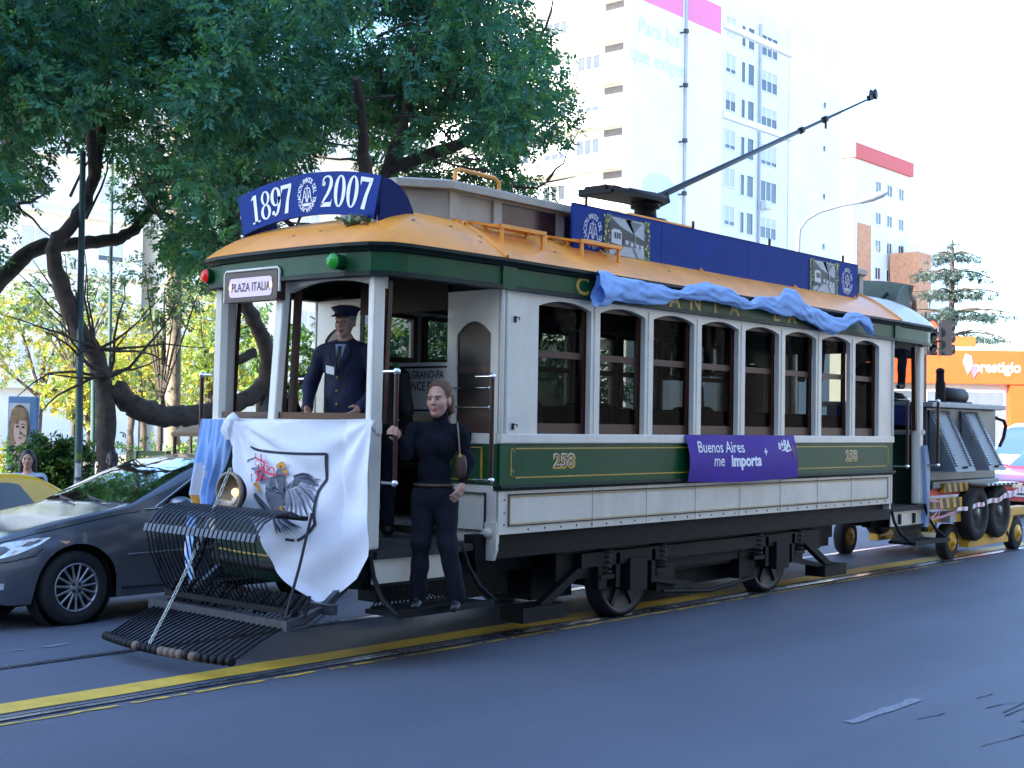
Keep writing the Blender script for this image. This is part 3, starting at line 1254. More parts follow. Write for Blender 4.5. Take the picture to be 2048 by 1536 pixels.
def roof_step(x0, x1):
    b = MB()
    for y, z in ((.14, 3.255), (.22, 3.262), (.30, 3.27)):
        b.bar((x0, y, z), (x1, y, z), .045, .018)
    b.bar((x0 + .03, .12, 3.24), (x0 - .05, .42, 3.30), .03, .02)
    b.bar((x1 - .03, .12, 3.24), (x1 - .03, .46, 3.285), .03, .02)
    for x in (x0 + .03, x1 - .03):
        b.bar((x, .13, 3.265), (x, .13, 3.02), .024, .024)
        b.bar((x, .30, 3.275), (x, .30, 3.14), .024, .024)
    b.bar((x0, .12, 3.25), (x1, .12, 3.25), .02, .03)
    b.tube([(x0 - .28, .27, 3.16), (x0 - .2, .34, 3.27), (x0 - .1, .40, 3.29), (x0, .42, 3.29)], .014, 6)
    return b.build('roof_step', M_orangeroof, tram)


roof_step(.10, .66)
roof_step(1.12, 1.7)

# trolley base and pole
b = MB()
b.box(2.75, .80, 3.69, 3.85, 1.34, 3.76, 1)
b.lathe((3.40, YC, 3.74), (0, 0, 1), [(.22, 0), (.22, .05), (.12, .07), (.11, .16), (.15, .17), (.15, .21)], 18)
for y in (YC - .16, YC - .05, YC + .05, YC + .16):
    b.tube([(2.72, y, 3.97), (2.9, y, 4.0), (3.5, y, 4.01), (3.6, y * .4 + YC * .6, 4.0)], [.02, .035, .04, .03], 8)
b.bar((2.55, YC, 3.955), (3.55, YC, 3.985), .40, .03)
b.bar((2.55, YC, 3.99), (3.4, YC, 4.03), .26, .06)
b.bar((3.38, YC, 3.92), (3.74, YC, 4.07), .12, .12)
b.obox((2.62, YC, 3.97), (.1, .44, .07))
b.build('trolley_base', [M_iron, M_orangeroof], tram)
b = MB()
P0, P1 = Vector((3.55, YC, 4.03)), Vector((8.50, YC, 6.05))
b.tube([P0, P0 + (P1 - P0) * .2, P0 + (P1 - P0) * .62, P0 + (P1 - P0) * .621, P0 + (P1 - P0) * .8, P1], [.036, .031, .027, .02, .017, .014], 10)
for t in (.62, .74):
    b.tube([P0 + (P1 - P0) * (t - .006), P0 + (P1 - P0) * (t + .006)], .042, 8)
q = P0 + (P1 - P0) * .745
b.tube([q, q + Vector((0, 0, -.12))], .014, 6)
pole = b.build('trolley_pole', M_irongrey, tram)
b = MB()
b.obox(P1 + Vector((-.02, 0, 0)), (.16, .05, .07), Matrix.Rotation(-.39, 3, 'Y'))
b.lathe(P1 + Vector((.05, -.03, .05)), (0, 1, 0), [(.02, -.01), (.075, 0), (.055, .02), (.055, .04), (.075, .06), (.02, .07)], 16)
b.build('trolley_wheel', M_irongrey, pole)

# floor, ceiling, seats
b = MB()
b.box(-1.15, .12, .74, L_ + 1.15, W_ - .12, .79)
b.box(.06, .06, .86, L_ - .06, W_ - .06, .90)
b.build('floor', M_floor, tram)
b = MB()
b.box(-1.1, .12, 2.88, L_ + 1.1, W_ - .12, 2.90)
b.box(-.02, .05, 2.74, L_ + .02, .35, 2.77)
b.box(-.02, W_ - .35, 2.74, L_ + .02, W_ - .05, 2.77)
b.build('ceiling', M_darkwood, tram)
for i in range(7):
    x = .62 + i * .86
    for y0 in (.14, 1.30):
        b = MB()
        b.box(x, y0, 1.28, x + .40, y0 + .70, 1.34)
        b.box(x + .40, y0, 1.30, x + .45, y0 + .70, 1.86)
        b.box(x + .05, y0 + .05, .9, x + .35, y0 + .65, 1.28)
        b.build('seat', M_wood, tram, bevel=.015)

# undercarriage
b = MB()
b.box(-.15, .10, .66, L_ + .15, .22, .855)
b.box(-.15, W_ - .22, .66, L_ + .15, W_ - .10, .855)
for x in np.arange(.3, 6.8, .8):
    b.box(float(x), .2, .7, float(x) + .12, W_ - .2, .83)
b.box(.3, .5, .50, 1.1, 1.6, .70)
b.box(2.85, .30, .36, 3.85, .62, .66)
b.box(5.5, .4, .48, 6.2, 1.7, .70)
b.build('underframe', M_iron, tram)
b = MB()
for y in (.16, W_ - .30):
    b.box(1.25, y, .50, 5.4, y + .10, .62)
    b.box(1.5, y + .01, .30, 1.62, y + .09, .5)
    for cx in (2.04, 4.60):
        b.box(cx - .13, y - .03, .26, cx + .13, y + .13, .54)
        b.box(cx - .30, y, .30, cx - .24, y + .1, .6)
        b.box(cx + .24, y, .30, cx + .30, y + .1, .6)
        for sx in (-.42, .42):
            for kz in range(5):
                b.lathe((cx + sx, y + .05, .43 + kz * .045), (0, 0, 1), [(.07, 0), (.075, .012), (.07, .025)], 12)
            b.box(cx + sx - .1, y, .38, cx + sx + .1, y + .1, .42)
        b.bar((cx + .3, y + .05, .33), (cx + .95, y + .05, .22), .06, .05)
    b.bar((5.1, y + .05, .55), (5.75, y + .05, .20), .07, .07)
    b.bar((1.4, y + .05, .55), (.75, y + .05, .22), .07, .07)
    b.box(5.5, y - .04, .10, 6.0, y + .2, .22)
    b.box(.45, y - .04, .12, 1.0, y + .2, .24)
    b.tube([(2.5, y + .03, .2), (3.3, y + .03, .14), (4.1, y + .03, .2)], .02, 6)
b.box(2.5, .48, .17, 4.15, 1.66, .62)  # from here, filler boxes added to block light under the car
b.box(1.0, .5, .22, 1.55, 1.64, .64)
b.box(5.08, .5, .24, 5.7, 1.64, .64)
b.box(.2, .55, .30, .75, 1.6, .66)
b.box(1.0, .235, .40, 5.6, .30, .66)
b.box(2.45, .225, .2, 2.75, .33, .5)
b.box(3.9, .225, .2, 4.2, .33, .5)
b.box(6.0, .6, .35, 6.5, 1.55, .66)
b.build('truck_frame_and_filler', M_iron, tram)
for cx in (2.04, 4.60):
    for y, s in ((.349, -1), (1.791, 1)):
        b = MB()
        b.lathe((cx, y, .39), (0, s, 0), [(.42, -.07), (.42, -.05), (.385, -.035), (.38, .05), (.33, .055), (.31, .03), (.12, .02), (.10, .07), (.01, .08)], 28)
        for k in range(6):
            a = k * PI / 3
            b.obox((cx + .2 * math.cos(a), y + s * .035, .39 + .2 * math.sin(a)), (.22, .03, .05), Matrix.Rotation(-a, 3, 'Y'))
        b.build('wheel', M_irongrey, tram)
    b = MB()
    b.tube([(cx, .36, .39), (cx, 1.78, .39)], .07, 10)
    b.build('axle', M_iron, tram)


# ---- platform end, built once for the front and once turned about for the rear
def dashx(y, z):
    return -1.13 - .17 * (1 - ((y - YC) / .98) ** 2) - (.02 * max(0, 1.7 - z))


def end(T, front):
    def NB():
        return MB(T)
    # dash panel
    b = NB()
    b.grid(lambda u, v: (dashx(.225 + 1.69 * u, .52 + 1.12 * v), .225 + 1.69 * u, .52 + 1.12 * v), 24, 8)
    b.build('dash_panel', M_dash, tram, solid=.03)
    b = NB()
    for z in (.70, 1.52):
        b.tube([(dashx(y, z) - .018, y, z) for y in np.linspace(.3, 1.84, 20)], .008, 5)
    b.build('lining', M_gold, tram)
    b = NB()
    b.tube([(dashx(y, 1.66) - .03, y, 1.68) for y in np.linspace(.14, 2.0, 24)], .035, 8)
    b.bar((-1.14, .14, 1.665), (-1.14, .3, 1.665), .06, .09)
    b.build('dash_rail', M_cream, tram)
    # posts
    for y, r, z0 in ((.165, .068, .80), (W_ - .165, .068, .80)):
        b = NB()
        zt, x = 2.74, -1.115
        sg = 1 if y < YC else -1
        sec = [(-.085, -.012), (-.07, .055), (-.03, .09), (.055, .092), (.065, .05), (.03, -.012)]
        vs = [(x - (.02 if z < 1 else 0) + px, y + sg * py, z) for z in (z0, zt) for px, py in sec]
        k = len(sec)
        b.add(vs, [(i, (i + 1) % k, k + (i + 1) % k, k + i) for i in range(k)] + [tuple(range(k))[::-1], tuple(range(k, 2 * k))], 0)
        b.build('corner_post', M_cream, tram, bevel=.02)
    b = NB()
    b.bar((-1.31, YC + .02, 1.66), (-1.235, YC + .02, 2.76), .085, .07)
    b.build('centre_post', M_cream, tram, bevel=.012)
    # window heads and sashes
    for (ya, yb) in ((.182, YC - .022), (YC + .062, W_ - .182)):
        b = NB()
        nn = 10
        for i in range(nn):
            t0, t1 = i / nn, (i + 1) / nn
            q = []
            for t in (t0, t1):
                y = ya + (yb - ya) * t
                q.append((dashx(y, 1.7) + .075, y, 2.66 + .075 * (1 - (2 * t - 1) ** 2)))
            b.prism([q[0], q[1], (q[1][0], q[1][1], 2.79), (q[0][0], q[0][1], 2.79)], (.05, 0, 0))
        b.build('window_head', M_cream, tram)
        b = NB()
        xm = lambda y: dashx(y, 1.7) + .05
        b.bar((xm(ya) - .03, ya, 1.735), (xm(yb) - .03, yb, 1.735), .05, .06)
        b.bar((xm(ya) + .06, ya + .02, 1.70), (xm(ya) + .10, ya + .02, 2.72), .05, .04)
        b.bar((xm(yb) + .06, yb - .02, 1.70), (xm(yb) + .10, yb - .02, 2.72), .05, .04)
        w = b.build('front_window', M_wood, tram)
        if not front:
            g = NB()
            g.poly([(xm(ya), ya, 1.7), (xm(yb), yb, 1.7), (xm(yb) + .05, yb, 2.72), (xm(ya) + .05, ya, 2.72)])
            g.build('glass', M_fglass, w)
    # bulkhead with arched windows and a doorway
    b = NB()
    for (ya, yb) in ((.02, .56), (W_ - .56, W_ - .02)):
        b.box(-.012, ya, .79, .03, yb, 1.23, 0)
        b.box(-.014, ya, 1.23, .03, yb, 1.55, 1)
        b.box(-.03, ya, 1.55, .04, yb, 1.63, 0)
        oa, ob = ya + .08, yb - .10
        b.box(-.012, ya, 1.63, .03, oa, 2.74, 0)
        b.box(-.012, ob, 1.63, .03, yb, 2.74, 0)
        a = arch(oa, ob, 1.63, 2.40, 2.50)[1:-1]
        for (p, zp), (q, zq) in zip(a[:-1], a[1:]):
            b.prism([(-.012, p, zp), (-.012, q, zq), (-.012, q, 2.74), (-.012, p, 2.74)], (.042, 0, 0), 0)
        b.box(.0, oa, 1.63, .02, ob, 1.78, 2)
        b.box(.0, oa, 2.10, .02, ob, 2.15, 2)
    b.box(-.012, .56, 2.60, .03, W_ - .56, 2.9, 3)
    bh = b.build('bulkhead', [M_cream, M_green, M_wood, M_darkwood], tram)
    dp = mat('dark_pane', (.012, .006, .006), .3, var=.4, scale=4, spec=.3)
    for (ya, yb) in ((.10, .46), (W_ - .46, W_ - .10)):
        g = NB()
        g.box(.005, ya, 1.6, .012, yb, 2.49)
        g.build('glass', dp, bh)
    b = NB()
    b.box(-.034, .16, 1.265, -.0142, .50, 1.272)
    b.box(-.034, .16, 1.515, -.0142, .50, 1.522)
    b.box(-.034, .16, 1.272, -.0142, .167, 1.515)
    b.box(-.034, .493, 1.272, -.0142, .50, 1.515)
    b.build('lining', M_gold, bh)
    b = NB()
    b.box(-.034, .12, .88, -.0122, .50, .885)
    b.box(-.034, .12, 1.165, -.0122, .50, 1.172)
    b.box(-.034, .12, .885, -.0122, .126, 1.165)
    b.build('lining', M_blackline, bh)
    b = NB()
    for z in (1.83, 1.98):
        b.tube([(-.03, .09, z), (-.03, .47, z)], .007, 6)
        b.ball((-.03, .09, z), .014, 8, 6)
    b.build('window_bar', M_chrome, bh)
    b = NB()
    b.obox((-.06, .30, 1.60), (.05, .07, .07))
    b.lathe((-.06, .30, 1.60), (-1, 0, 0), [(.03, 0), (.035, .04), (.02, .05)], 12)
    b.build('switch_box', M_iron, bh)
    # corner bracket at the foot of the body pillar
    b = NB()
    b.prism([(-.03, .0, .95), (-.03, .16, .95), (-.03, .16, .80), (-.03, .12, .66), (-.03, .03, .66), (-.03, .0, .74)], (.03, 0, 0))
    b.lathe((-.03, .08, .87), (-1, 0, 0), [(.04, 0), (.035, .03), (.01, .035)], 12)
    b.build('corner_bracket', M_creamlow, tram)
    # step with riser, lattice guard and hangers, on both sides
    for sgn in (0, 1):
        yy = (lambda y: y) if sgn == 0 else (lambda y: W_ - y)
        b = NB()
        ya, yb = sorted((yy(-.16), yy(.16)))
        b.box(-1.22, ya, .365, -.26, yb, .395)
        b.bar((-1.24, yy(-.165), .385), (-.24, yy(-.165), .385), .03, .05)
        for x in (-1.21, -.27):
            b.tube([(x, yy(.14), .80), (x + (.03 if x > -.6 else -.01), yy(.08), .62), (x + (.05 if x > -.6 else -.02), yy(-.02), .48), (x + (.07 if x > -.6 else -.02), yy(-.16), .39)], .018, 6)
        b.bar((-1.2, yy(.15), .76), (-.2, yy(.15), .76), .04, .05)
        st = b.build('step', M_iron, tram)
        b = NB()
        ya, yb = sorted((yy(.155), yy(.17)))
        b.box(-1.16, ya, .56, -.30, yb, .735)
        b.build('riser', M_creamlow, st)
        b = NB()
        for k in range(-6, 26):
            x = -1.18 + k * .04
            for dx in (.16, -.16):
                x0, z0 = x, .40
                x1, z1 = x + dx, .55
                if dx < 0:
                    x0, x1 = x + .16, x
                lo, hi = -1.18, -.28
                if min(x0, x1) < lo or max(x0, x1) > hi:
                    continue
                b.bar((x0, yy(.14), z0), (x1, yy(.14), z1), .006, .012)
        for z in (.40, .55):
            b.bar((-1.18, yy(.14), z), (-.28, yy(.14), z), .02, .02)
        b.build('lattice_guard', M_iron, st)
        if not front:
            b = NB()
            for x in (-.95, -.55):
                ya, yb = sorted((yy(.15), yy(.13)))
                b.box(x, ya, .58, x + .05, yb, .70)
            b.build('slot', M_iron, st)
    # handrails
    for sgn in (0, 1):
        yy = (lambda y: y) if sgn == 0 else (lambda y: W_ - y)
        for x, y in ((-1.16, -.05), (-.20, -.09)):
            b = NB()
            b.tube([(x, yy(y), 1.29), (x, yy(y), 2.05)], .017, 10, 0)
            for z in (1.28, 2.06):
                b.ball((x, yy(y), z), .027, 10, 8, 1)
                b.tube([(x, yy(y), z), (x, yy(.08), z)], .011, 8, 1)
            b.build('handrail', [M_wood, M_chrome], tram)
    # bumper beam and hanging gear
    b = NB()
    b.tube([(dashx(y, .6) + .03, y, .62) for y in np.linspace(.2, 1.94, 16)], .06, 8)
    b.box(-1.25, .3, .55, -.1, .42, .74)
    b.box(-1.25, W_ - .42, .55, -.1, W_ - .3, .74)
    b.box(-1.1, .2, .50, -.95, W_ - .2, .62)
    b.build('bumper_beam', M_iron, tram)
    # driving gear
    b = NB()
    b.lathe((-.95, 1.45, .79), (0, 0, 1), [(.16, 0), (.16, 1.0), (.12, 1.08), (.03, 1.1)], 18)
    b.tube([(-.95, 1.45, 1.9), (-.95, 1.45, 1.96), (-.84, 1.42, 1.97), (-.83, 1.42, 2.02)], .016, 8)
    b.build('controller', M_iron, tram)


T0 = Matrix.Identity(4)
T1 = Matrix.Translation((L_, W_, 0)) @ Matrix.Rotation(PI, 4, 'Z')
end(T0, True)
end(T1, False)

# ---- things only the front shows
# destination sign in the far front window
b = MB()
ya, yb = 1.035, 1.665
b.box(-1.350, ya, 2.60, -1.27, yb, 2.825, 0)
b.box(-1.358, ya, 2.595, -1.350, yb, 2.615, 0)
dest = b.build('destination_sign', M_wood, tram, bevel=.01)
b = MB()
b.tube([(-1.34, yb + .012, 2.60), (-1.34, yb + .012, 2.82), (-1.34, yb - .01, 2.84), (-1.34, ya + .01, 2.84), (-1.34, ya - .012, 2.82), (-1.34, ya - .012, 2.66)], .011, 8)
b.build('sign_frame', M_cream, dest)
b = MB()
pts = []
for (cy, cz, a0) in ((yb - .09, 2.665, 1.0 * PI), (ya + .09, 2.665, 1.5 * PI), (ya + .09, 2.750, 0), (yb - .09, 2.750, .5 * PI)):
    for k in range(5):
        a = a0 + k * PI / 8
        pts.append((-1.3535, cy - .03 * math.cos(a), cz + .03 * math.sin(a)))
b.poly(pts)
b.build('sign_glass', M_destglass, dest)
lettering('PLAZA ITALIA', .092, lambda x, y: (-1.356, 1.345 - x, 2.705 + y), M_ink, dest, sx=.82, bold=.001)
for y in (1.59, 1.11):
    b = MB()
    b.ball((-1.353, y, 2.71), (.004, .022, .030), 10, 8)
    b.build('sign_bulb', mat('lit_bulb', (1, .7, .5), .4, var=0, emit=(1, .50, .30), estr=.13), dest)
# marker lamps
for y, z, m, x, nm in ((.40, 2.835, M_greenlens, -1.26, 'marker_lamp'), (W_ - .17, 2.835, M_redlens, -1.16, 'marker_lamp')):
    b = MB()
    d = Vector((-1, .25 if y > 1 else -.12, 0)).normalized()
    b.lathe((x, y, z), d, [(.055, -.02), (.055, .10), (.06, .115), (.06, .13)], 16)
    b.bar((x, y, z - .05), (x + .05, y, z - .08), .05, .03)
    lampm = b.build(nm, M_green, tram)
    b = MB()
    c = Vector((x, y, z)) + d * .125
    b.lathe(c, d, [(.055, 0), (.05, .02), (.03, .035), (.004, .042)], 16)
    b.build('lens', m, lampm)
# headlight
hc = Vector((-1.40, 1.235, 1.17))
hd = Vector((-1, 0, 0))
b = MB()
b.lathe(hc, hd, [(.03, .09), (.10, .11), (.138, .15), (.142, .175)], 28, 1, caps=False)
b.lathe(hc, hd, [(.142, .175), (.152, .178), (.152, .203), (.134, .208), (.132, .19)], 28, 0, caps=False)
hl = b.build('headlight', [M_lampring, M_iron], tram)
b = MB()
b.lathe(hc, hd, [(.004, .12), (.05, .125), (.10, .15), (.134, .195)], 28, caps=False)
b.build('reflector', M_lensglass, hl)
b = MB()
b.ball(hc + hd * .14, (.03, .025, .03), 10, 8)
b.build('bulb', M_lampwarm, hl)

# lifeguard: lower tray
b = MB()
XF, XR, ZF, ZR = -2.32, -1.80, .13, .31
nsl = 27
for i in range(nsl):
    t = i / (nsl - 1)
    y = .34 + 1.46 * t
    xf = XF + .10 * (2 * t - 1) ** 2
    pth = [(xf, y, ZF), (xf + (XR - xf) * .5, y, ZF + .10), (XR, y, ZR)]
    b.tube(pth, .008, 5)
for i in range(24):
    t = (i + .5) / 24
    y = .32 + 1.50 * t
    xf = XF + .10 * (2 * t - 1) ** 2
    b.lathe((xf, y, ZF), (0, 1, 0), [(.022, -.03), (.032, -.022), (.032, .022), (.022, .03)], 12, 1 if i in (5, 7, 8, 9, 10, 15) else 0)
b.build('lifeguard_tray', [M_iron, mat('worn_rubber', (.16, .11, .08), .8, var=.3)], tram)
b = MB()
b.bar((XR, .28, ZR + .01), (XR, 1.88, ZR + .01), .05, .07)
b.bar((XR + .35, .22, .40), (XR + .35, 1.92, .40), .05, .07)
for y in (.34, 1.80):
    b.bar((XR, y, ZR), (XR + .35, y, .40), .05, .04)
    b.bar((XR + .35, y, .40), (-1.2, y, .58), .05, .05)
for i in range(30):
    y = .30 + i * .053
    b.tube([(XR + .04, y, ZR - .02), (XR + .18, y, .30), (XR + .34, y, .37)], .008, 5)
b.build('lifeguard_frame', M_slat, tram)
# upper basket of bent slats
b = MB()
for i in range(25):
    t = i / 24
    y = .50 + 1.26 * t
    pth = [(-1.52, y, 1.02), (-1.62, y, 1.065), (-1.74, y, 1.06), (-1.86, y, 1.0), (-1.93, y, .915)]
    b.tube(pth, [.009, .010, .010, .010, .009], 6, 1)
    b.bar((-1.93, y, .93), (-1.95, y, .875), .035, .012, 1)
    b.tube([(-1.94, y, .90), (-1.90, y, .72), (-1.80, y, .52), (-1.72, y, .40)], .006, 5, 0)
b.bar((-1.52, .46, 1.02), (-1.52, 1.8, 1.02), .04, .03, 0)
b.bar((-1.925, .46, .905), (-1.925, 1.8, .905), .012, .03, 1)
b.bar((-1.72, .40, .40), (-1.72, 1.8, .40), .04, .04, 0)
for i in range(60):
    y = rr.uniform(.3, 1.85)
    b.tube([(-1.6, y, .5), (-1.68, y + rr.uniform(-.06, .06), rr.uniform(.34, .42))], .012, 5, 0)
b.build('lifeguard_basket', [M_iron, M_slat], tram)
b = MB()
b.tube([(-1.50, .42, 1.06), (-1.62, .40, .70), (-1.79, .34, .36)], .011, 6)
b.build('lifeguard_rod', M_irongrey, tram)
# chain from the lamp down to the tray
b = MB()
A, Bq = Vector((-1.58, 1.245, 1.345)), Vector((-2.29, 1.17, .155))
nl = 40
for i in range(nl):
    t = (i + .5) / nl
    c = A + (Bq - A) * t + Vector((0, 0, -.05 * 4 * t * (1 - t)))
    d = (Bq - A).normalized()
    side_ = d.cross(Vector((0, 0, 1))).normalized() if i % 2 else d.cross(d.cross(Vector((0, 0, 1)))).normalized()
    ring_ = []
    for k in range(10):
        a = 2 * PI * k / 10
        ring_.append(c + d * .024 * math.cos(a) + side_ * .011 * math.sin(a))
    b.tube(ring_, .0042, 5, closed=True)
b.build('chain', M_rope, tram)

# ---------------------------------------------------------------- signs on the roof, flags and banners
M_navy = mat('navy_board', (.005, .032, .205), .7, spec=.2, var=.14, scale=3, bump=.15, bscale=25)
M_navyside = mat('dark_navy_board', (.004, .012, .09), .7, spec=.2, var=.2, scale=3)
M_signwhite = mat('sign_white', (.82, .82, .85), .6, var=.04)
M_signgrey = mat('sign_grey_back', (.09, .13, .11), .7, var=.15)


def ell_ring(c, ro, ri, n=26):
    out = []
    for i in range(n):
        a, d = 2 * PI * i / n, 2 * PI * (i + 1) / n
        out.append([(c[0] + ro[0] * math.cos(a), c[1] + ro[1] * math.sin(a)), (c[0] + ro[0] * math.cos(d), c[1] + ro[1] * math.sin(d)),
                    (c[0] + ri[0] * math.cos(d), c[1] + ri[1] * math.sin(d)), (c[0] + ri[0] * math.cos(a), c[1] + ri[1] * math.sin(a))])
    return out


def disc(c, r, n=14):
    r = r if isinstance(r, tuple) else (r, r)
    return [[(c[0] + r[0] * math.cos(2 * PI * i / n), c[1] + r[1] * math.sin(2 * PI * i / n)) for i in range(n)]]


def stroke(pts, ws, nsub=5):
    """A line of changing width as a strip of quads (Catmull-Rom through pts)."""
    P, Wd = [], []
    n = len(pts)
    ws = ws if isinstance(ws, (list, tuple)) else [ws] * n
    for i in range(n - 1):
        p0, p1, p2, p3 = [Vector(pts[max(0, min(n - 1, i + k))] + ((0,) if len(pts[0]) == 2 else ())) for k in (-1, 0, 1, 2)]
        for k in range(nsub):
            t = k / nsub
            P.append(.5 * ((2 * p1) + (p2 - p0) * t + (2 * p0 - 5 * p1 + 4 * p2 - p3) * t * t + (3 * p1 - p0 - 3 * p2 + p3) * t ** 3))
            Wd.append(ws[i] + (ws[i + 1] - ws[i]) * t)
    P.append(Vector(pts[-1] + ((0,) if len(pts[0]) == 2 else ())))
    Wd.append(ws[-1])
    out, L, Rr = [], [], []
    for i in range(len(P)):
        t = (P[min(i + 1, len(P) - 1)] - P[max(i - 1, 0)])
        t = t.normalized() if t.length else Vector((1, 0, 0))
        q = Vector((-t.y, t.x, 0)) * Wd[i] / 2
        L.append(P[i] + q); Rr.append(P[i] - q)
    for i in range(len(P) - 1):
        out.append([(v.x, v.y) for v in (L[i], Rr[i], Rr[i + 1], L[i + 1])])
    return out


DIG = {
    '1': [[(-.075, 0), (.075, 0), (.075, 1), (-.075, 1)], [(-.075, 1), (-.21, .86), (-.075, .88)], [(-.2, 0), (.2, 0), (.2, .055), (-.2, .055)]],
    '0': ell_ring((0, .5), (.25, .51), (.10, .46)),
    '8': ell_ring((0, .755), (.21, .25), (.10, .205)) + ell_ring((0, .265), (.25, .27), (.115, .22)),
    '9': ell_ring((0, .68), (.25, .33), (.10, .28)) + stroke([(.175, .66), (.165, .42), (.07, .12), (-.08, .02)], [.15, .14, .10, .05]) + disc((-.13, .13), .075),
    '7': [[(-.25, .86), (.25, .86), (.25, 1), (-.25, 1)], [(-.25, .86), (-.21, .72), (-.18, .86)], [(.25, .88), (.13, .88), (0, .45), (-.09, 0), (.09, 0), (.13, .42)]],
    '2': stroke([(-.2, .72), (-.16, .90), (0, .975), (.14, .90), (.165, .70), (.06, .44), (-.12, .20), (-.21, .05)], [.06, .06, .05, .10, .15, .12, .08, .05]) + disc((-.155, .74), .08)
    + [[(-.24, 0), (.22, 0), (.25, .26), (.20, .15), (-.22, .13)]],
}


def fan_board(name, label, xf, yc, T=None, letters=True):
    r0, r1, th = 3.09, 3.41, .246
    zc = 3.585 - r1

    def pt(a, r, d=0.0):
        return (xf - d, yc - r * math.sin(a), zc + r * math.cos(a))
    root = thing(name, label, 'sign', tuple((T or Matrix.Identity(4)) @ Vector((xf, yc, 3.2))))
    b = MB(T)
    n = 24
    A = [-th + 2 * th * i / n for i in range(n + 1)]
    front = [pt(a, r0) for a in A] + [pt(a, r1) for a in A[::-1]]
    k = len(front)
    back = [(x + .03, y, z) for x, y, z in front]
    for i in range(n):
        for off, fl in ((0, 1), (.03, -1)):
            q = [(x + off, y, z) for x, y, z in (pt(A[i], r0), pt(A[i], r1), pt(A[i + 1], r1), pt(A[i + 1], r0))]
            b.poly(q[::fl], 0 if fl == 1 else 1)
    b.add(front + back, [(i, (i + 1) % k, k + (i + 1) % k, k + i) for i in range(k)], 1)
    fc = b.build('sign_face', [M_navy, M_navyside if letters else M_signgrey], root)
    prof = [(0, 3.485), (.10, 3.48), (.20, 3.44), (.28, 3.37), (.335, 3.28), (.36, 3.19), (.36, 3.10), (-.0, 3.12)]
    for s in (1, -1):
        b = MB(T)
        ye = yc - s * (r0 + r1) / 2 * math.sin(th)
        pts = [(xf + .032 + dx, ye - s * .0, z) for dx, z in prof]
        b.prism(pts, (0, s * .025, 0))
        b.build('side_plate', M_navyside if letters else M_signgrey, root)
    b = MB(T)
    for yy in (yc - .5, yc + .5):
        b.bar((xf + .04, yy, 3.40), (xf + .50, yy, 3.15), .03, .03)
    b.build('strut', M_irongrey, root)
    if letters:
        b = MB(T)
        for ch, u in zip('1897', (-.60, -.475, -.35, -.225)):
            for q in DIG[ch]:
                b.poly([pt((u + x * .245) / 3.25 + 0, 3.135 + y * .225, .004) for x, y in q][::1])
        for ch, u in zip('2007', (.245, .39, .53, .665)):
            for q in DIG[ch]:
                b.poly([pt((u + x * .255) / 3.25, 3.145 + y * .235, .004) for x, y in q])
        b.build('numerals', M_signwhite, fc)
        b = MB(T)
        emblem(b, lambda x, y: pt((.02 + x) / 3.25, 3.245 + y, .004), .105, .135)
        b.build('emblem', M_signwhite, fc)
    return root


def emblem(b, fn, rx, ry, m=0):
    txt = 'ASOCIACION AMIGOS DEL TRANVIA '
    n = len(txt)
    for i, ch in enumerate(txt):
        if ch == ' ':
            continue
        a = -PI / 2 - .25 - 2 * PI * (i + .5) / n
        ca, sa = math.cos(a), math.sin(a)

        def place(x, y, ca=ca, sa=sa):
            # letter up axis points outwards
            ox, oy = ca, sa
            tx, ty = sa, -ca
            k = rx / .105
            return fn(ca * rx * .84 + (tx * x + ox * y) * 1.0, sa * ry * .84 + (ty * x + oy * y) * 1.0)
        text_into(b, ch, .052 * rx / .105, place, m, .0012, .82)
    for s in (-1, 1):
        w = rx / .105
        for q in stroke([(s * .030 * w - .024 * w, -.055 * w), (s * .030 * w, .045 * w)], .008 * w, 2) + stroke([(s * .030 * w + .024 * w, -.055 * w), (s * .030 * w, .045 * w)], .008 * w, 2) \
                + stroke([(s * .030 * w - .014 * w, -.015 * w), (s * .030 * w + .014 * w, -.015 * w)], .007 * w, 2):
            b.poly([fn(x, y) for x, y in q], m)
    w = rx / .105
    for q in stroke([(0, -.05 * w), (0, .075 * w)], .008 * w, 2) + stroke([(-.03 * w, .052 * w), (.03 * w, .052 * w)], .008 * w, 2) + [[(-.055 * w, -.062 * w), (.055 * w, -.062 * w), (.03 * w, -.085 * w), (-.03 * w, -.085 * w)]]:
        b.poly([fn(x, y) for x, y in q], m)


fan_board('roof_sign', 'blue arched sign with white 1897 and 2007 across the front of the tram roof', -1.05, 1.09)
fan_board('roof_sign', 'plain arched sign seen from behind at the rear of the tram roof', -1.05, 1.09, T1, letters=False)

# long side board
sb = thing('roof_sign', 'long navy board with two framed tram pictures along the side of the tram roof', 'sign', (3.9, .28, 3.16))
X0, X1, Z0, Z1 = 1.22, 6.55, 3.165, 3.59
b = MB()
b.box(X0, .285, Z0, X1, .31, Z1, 0)
b.box(X0, .283, Z1, X1, .312, Z1 + .012, 1)
for x in (2.55, 4.1, 5.4):
    b.box(x, .2838, Z0, x + .006, .2849, Z1, 1)
bd = b.build('sign_board', [M_navy, M_navyside], sb)
for x in (1.42, 3.10, 4.55, 6.2):
    b = MB()
    b.tube([(x, .298, Z1), (x, .298, Z1 + .085)], .014, 6)
    b.build('peg', M_wood, sb)
for x in (1.55, 3.15, 5.0, 6.4):
    b = MB()
    b.bar((x, .26, Z0 - .02), (x, .36, Z0 + .02), .05, .05)
    b.tube([(x + .06, .27, Z0 - .06), (x + .07, .26, Z0 + .03), (x + .04, .28, Z0 + .06)], .018, 6)
    b.build('bracket', M_orangeroof, sb)
M_emb = mat('emblem_paint', (.55, .56, .62), .6, var=.08)
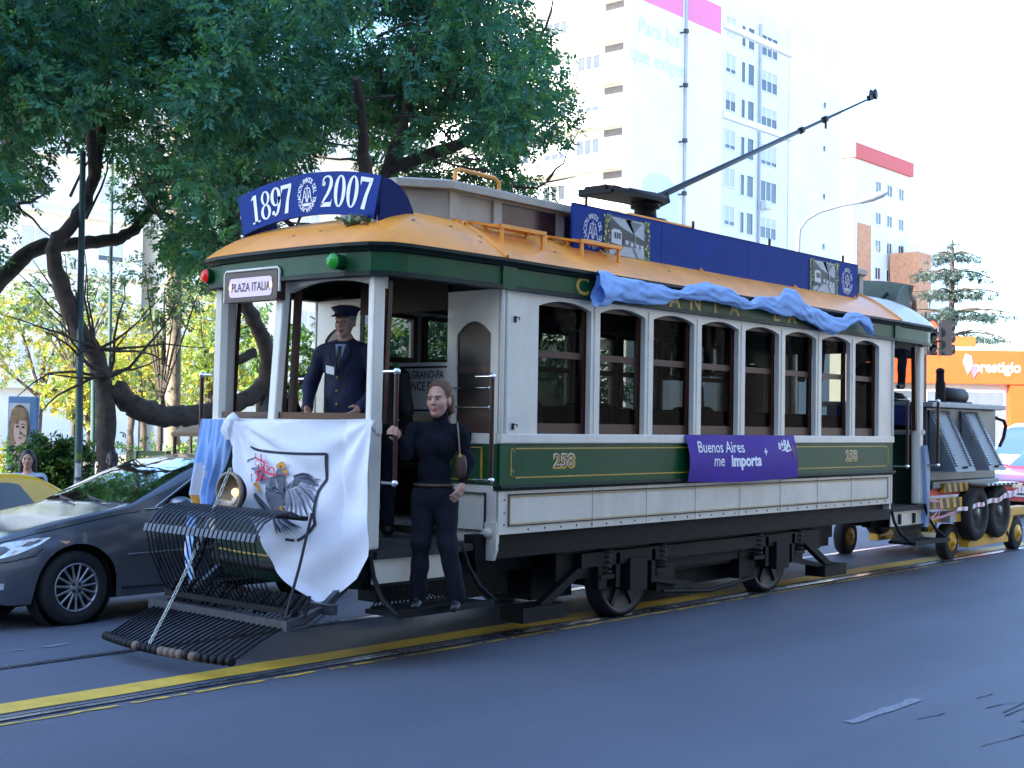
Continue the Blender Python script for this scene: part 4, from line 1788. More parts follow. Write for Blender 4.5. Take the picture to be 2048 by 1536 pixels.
for cx in (1.50, 6.28):
    b = MB()
    emblem(b, lambda x, y, cx=cx: (cx + x, .2825, 3.385 + y), .13, .155)
    b.build('emblem', M_emb, bd)
M_photo = [mat('photo_dark', (.012, .020, .018), .5, var=.3, scale=20), mat('photo_light', (.36, .39, .42), .5, var=.18, scale=25), mat('photo_mid', (.11, .14, .14), .5, var=.4, scale=30),
           mat('photo_white', (.50, .54, .55), .5, var=.08, scale=30), mat('flower_yellow', (.55, .55, .05), .6, var=.3, scale=30), mat('leaf_green', (.05, .22, .04), .6, var=.4, scale=30), mat('flower_pink', (.45, .25, .30), .6, var=.3)]
for cx, w in ((2.0, .70), (5.72, .66)):
    x0, x1, z0, z1 = cx - w / 2, cx + w / 2, Z0 + .035, Z1 - .03
    root = bd
    b = MB()

    def P(u, v, d=0, x0=x0, x1=x1, z0=z0, z1=z1):
        return (x0 + (x1 - x0) * u, .2815 - d, z0 + (z1 - z0) * v)
    b.poly([P(0, 0), P(1, 0), P(1, 1), P(0, 1)], 0)
    b.poly([P(.12, .04, .001), P(.88, .04, .001), P(.88, .96, .001), P(.12, .96, .001)], 2)
    b.poly([P(.16, .97, .002), P(.60, .97, .002), P(.66, .60, .002), P(.40, .72, .002)], 1)
    b.poly([P(.45, .97, .002), P(.88, .97, .002), P(.88, .52, .002), P(.66, .60, .002)], 1)
    b.poly([P(.56, .94, .003), P(.82, .93, .003), P(.66, .66, .003)], 2)
    b.poly([P(.12, .94, .003), P(.40, .74, .003), P(.88, .52, .003), P(.88, .40, .003), P(.12, .26, .003)], 0)
    b.poly([P(.12, .04, .004), P(.88, .04, .004), P(.88, .30, .004), P(.42, .28, .004), P(.12, .16, .004)], 1)
    b.poly([P(.36, .28, .005), P(.20, .04, .005), P(.26, .04, .005), P(.44, .28, .005)], 2)
    b.poly([P(.60, .28, .005), P(.70, .04, .005), P(.76, .04, .005), P(.66, .28, .005)], 2)
    b.poly([P(.16, .32, .005), P(.38, .28, .005), P(.38, .62, .005), P(.33, .68, .005), P(.20, .68, .005), P(.16, .62, .005)], 3)
    b.poly([P(.14, .20, .006), P(.38, .20, .006), P(.38, .30, .006), P(.14, .33, .006)], 0)
    for u in (.22, .27, .32):
        b.poly([P(u, .45, .007), P(u + .035, .45, .007), P(u + .035, .60, .007), P(u, .60, .007)], 0)
    b.poly([P(.44, .34, .005), P(.86, .30, .005), P(.86, .38, .005), P(.60, .45, .005), P(.44, .46, .005)], 2)
    for u, v in ((.47, .40), (.58, .36), (.70, .34), (.80, .33)):
        b.poly([P(u, v - .05, .006), P(u + .05, v - .05, .006), P(u + .05, v + .05, .006), P(u, v + .05, .006)], 3)
    b.tube([P(.67, .34, .006), P(.67, .62, .006)], .004, 4, 3)
    rr = random.Random(int(cx * 10))
    for k in range(170):
        if k % 2:
            u, v = rr.choice((rr.uniform(.0, .11), rr.uniform(.89, 1.0))), rr.uniform(0, 1)
        else:
            u, v = rr.uniform(.0, 1) if rr.random() < .2 else rr.choice((rr.uniform(0, .14), rr.uniform(.86, 1))), rr.choice((rr.uniform(0, .05), rr.uniform(.94, 1), rr.uniform(0, 1)))
        if .13 < u < .87 and .05 < v < .95:
            continue
        s = rr.uniform(.006, .014)
        a = rr.uniform(0, 6)
        c = P(u, v, .004 + k * .00003)
        b.poly([(c[0] + s * math.cos(a + q), c[1], c[2] + s * math.sin(a + q)) for q in (0, 1.3, 2.4, 3.9, 5.1)], rr.choice((4, 5, 5, 4, 6, 2)))
    b.build('tram_picture', M_photo, bd)

# withered leaves lying on the hood under the sign
M_dryleaf = mat('withered_leaf', (.16, .22, .12), .8, var=.4, scale=40)
b = MB()
rr = random.Random(9)
for k in range(46):
    c = Vector((-1.10 + rr.gauss(0, .035), .50 + rr.gauss(0, .10), 3.145 + rr.uniform(0, .05)))
    d = Vector((rr.gauss(0, 1), rr.gauss(0, 1), rr.gauss(0, .5))).normalized()
    u = d.cross(Vector((rr.gauss(0, 1), rr.gauss(0, 1), 1))).normalized()
    l, w = rr.uniform(.03, .06), rr.uniform(.012, .025)
    b.poly([c - d * l, c - u * w, c + d * l, c + u * w])
tag(b.build('leaf_sprig', M_dryleaf), 'small withered leafy sprig lying on the orange roof below the blue sign', 'leaves')


# ---- cloth
def cloth_mat(name, col, tr, rough=.85):
    return mat(name, col, rough, var=.12 if col[0] < .5 else .04, scale=5, bump=.12, bscale=300, trans=tr, spec=.2, tmix=.15)


M_wcloth = cloth_mat('white_cloth', (.84, .86, .93), (.80, .82, .90))
M_bcloth = cloth_mat('sky_blue_cloth', (.34, .53, .88), (.34, .53, .88))
M_sun = mat('flag_sun', (.55, .27, .03), .8, var=.3, scale=60)
M_wcloth2 = cloth_mat('white_stripe_cloth', (.72, .74, .80), (.7, .72, .8))


def curve(pts, t):
    """Point at t in 0..1 along a polyline, by length."""
    P = [Vector(p) for p in pts]
    ls = [(P[i + 1] - P[i]).length for i in range(len(P) - 1)]
    s = t * sum(ls)
    for i, l in enumerate(ls):
        if s <= l or i == len(ls) - 1:
            return P[i] + (P[i + 1] - P[i]) * min(1, s / max(l, 1e-9))
        s -= l


def coons(top, bot, left, right, u, v):
    a, c = curve(top, u), curve(bot, u)
    l, r = curve(left, v), curve(right, v)
    p00, p10, p01, p11 = curve(top, 0), curve(top, 1), curve(bot, 0), curve(bot, 1)
    return a * (1 - v) + c * v + l * (1 - u) + r * u - (p00 * (1 - u) * (1 - v) + p10 * u * (1 - v) + p01 * (1 - u) * v + p11 * u * v)


def front_x(y, z):
    yy = max(.2, min(1.94, y))
    return min(dashx(yy, z), -1.215 if y < .3 else 0) - .085


KN = (1.46, 1.70)
F_top = [(1.465, 1.700), (1.30, 1.688), (1.044, 1.676), (.568, 1.712), (.038, 1.726)]
F_right = [(.038, 1.726), (.050, 1.3), (.044, .777)]
F_left = [(1.465, 1.70), (1.473, 1.549), (1.399, 1.362), (1.31, 1.12), (1.167, .962), (.999, .807), (.849, .618), (.627, .51), (.448, .424)]
F_bot = [(.448, .424), (.286, .518), (.133, .615), (.044, .777)]


def flag_wr(y, z):
    d = math.hypot(y - KN[0], z - KN[1])
    a = math.atan2(KN[1] - z, KN[0] - y)
    w = .020 * math.sin(a * 17 + .6) * min(1, d / .35) * math.exp(-d * 1.2)
    w += .012 * math.sin(a * 29 + 2) * min(1, d / .3) * math.exp(-d * 1.6)
    d2 = math.hypot(y - .04, z - 1.72)
    a2 = math.atan2(1.72 - z, y - .04)
    w += .016 * math.sin(a2 * 11) * min(1, d2 / .3) * math.exp(-d2 * .9)
    # sagging folds towards the lower tip
    q = (z - .43) * .8 + (y - .45) * .55
    w += .022 * math.sin(q * 15 + 2 * y) * max(0, 1 - abs(z - .75) / .5)
    w -= .05 * max(0, .9 - z) * (1 if z < .9 else 0)
    return w


def flag_pt(u, v):
    p = coons(F_top, F_bot, F_left, F_right, u, v)
    y, z = p.x, p.y
    edge = .045 * math.exp(-(u / .06) ** 2)        # rolled edge towards the lamp
    return (front_x(y, z) - .012 + flag_wr(y, z) - edge, y, z)


wf = thing('hanging_flag', 'white flag with a shield and a painted bird draped over the tram front', 'flag', (-1.3, .7, 1.7))
b = MB()
b.grid(flag_pt, 70, 60)
cloth = b.build('flag_cloth', M_wcloth, wf)
b = MB()
b.grid(lambda u, v: (lambda a, r: (front_x(1.46, 1.7) - .03 + .05 * math.cos(a) * r, 1.475 + .05 * math.sin(a) * r * (1 + .3 * math.sin(3 * a)), 1.70 + .06 * (v - .5) * 2))(2 * PI * u, math.sin(PI * v) + .05), 14, 8, 0, True, True)
for k in range(3):
    b.tube([(front_x(1.46, 1.7) - .05, 1.47 + .02 * k, 1.69), (front_x(1.46, 1.6) - .06, 1.49 + .03 * k, 1.62), (front_x(1.46, 1.55) - .05, 1.48 + .02 * k, 1.55)], [.03, .025, .008], 8)
b.build('knot', M_wcloth, wf)
b = MB()
b.grid(lambda u, v: (front_x(.3, 1.2) - .0525 + flag_wr(.30 + .02 * u, 1.715 - .98 * v) + .03, .36 - .008 * u - .02 * v, 1.713 - .95 * v), 1, 12)
M_seam = mat('cloth_seam', (.70, .70, .76), .9, var=.05)

# the painted shield and bird
M_pblack = mat('flag_black_paint', (.02, .025, .04), .8, var=.2)
M_pgrey = mat('flag_grey_paint', (.12, .135, .18), .8, var=.35, scale=45)
M_pdark = mat('flag_dark_grey_paint', (.03, .04, .07), .8, var=.3, scale=45)
M_pred = mat('flag_red_paint', (.62, .05, .10), .8, var=.2, scale=40)
M_porange = mat('flag_orange_paint', (.60, .25, .03), .8, var=.2)
M_plight = mat('flag_light_grey_paint', (.30, .32, .40), .8, var=.25, scale=45)


def EM(p, lift=.004):
    zx, zy = p
    y = 1.268 - (zx - 165) * .000732 - (zy - 90) * .00002
    z = 1.505 - (zy - 90) * .00051 + (zx - 165) * .000015
    return (front_x(y, z) - .012 + flag_wr(y, z) - lift, y, z)


class Draw:
    def __init__(s):
        s.b = MB(); s.k = 0

    def put(s, polys, m, fine=True):
        s.k += 1
        for q in polys:
            s.b.poly([EM(p, .0035 + s.k * .00022) for p in q], m)


dr = Draw()
# shield outline
for pts in ([(165, 92), (330, 140), (600, 175), (900, 187), (1275, 190)], [(1272, 185), (1258, 350), (1250, 550)], [(1250, 545), (1175, 680), (1145, 850), (1120, 1050), (1125, 1170)],
            [(1128, 1165), (1020, 1310), (890, 1415)], [(860, 1412), (760, 1400)], [(268, 190), (262, 235), (190, 290), (185, 320)], [(262, 490), (225, 540), (222, 600)]):
    dr.put(stroke(pts, 38 if pts[0][0] > 300 or pts[0][1] < 100 else 16), 0)
# near wing: fan of long feathers
for i in range(17):
    t = i / 16
    x0, y0 = 745 + 260 * t, 700 - 150 * t + 60 * math.sin(t * 3)
    a = 1.55 - .95 * t + (.12 if i % 2 else 0)
    l = 330 + 130 * math.sin(t * PI) - 60 * t
    ex, ey = x0 + l * math.cos(a) * .9, y0 + l * math.sin(a)
    if t > .75:
        ex, ey = x0 + 190 * (1 - .2 * (t - .75)), y0 + 260 - 1100 * (t - .75)
    dr.put(stroke([(x0, y0), ((x0 + ex) / 2 + 14, (y0 + ey) / 2), (ex, ey)], [34, 42, 5]), 5 if i % 3 else 2)
    dr.put(stroke([(x0 + 20, y0 + 60), ((x0 + ex) / 2 + 20, (y0 + ey) / 2), (ex, ey)], [4, 12, 4]), 1 if i % 2 else 0)
for i in range(9):
    t = i / 8
    dr.put(stroke([(730 + 170 * t, 690 - 60 * t), (820 + 110 * t, 640 - 120 * t), (880 + 90 * t, 600 - 110 * t)], [26, 34, 18]), (2, 5, 2, 1)[i % 4])
for dx, dy in ((180, -10), (230, 30), (235, 70), (260, 120), (150, -20)):
    dr.put(stroke([(880, 520), (880 + dx * .6, 480 + dy * .5), (880 + dx, 490 + dy)], [50, 30, 5]), 1)
    dr.put(stroke([(890, 540), (890 + dx * .5, 520 + dy * .5), (890 + dx * .9, 520 + dy)], [40, 24, 5]), 2)
# far wing on the left
for i in range(10):
    t = i / 9
    dr.put(stroke([(430 - 60 * t, 600 - 60 * t), (330 - 40 * t + 60, 480 - 90 * t), (260 + 110 * t, 400 - 20 * t)], [44, 52, 18]), (2, 5, 2)[i % 3])
# body and breast
dr.put(disc((600, 650), (130, 130), 20), 2)
dr.put(disc((575, 630), (95, 95), 18), 5)
dr.put(disc((680, 600), (80, 110), 18), 2)
dr.put(stroke([(720, 400), (700, 480), (660, 600), (600, 760), (640, 930), (690, 1000)], [70, 100, 210, 250, 190, 60]), 2)
dr.put(stroke([(650, 690), (560, 800), (620, 900), (670, 980)], [110, 150, 130, 60]), 1)
for i in range(16):
    x, y = 470 + (i * 53) % 230, 690 + (i * 37) % 250
    dr.put(stroke([(x, y), (x + 30, y + 25), (x + 65, y + 28)], [6, 22, 5]), (0, 5, 1)[i % 3])
# back and lower wing behind
dr.put(stroke([(330, 770), (430, 900), (560, 1040)], [70, 90, 60]), 2)
dr.put(stroke([(400, 900), (500, 1000), (600, 1060)], [20, 26, 14]), 1)
# tail
for i in range(8):
    t = i / 7
    dr.put(stroke([(600 + 90 * t, 1020), (640 + 150 * t, 1160 - 30 * t), (690 + 300 * t, 1320 - 90 * t)], [46, 56, 8]), (2, 1, 5)[i % 3])
    dr.put(stroke([(620 + 90 * t, 1080), (690 + 230 * t, 1260 - 60 * t)], [5, 8]), 0)
# head
dr.put(disc((725, 440), (48, 58), 16), 2)
dr.put(disc((720, 360), (58, 46), 16), 4)
dr.put([[(670, 340), (712, 300), (750, 310), (785, 350), (740, 350)]], 4)
dr.put(disc((790, 442), (42, 26), 12), 4)
dr.put([[(755, 470), (835, 492), (770, 498)]], 3)
dr.put(disc((722, 372), (14, 14), 10), 0)
# legs
dr.put(stroke([(350, 610), (390, 660), (430, 740)], [60, 40, 26]), 4)
dr.put(stroke([(680, 930), (720, 1000), (790, 1080)], [36, 44, 18]), 4)
dr.put(stroke([(700, 1010), (760, 1040), (800, 1040)], [20, 22, 8]), 1)
# the red scrolled ornament
for pts, w in (([(310, 245), (380, 275), (440, 300), (500, 310)], 26), ([(436, 200), (432, 250), (440, 290)], 24), ([(485, 310), (480, 400), (490, 445), (560, 475), (690, 500)], 30),
               ([(560, 410), (590, 385), (630, 395), (645, 440), (635, 490)], 16), ([(540, 440), (545, 410), (575, 410), (570, 435)], 18), ([(310, 340), (330, 300), (370, 300)], 14), ([(305, 345), (340, 370), (390, 350)], 14),
               ([(330, 470), (350, 440), (420, 420), (480, 450)], 26), ([(330, 470), (360, 490), (420, 470)], 16), ([(430, 470), (400, 520), (380, 590)], 50), ([(440, 520), (490, 550), (550, 520)], 22),
               ([(510, 330), (550, 330)], 14), ([(520, 345), (520, 375), (545, 378), (548, 355)], 12), ([(430, 400), (460, 380), (480, 420)], 30)):
    dr.put(stroke(pts, w), 3)
dr.put(disc((440, 345), (14, 14), 10), 0)
dr.b.build('painted_shield', [M_pblack, M_pdark, M_pgrey, M_pred, M_porange, M_plight], wf)

# the sky blue and white flag at the far side of the front
af = thing('hanging_flag', 'sky blue and white striped flag with a gold sun bunched beside the headlight', 'flag', (-1.25, 1.75, 1.7))
A_top = [(2.03, 1.705), (1.75, 1.705), (1.48, 1.705)]
A_left = [(2.03, 1.705), (2.09, 1.456), (2.16, 1.107), (2.02, .96)]
A_right = [(1.48, 1.705), (1.52, 1.548), (1.60, 1.36), (1.72, 1.20), (1.80, .98)]
A_bot = [(2.02, .96), (1.93, .92), (1.80, .98)]


def af_pt(u, v):
    p = coons(A_top, A_bot, A_left, A_right, u, v)
    y, z = p.x, p.y
    x = front_x(min(y, 1.95), z)
    w = .026 * math.sin((u * 3.1 + .25 * v) * 2 * PI + .8) * min(1, v * 3 + .15) + .014 * math.sin((u * 6.3 - .5 * v) * 2 * PI)
    return (x - .03 + w, y, z)


def af_m(u, v):
    if (u - .20) ** 2 / .03 + (v - .86) ** 2 / .012 < 1:
        return 2
    return 1 if .04 < u - .22 * (1 - v) < .42 and v > .38 + .25 * u else 0


b = MB()
b.grid(af_pt, 44, 40, af_m)
b.build('flag_cloth', [M_bcloth, M_wcloth2, M_sun], af)
b = MB()
tail = [(1.90, 1.0), (1.86, .85), (1.84, .72), (1.78, .60), (1.66, .47)]


def tl(u, v):
    c = curve(tail, v)
    wd = .10 + .05 * math.sin(v * 5)
    return (-1.42 - .18 * v - .02 * math.sin(u * 9 + v * 4), c.x + (u - .5) * wd, c.y + .03 * math.sin(u * 7))


b.grid(tl, 14, 24, lambda u, v: 1 if (int(u * 7) % 3 == 1 and v > .3) else 0)
b.build('flag_tail', [M_bcloth, M_wcloth2], af)

# bunched blue cloth along the letterboard
dz = [(1.07, 3.00, 2.66), (1.18, 3.0, 2.67), (1.32, 2.97, 2.73), (1.6, 2.97, 2.735), (2.0, 2.955, 2.76), (2.22, 2.93, 2.82), (2.33, 2.925, 2.85), (2.48, 3.0, 2.84), (2.70, 3.04, 2.845), (3.1, 3.02, 2.84), (3.35, 2.95, 2.82), (3.46, 2.91, 2.83),
      (3.65, 2.99, 2.85), (3.95, 3.01, 2.82), (4.2, 3.12, 2.80), (4.36, 3.13, 2.82), (4.6, 3.0, 2.80), (4.75, 2.97, 2.77), (5.0, 2.94, 2.71), (5.2, 2.91, 2.68), (5.42, 2.90, 2.74), (5.55, 2.96, 2.80), (5.75, 2.98, 2.86), (5.9, 2.95, 2.80), (6.05, 2.88, 2.73)]


def lerp_t(tab, x):
    for a, c in zip(tab[:-1], tab[1:]):
        if x <= c[0]:
            t = max(0, (x - a[0]) / (c[0] - a[0]))
            t = t * t * (3 - 2 * t)
            return [p + (q - p) * t for p, q in zip(a[1:], c[1:])]
    return list(tab[-1][1:])


def drape(u, v):
    x = 1.05 + 5.01 * u
    zt, zb = lerp_t(dz, x)
    c, h = (zt + zb) / 2, (zt - zb) / 2
    a = 2 * PI * v
    tw = x * 1.7
    crease = .80 - .16 * abs(math.sin(2.5 * a + x * 7 + math.sin(x * 11))) - .10 * abs(math.sin(4 * a - x * 13)) + .16 + .11 * math.sin(3 * a + tw * 3 + 2 * math.sin(x * 4)) + .07 * math.sin(7 * a - tw * 5) + .05 * math.sin(x * 23 + 4 * math.sin(a + x * 3))
    d = .055 * (.5 + h / .12 * .5) * crease
    hh = h * (.93 + .07 * math.sin(5 * a + x * 9))
    return (x + .03 * math.sin(a * 2 + x * 6), -.105 - .02 * math.sin(x * 2.3) + d * math.cos(a), c + hh * math.sin(a) * (crease * .35 + .65))


b = MB()
b.grid(drape, 260, 40, 0, True)
dp = tag(b.build('draped_cloth', M_bcloth), 'sky blue cloth bunched and tied along the tram side above the windows', 'cloth')

# purple banner
M_purple = mat('purple_banner', (.052, .012, .27), .6, spec=.25, var=.12, scale=5, bump=.08, bscale=14)
pb = thing('banner', 'purple banner reading Buenos Aires me importa hung on the tram side', 'banner', (3.5, -.05, 1.2))


def ban(x, s, d=0.0):
    # s runs down the cloth 0..1
    bulge = .028 * math.sin(PI * min(1, s * .9)) + .012 * math.sin(x * 5 + s * 3) + .03 * s
    return (x + .01 * math.sin(s * 4), -.03 - bulge - d, 1.632 - (.425 + .02 * math.sin((x - 2.5) / 2 * PI)) * s)


b = MB()
b.grid(lambda u, v: ban(2.50 + 2.02 * u, v), 40, 14)
pc = b.build('banner_cloth', M_purple, pb)
M_banwhite = mat('banner_white', (.78, .78, .84), .6, var=.04)


def bl_(x, y):
    return ban(x, (1.632 - y) / .435, .004)


b = MB()
text_into(b, 'Buenos Aires', .150, lambda x, y: bl_(3.07 + x, 1.515 + y), 0, .0012, 1.05)
text_into(b, 'me', .150, lambda x, y: bl_(3.03 + x, 1.39 + y), 0, .0012, 1.05)
text_into(b, 'importa', .150, lambda x, y: bl_(3.50 + x, 1.39 + y), 0, .006, 1.08)
text_into(b, '+', .12, lambda x, y: bl_(3.855 + x, 1.468 + y), 0, .005, .85)
text_into(b, 'a+BA', .125, lambda x, y: bl_(4.26 + x, 1.535 + y), 0, .005, .95)
for q in stroke([(4.19, 1.475), (4.25, 1.49), (4.31, 1.475), (4.42, 1.487)], [.008, .02, .026, .006]):
    b.poly([bl_(x, y) for x, y in q])
b.build('lettering', M_banwhite, pc)
b = MB()
b.tube([bl_(4.42, 1.53), bl_(4.445, 1.46), bl_(4.455, 1.40)], .006, 5)
b.build('lining', M_gold, pc)
# route board in the far body window
rb = thing('route_board', 'white route board lettered Belgrano and Once inside the tram beyond the doorway', 'sign', (.6, 1.42, 1.7))
b = MB()
b.box(.60, 1.12, 1.78, .615, 1.72, 2.225, 0)
for z in (1.80, 1.99 + .185):
    b.box(.596, 1.13, z, .60, 1.71, z + .018, 1)
bo = b.build('board', [M_signwhite, M_ink], rb)
lettering('BELGRANO-PA', .095, lambda x, y: (.594, 1.43 - x, 2.115 + y), M_ink, bo, sx=.80, bold=.001)
lettering('ONCE P.PA', .105, lambda x, y: (.594, 1.42 - x, 2.015 + y), M_ink, bo, sx=.82, bold=.001)

# ---------------------------------------------------------------- people
M_skin = mat('skin', (.46, .25, .175), .5, var=.06, scale=30)
M_lips = mat('lips', (.36, .11, .10), .45, var=.05)
M_hairb = mat('brown_hair', (.15, .075, .030), .5, var=.4, scale=60, bump=.4, bscale=120)
M_hairk = mat('black_hair', (.010, .008, .008), .45, var=.4, scale=60, bump=.4, bscale=120)
M_hairg = mat('grey_hair', (.22, .20, .19), .6, var=.3, scale=60, bump=.4, bscale=120)
M_knit = mat('navy_knit', (.008, .009, .015), .95, spec=.15, var=.25, scale=30, bump=.35, bscale=220)
M_jean = mat('dark_denim', (.011, .012, .019), .9, spec=.15, var=.35, scale=14, bump=.3, bscale=160)
M_shoe = mat('black_shoe', (.012, .012, .013), .4, var=.2)
M_uniform = mat('navy_uniform', (.005, .009, .040), .8, var=.2, scale=14, bump=.2, bscale=160)
M_blackcloth = mat('black_jacket', (.008, .008, .010), .75, var=.3, scale=14)
M_eye = mat('eye_white', (.34, .30, .28), .2, var=0)
M_iris = mat('eye_iris', (.02, .014, .010), .15, var=0)
M_belt = mat('leather', (.06, .025, .012), .45, var=.3)
M_shirt = mat('pale_blue_shirt', (.25, .33, .50), .8, var=.1)
PEOPLE = [M_skin, M_lips, M_eye, M_iris]      # slots 0..3, clothes after


def place_np(V, P0, ax, ay):
    """Local (a, b, z) to world: a along ax, b along ay."""
    return np.array(P0) + V[:, :1] * np.array(ax) + V[:, 1:2] * np.array(ay) + V[:, 2:] * np.array((0, 0, 1.0))


def head_parts(c, yaw, pitch=0.0, s=1.0, h=.0055):
    """Head in a local frame (face towards +y), turned by yaw about z and tilted by pitch; returns mesh pieces."""
    B = Body()
    B.ell((0, -.012, .035), (.072, .092, .092), k=.02)
    B.ell((0, .02, -.035), (.058, .066, .075), k=.03)
    B.ell((0, .058, -.088), (.024, .024, .020), k=.03)
    for q in (-1, 1):
        B.ell((q * .036, .052, -.018), (.026, .028, .030), k=.02)
        B.cone((q * .014, .086, .036), (q * .044, .072, .036), .010, .009, k=.012)
        B.ell((q * .074, -.008, -.004), (.010, .020, .032), k=.006)
        B.ell((q * .031, .094, .014), (.017, .016, .011), k=.012, sub=True)
    B.cone((0, .083, .022), (0, .104, -.016), .008, .0125, k=.010)
    for q in (-1, 1):
        B.ell((q * .011, .094, -.020), (.009, .010, .008), k=.006)
    B.ell((0, .080, -.050), (.023, .014, .0075), k=.006, m=1)
    B.ell((0, .078, -.060), (.019, .014, .007), k=.006, m=1)
    V, F = B.mesh(h)
    M = B.label(V[F].mean(1))
    out = [(V, F, M)]
    for q in (-1, 1):
        E = Body().ell((q * .031, .0745, .012), (.0125, .0125, .0085))
        v, f = E.mesh(.004)
        cc = v[f].mean(1)
        m = np.where((np.hypot(cc[:, 0] - q * .031 + .002, cc[:, 2] - .013) < .0065) & (cc[:, 1] > .078), 3, 2)
        out.append((v, f, m))
    V, F, M = join_np(out)
    cy, sy, cp, sp = math.cos(yaw), math.sin(yaw), math.cos(pitch), math.sin(pitch)
    Rx = np.array(((1, 0, 0), (0, cp, -sp), (0, sp, cp)))
    Rz = np.array(((cy, -sy, 0), (sy, cy, 0), (0, 0, 1)))
    Rm = Rz @ Rx
    return (V * s) @ Rm.T + np.array(c), F, M, Rm


def hair_mesh(kind, c, Rm, s=1.0):
    B = Body()
    if kind == 'tied':
        B.ell((0, -.026, .045), (.081, .096, .092), k=.02)
        B.ell((0, .090, -.012), (.074, .082, .106), k=.010, sub=True)
        B.ell((0, .02, -.085), (.12, .085, .085), k=.012, sub=True)
        B.ell((0, -.02, -.15), (.09, .09, .07), k=.02, sub=True)
        B.cone((0, -.10, .01), (0, -.125, -.06), .034, .030, k=.03)
        B.cone((.0, -.125, -.06), (.03, -.085, -.19), .036, .018, k=.03)
        B.cone((.045, -.07, .04), (.05, -.085, -.06), .042, .032, k=.03)
    elif kind == 'long':
        B.ell((0, -.025, .045), (.086, .102, .098), k=.02)
        B.ell((0, .095, -.020), (.058, .080, .098), k=.015, sub=True)
        for q in (-1, 0, 1):
            B.cone((q * .065, -.03, .0), (q * .075, -.045, -.20), .045, .04, k=.04)
    else:
        B.ell((0, -.018, .045), (.078, .096, .090), k=.02)
        B.ell((0, .09, -.025), (.075, .085, .085), k=.012, sub=True)
        B.ell((0, -.01, -.11), (.10, .10, .075), k=.02, sub=True)
    V, F = B.mesh(.007)
    return (V * s) @ Rm.T + np.array(c), F


def hand_parts(wrist, d, n, s=1.0, curl=.5, grip=None):
    """Hand from the wrist along d with palm normal n; five fingers bent by curl (radians per joint)."""
    d = np.array(d, float); d /= np.linalg.norm(d)
    n = np.array(n, float); n -= d * (n @ d); n /= np.linalg.norm(n)
    t = np.cross(d, n)
    w = np.array(wrist, float)
    B = Body()
    B.cone(w - d * .02, w + d * .03, .020, .024, k=.02)
    for k in (-1, 0, 1):
        B.cone(w + d * .025 + t * k * .018, w + d * .078 + t * k * .022, .014, .012, k=.016)
    ln = (.066, .074, .069, .054)
    for i, l in enumerate(ln):
        p = w + d * .080 + t * (i - 1.5) * .0185
        a = 0.0
        cc = curl * (1 + .12 * (i - 1))
        r = .0085
        for seg, fr in enumerate((.45, .32, .23)):
            a += cc
            dd = d * math.cos(a) + n * math.sin(a)
            q = p + dd * l * fr
            B.cone(p, q, r, r * .9, k=.006)
            p, r = q, r * .9
    p = w + d * .028 - t * .026
    q = p + (d * .55 - t * .55 + n * .55) * .036
    B.cone(p, q, .012, .0105, k=.012)
    q2 = q + (d * .75 + n * .62 + t * .1) * .030
    B.cone(q, q2, .0098, .008, k=.006)
    V, F = B.mesh(.0036)
    return V, F, np.zeros(len(F), int)


def finish(name, parent, pieces, mats_, P0, ax, ay):
    V, F, M = join_np(pieces)
    return npmesh(name, place_np(V, P0, ax, ay), F, mats_, parent, True, M)


# --- the woman riding on the step
P0, ax, ay = (-.80, -.10, 0), (.652, -.758, 0), (-.757, -.652, 0)
wm = thing('person', 'woman in black turtleneck and dark jeans standing on the tram step holding the rail', 'person', (-.8, -.05, .40))
B = Body()
KN_, JE, SH = 4, 5, 6
# torso
B.ell((-.005, 0, 1.54), (.150, .090, .13), k=.05, m=KN_)
B.ell((-.010, .052, 1.545), (.105, .055, .075), k=.05, m=KN_)
B.ell((-.012, 0, 1.36), (.122, .084, .13), k=.06, m=KN_)
B.cone((-.15, -.01, 1.655), (.15, -.01, 1.645), .052, .052, k=.05, m=KN_)
B.cone((.02, -.01, 1.64), (.028, .0, 1.765), .062, .056, k=.03, m=KN_)
B.ell((-.012, -.0, 1.19), (.160, .105, .115), k=.05, m=JE)
B.ell((-.012, -.06, 1.16), (.130, .070, .09), k=.05, m=JE)
# legs
B.chain([(-.085, 0, 1.12), (-.095, .045, .86), (-.115, -.02, .49)], [.092, .066, .062], .03, JE)
B.chain([(.075, 0, 1.12), (.092, .05, .85), (.165, .03, .48)], [.092, .067, .064], .03, JE)
for x, y in ((-.115, -.02), (.168, .03)):
    B.cone((x, y - .04, .425), (x - .02, y + .13, .415), .036, .030, k=.02, m=SH)
    B.cone((x, y, .50), (x, y - .01, .43), .05, .04, k=.02, m=SH)
# arms
B.chain([(-.175, -.01, 1.645), (-.205, .06, 1.475), (-.255, .175, 1.605)], [.052, .041, .030], .03, KN_)
B.chain([(.172, -.01, 1.635), (.225, -.035, 1.42), (.195, .045, 1.285)], [.054, .042, .030], .03, KN_)
V, F = B.mesh(.0085, fold=.0055, foldscale=15)
M = B.label(V[F].mean(1))
hc_, hyaw = (.012, .022, 1.862), .36
hv, hf, hm, Rm = head_parts(hc_, hyaw, -.03, 1.06)
pieces = [(V, F, M), (hv, hf, hm),
          hand_parts((-.258, .185, 1.612), (-.15, .85, .35), (-.95, -.25, 0), curl=.85),
          hand_parts((.192, .052, 1.272), (-.35, .35, -.75), (-.7, -.5, -.2), curl=.35)]
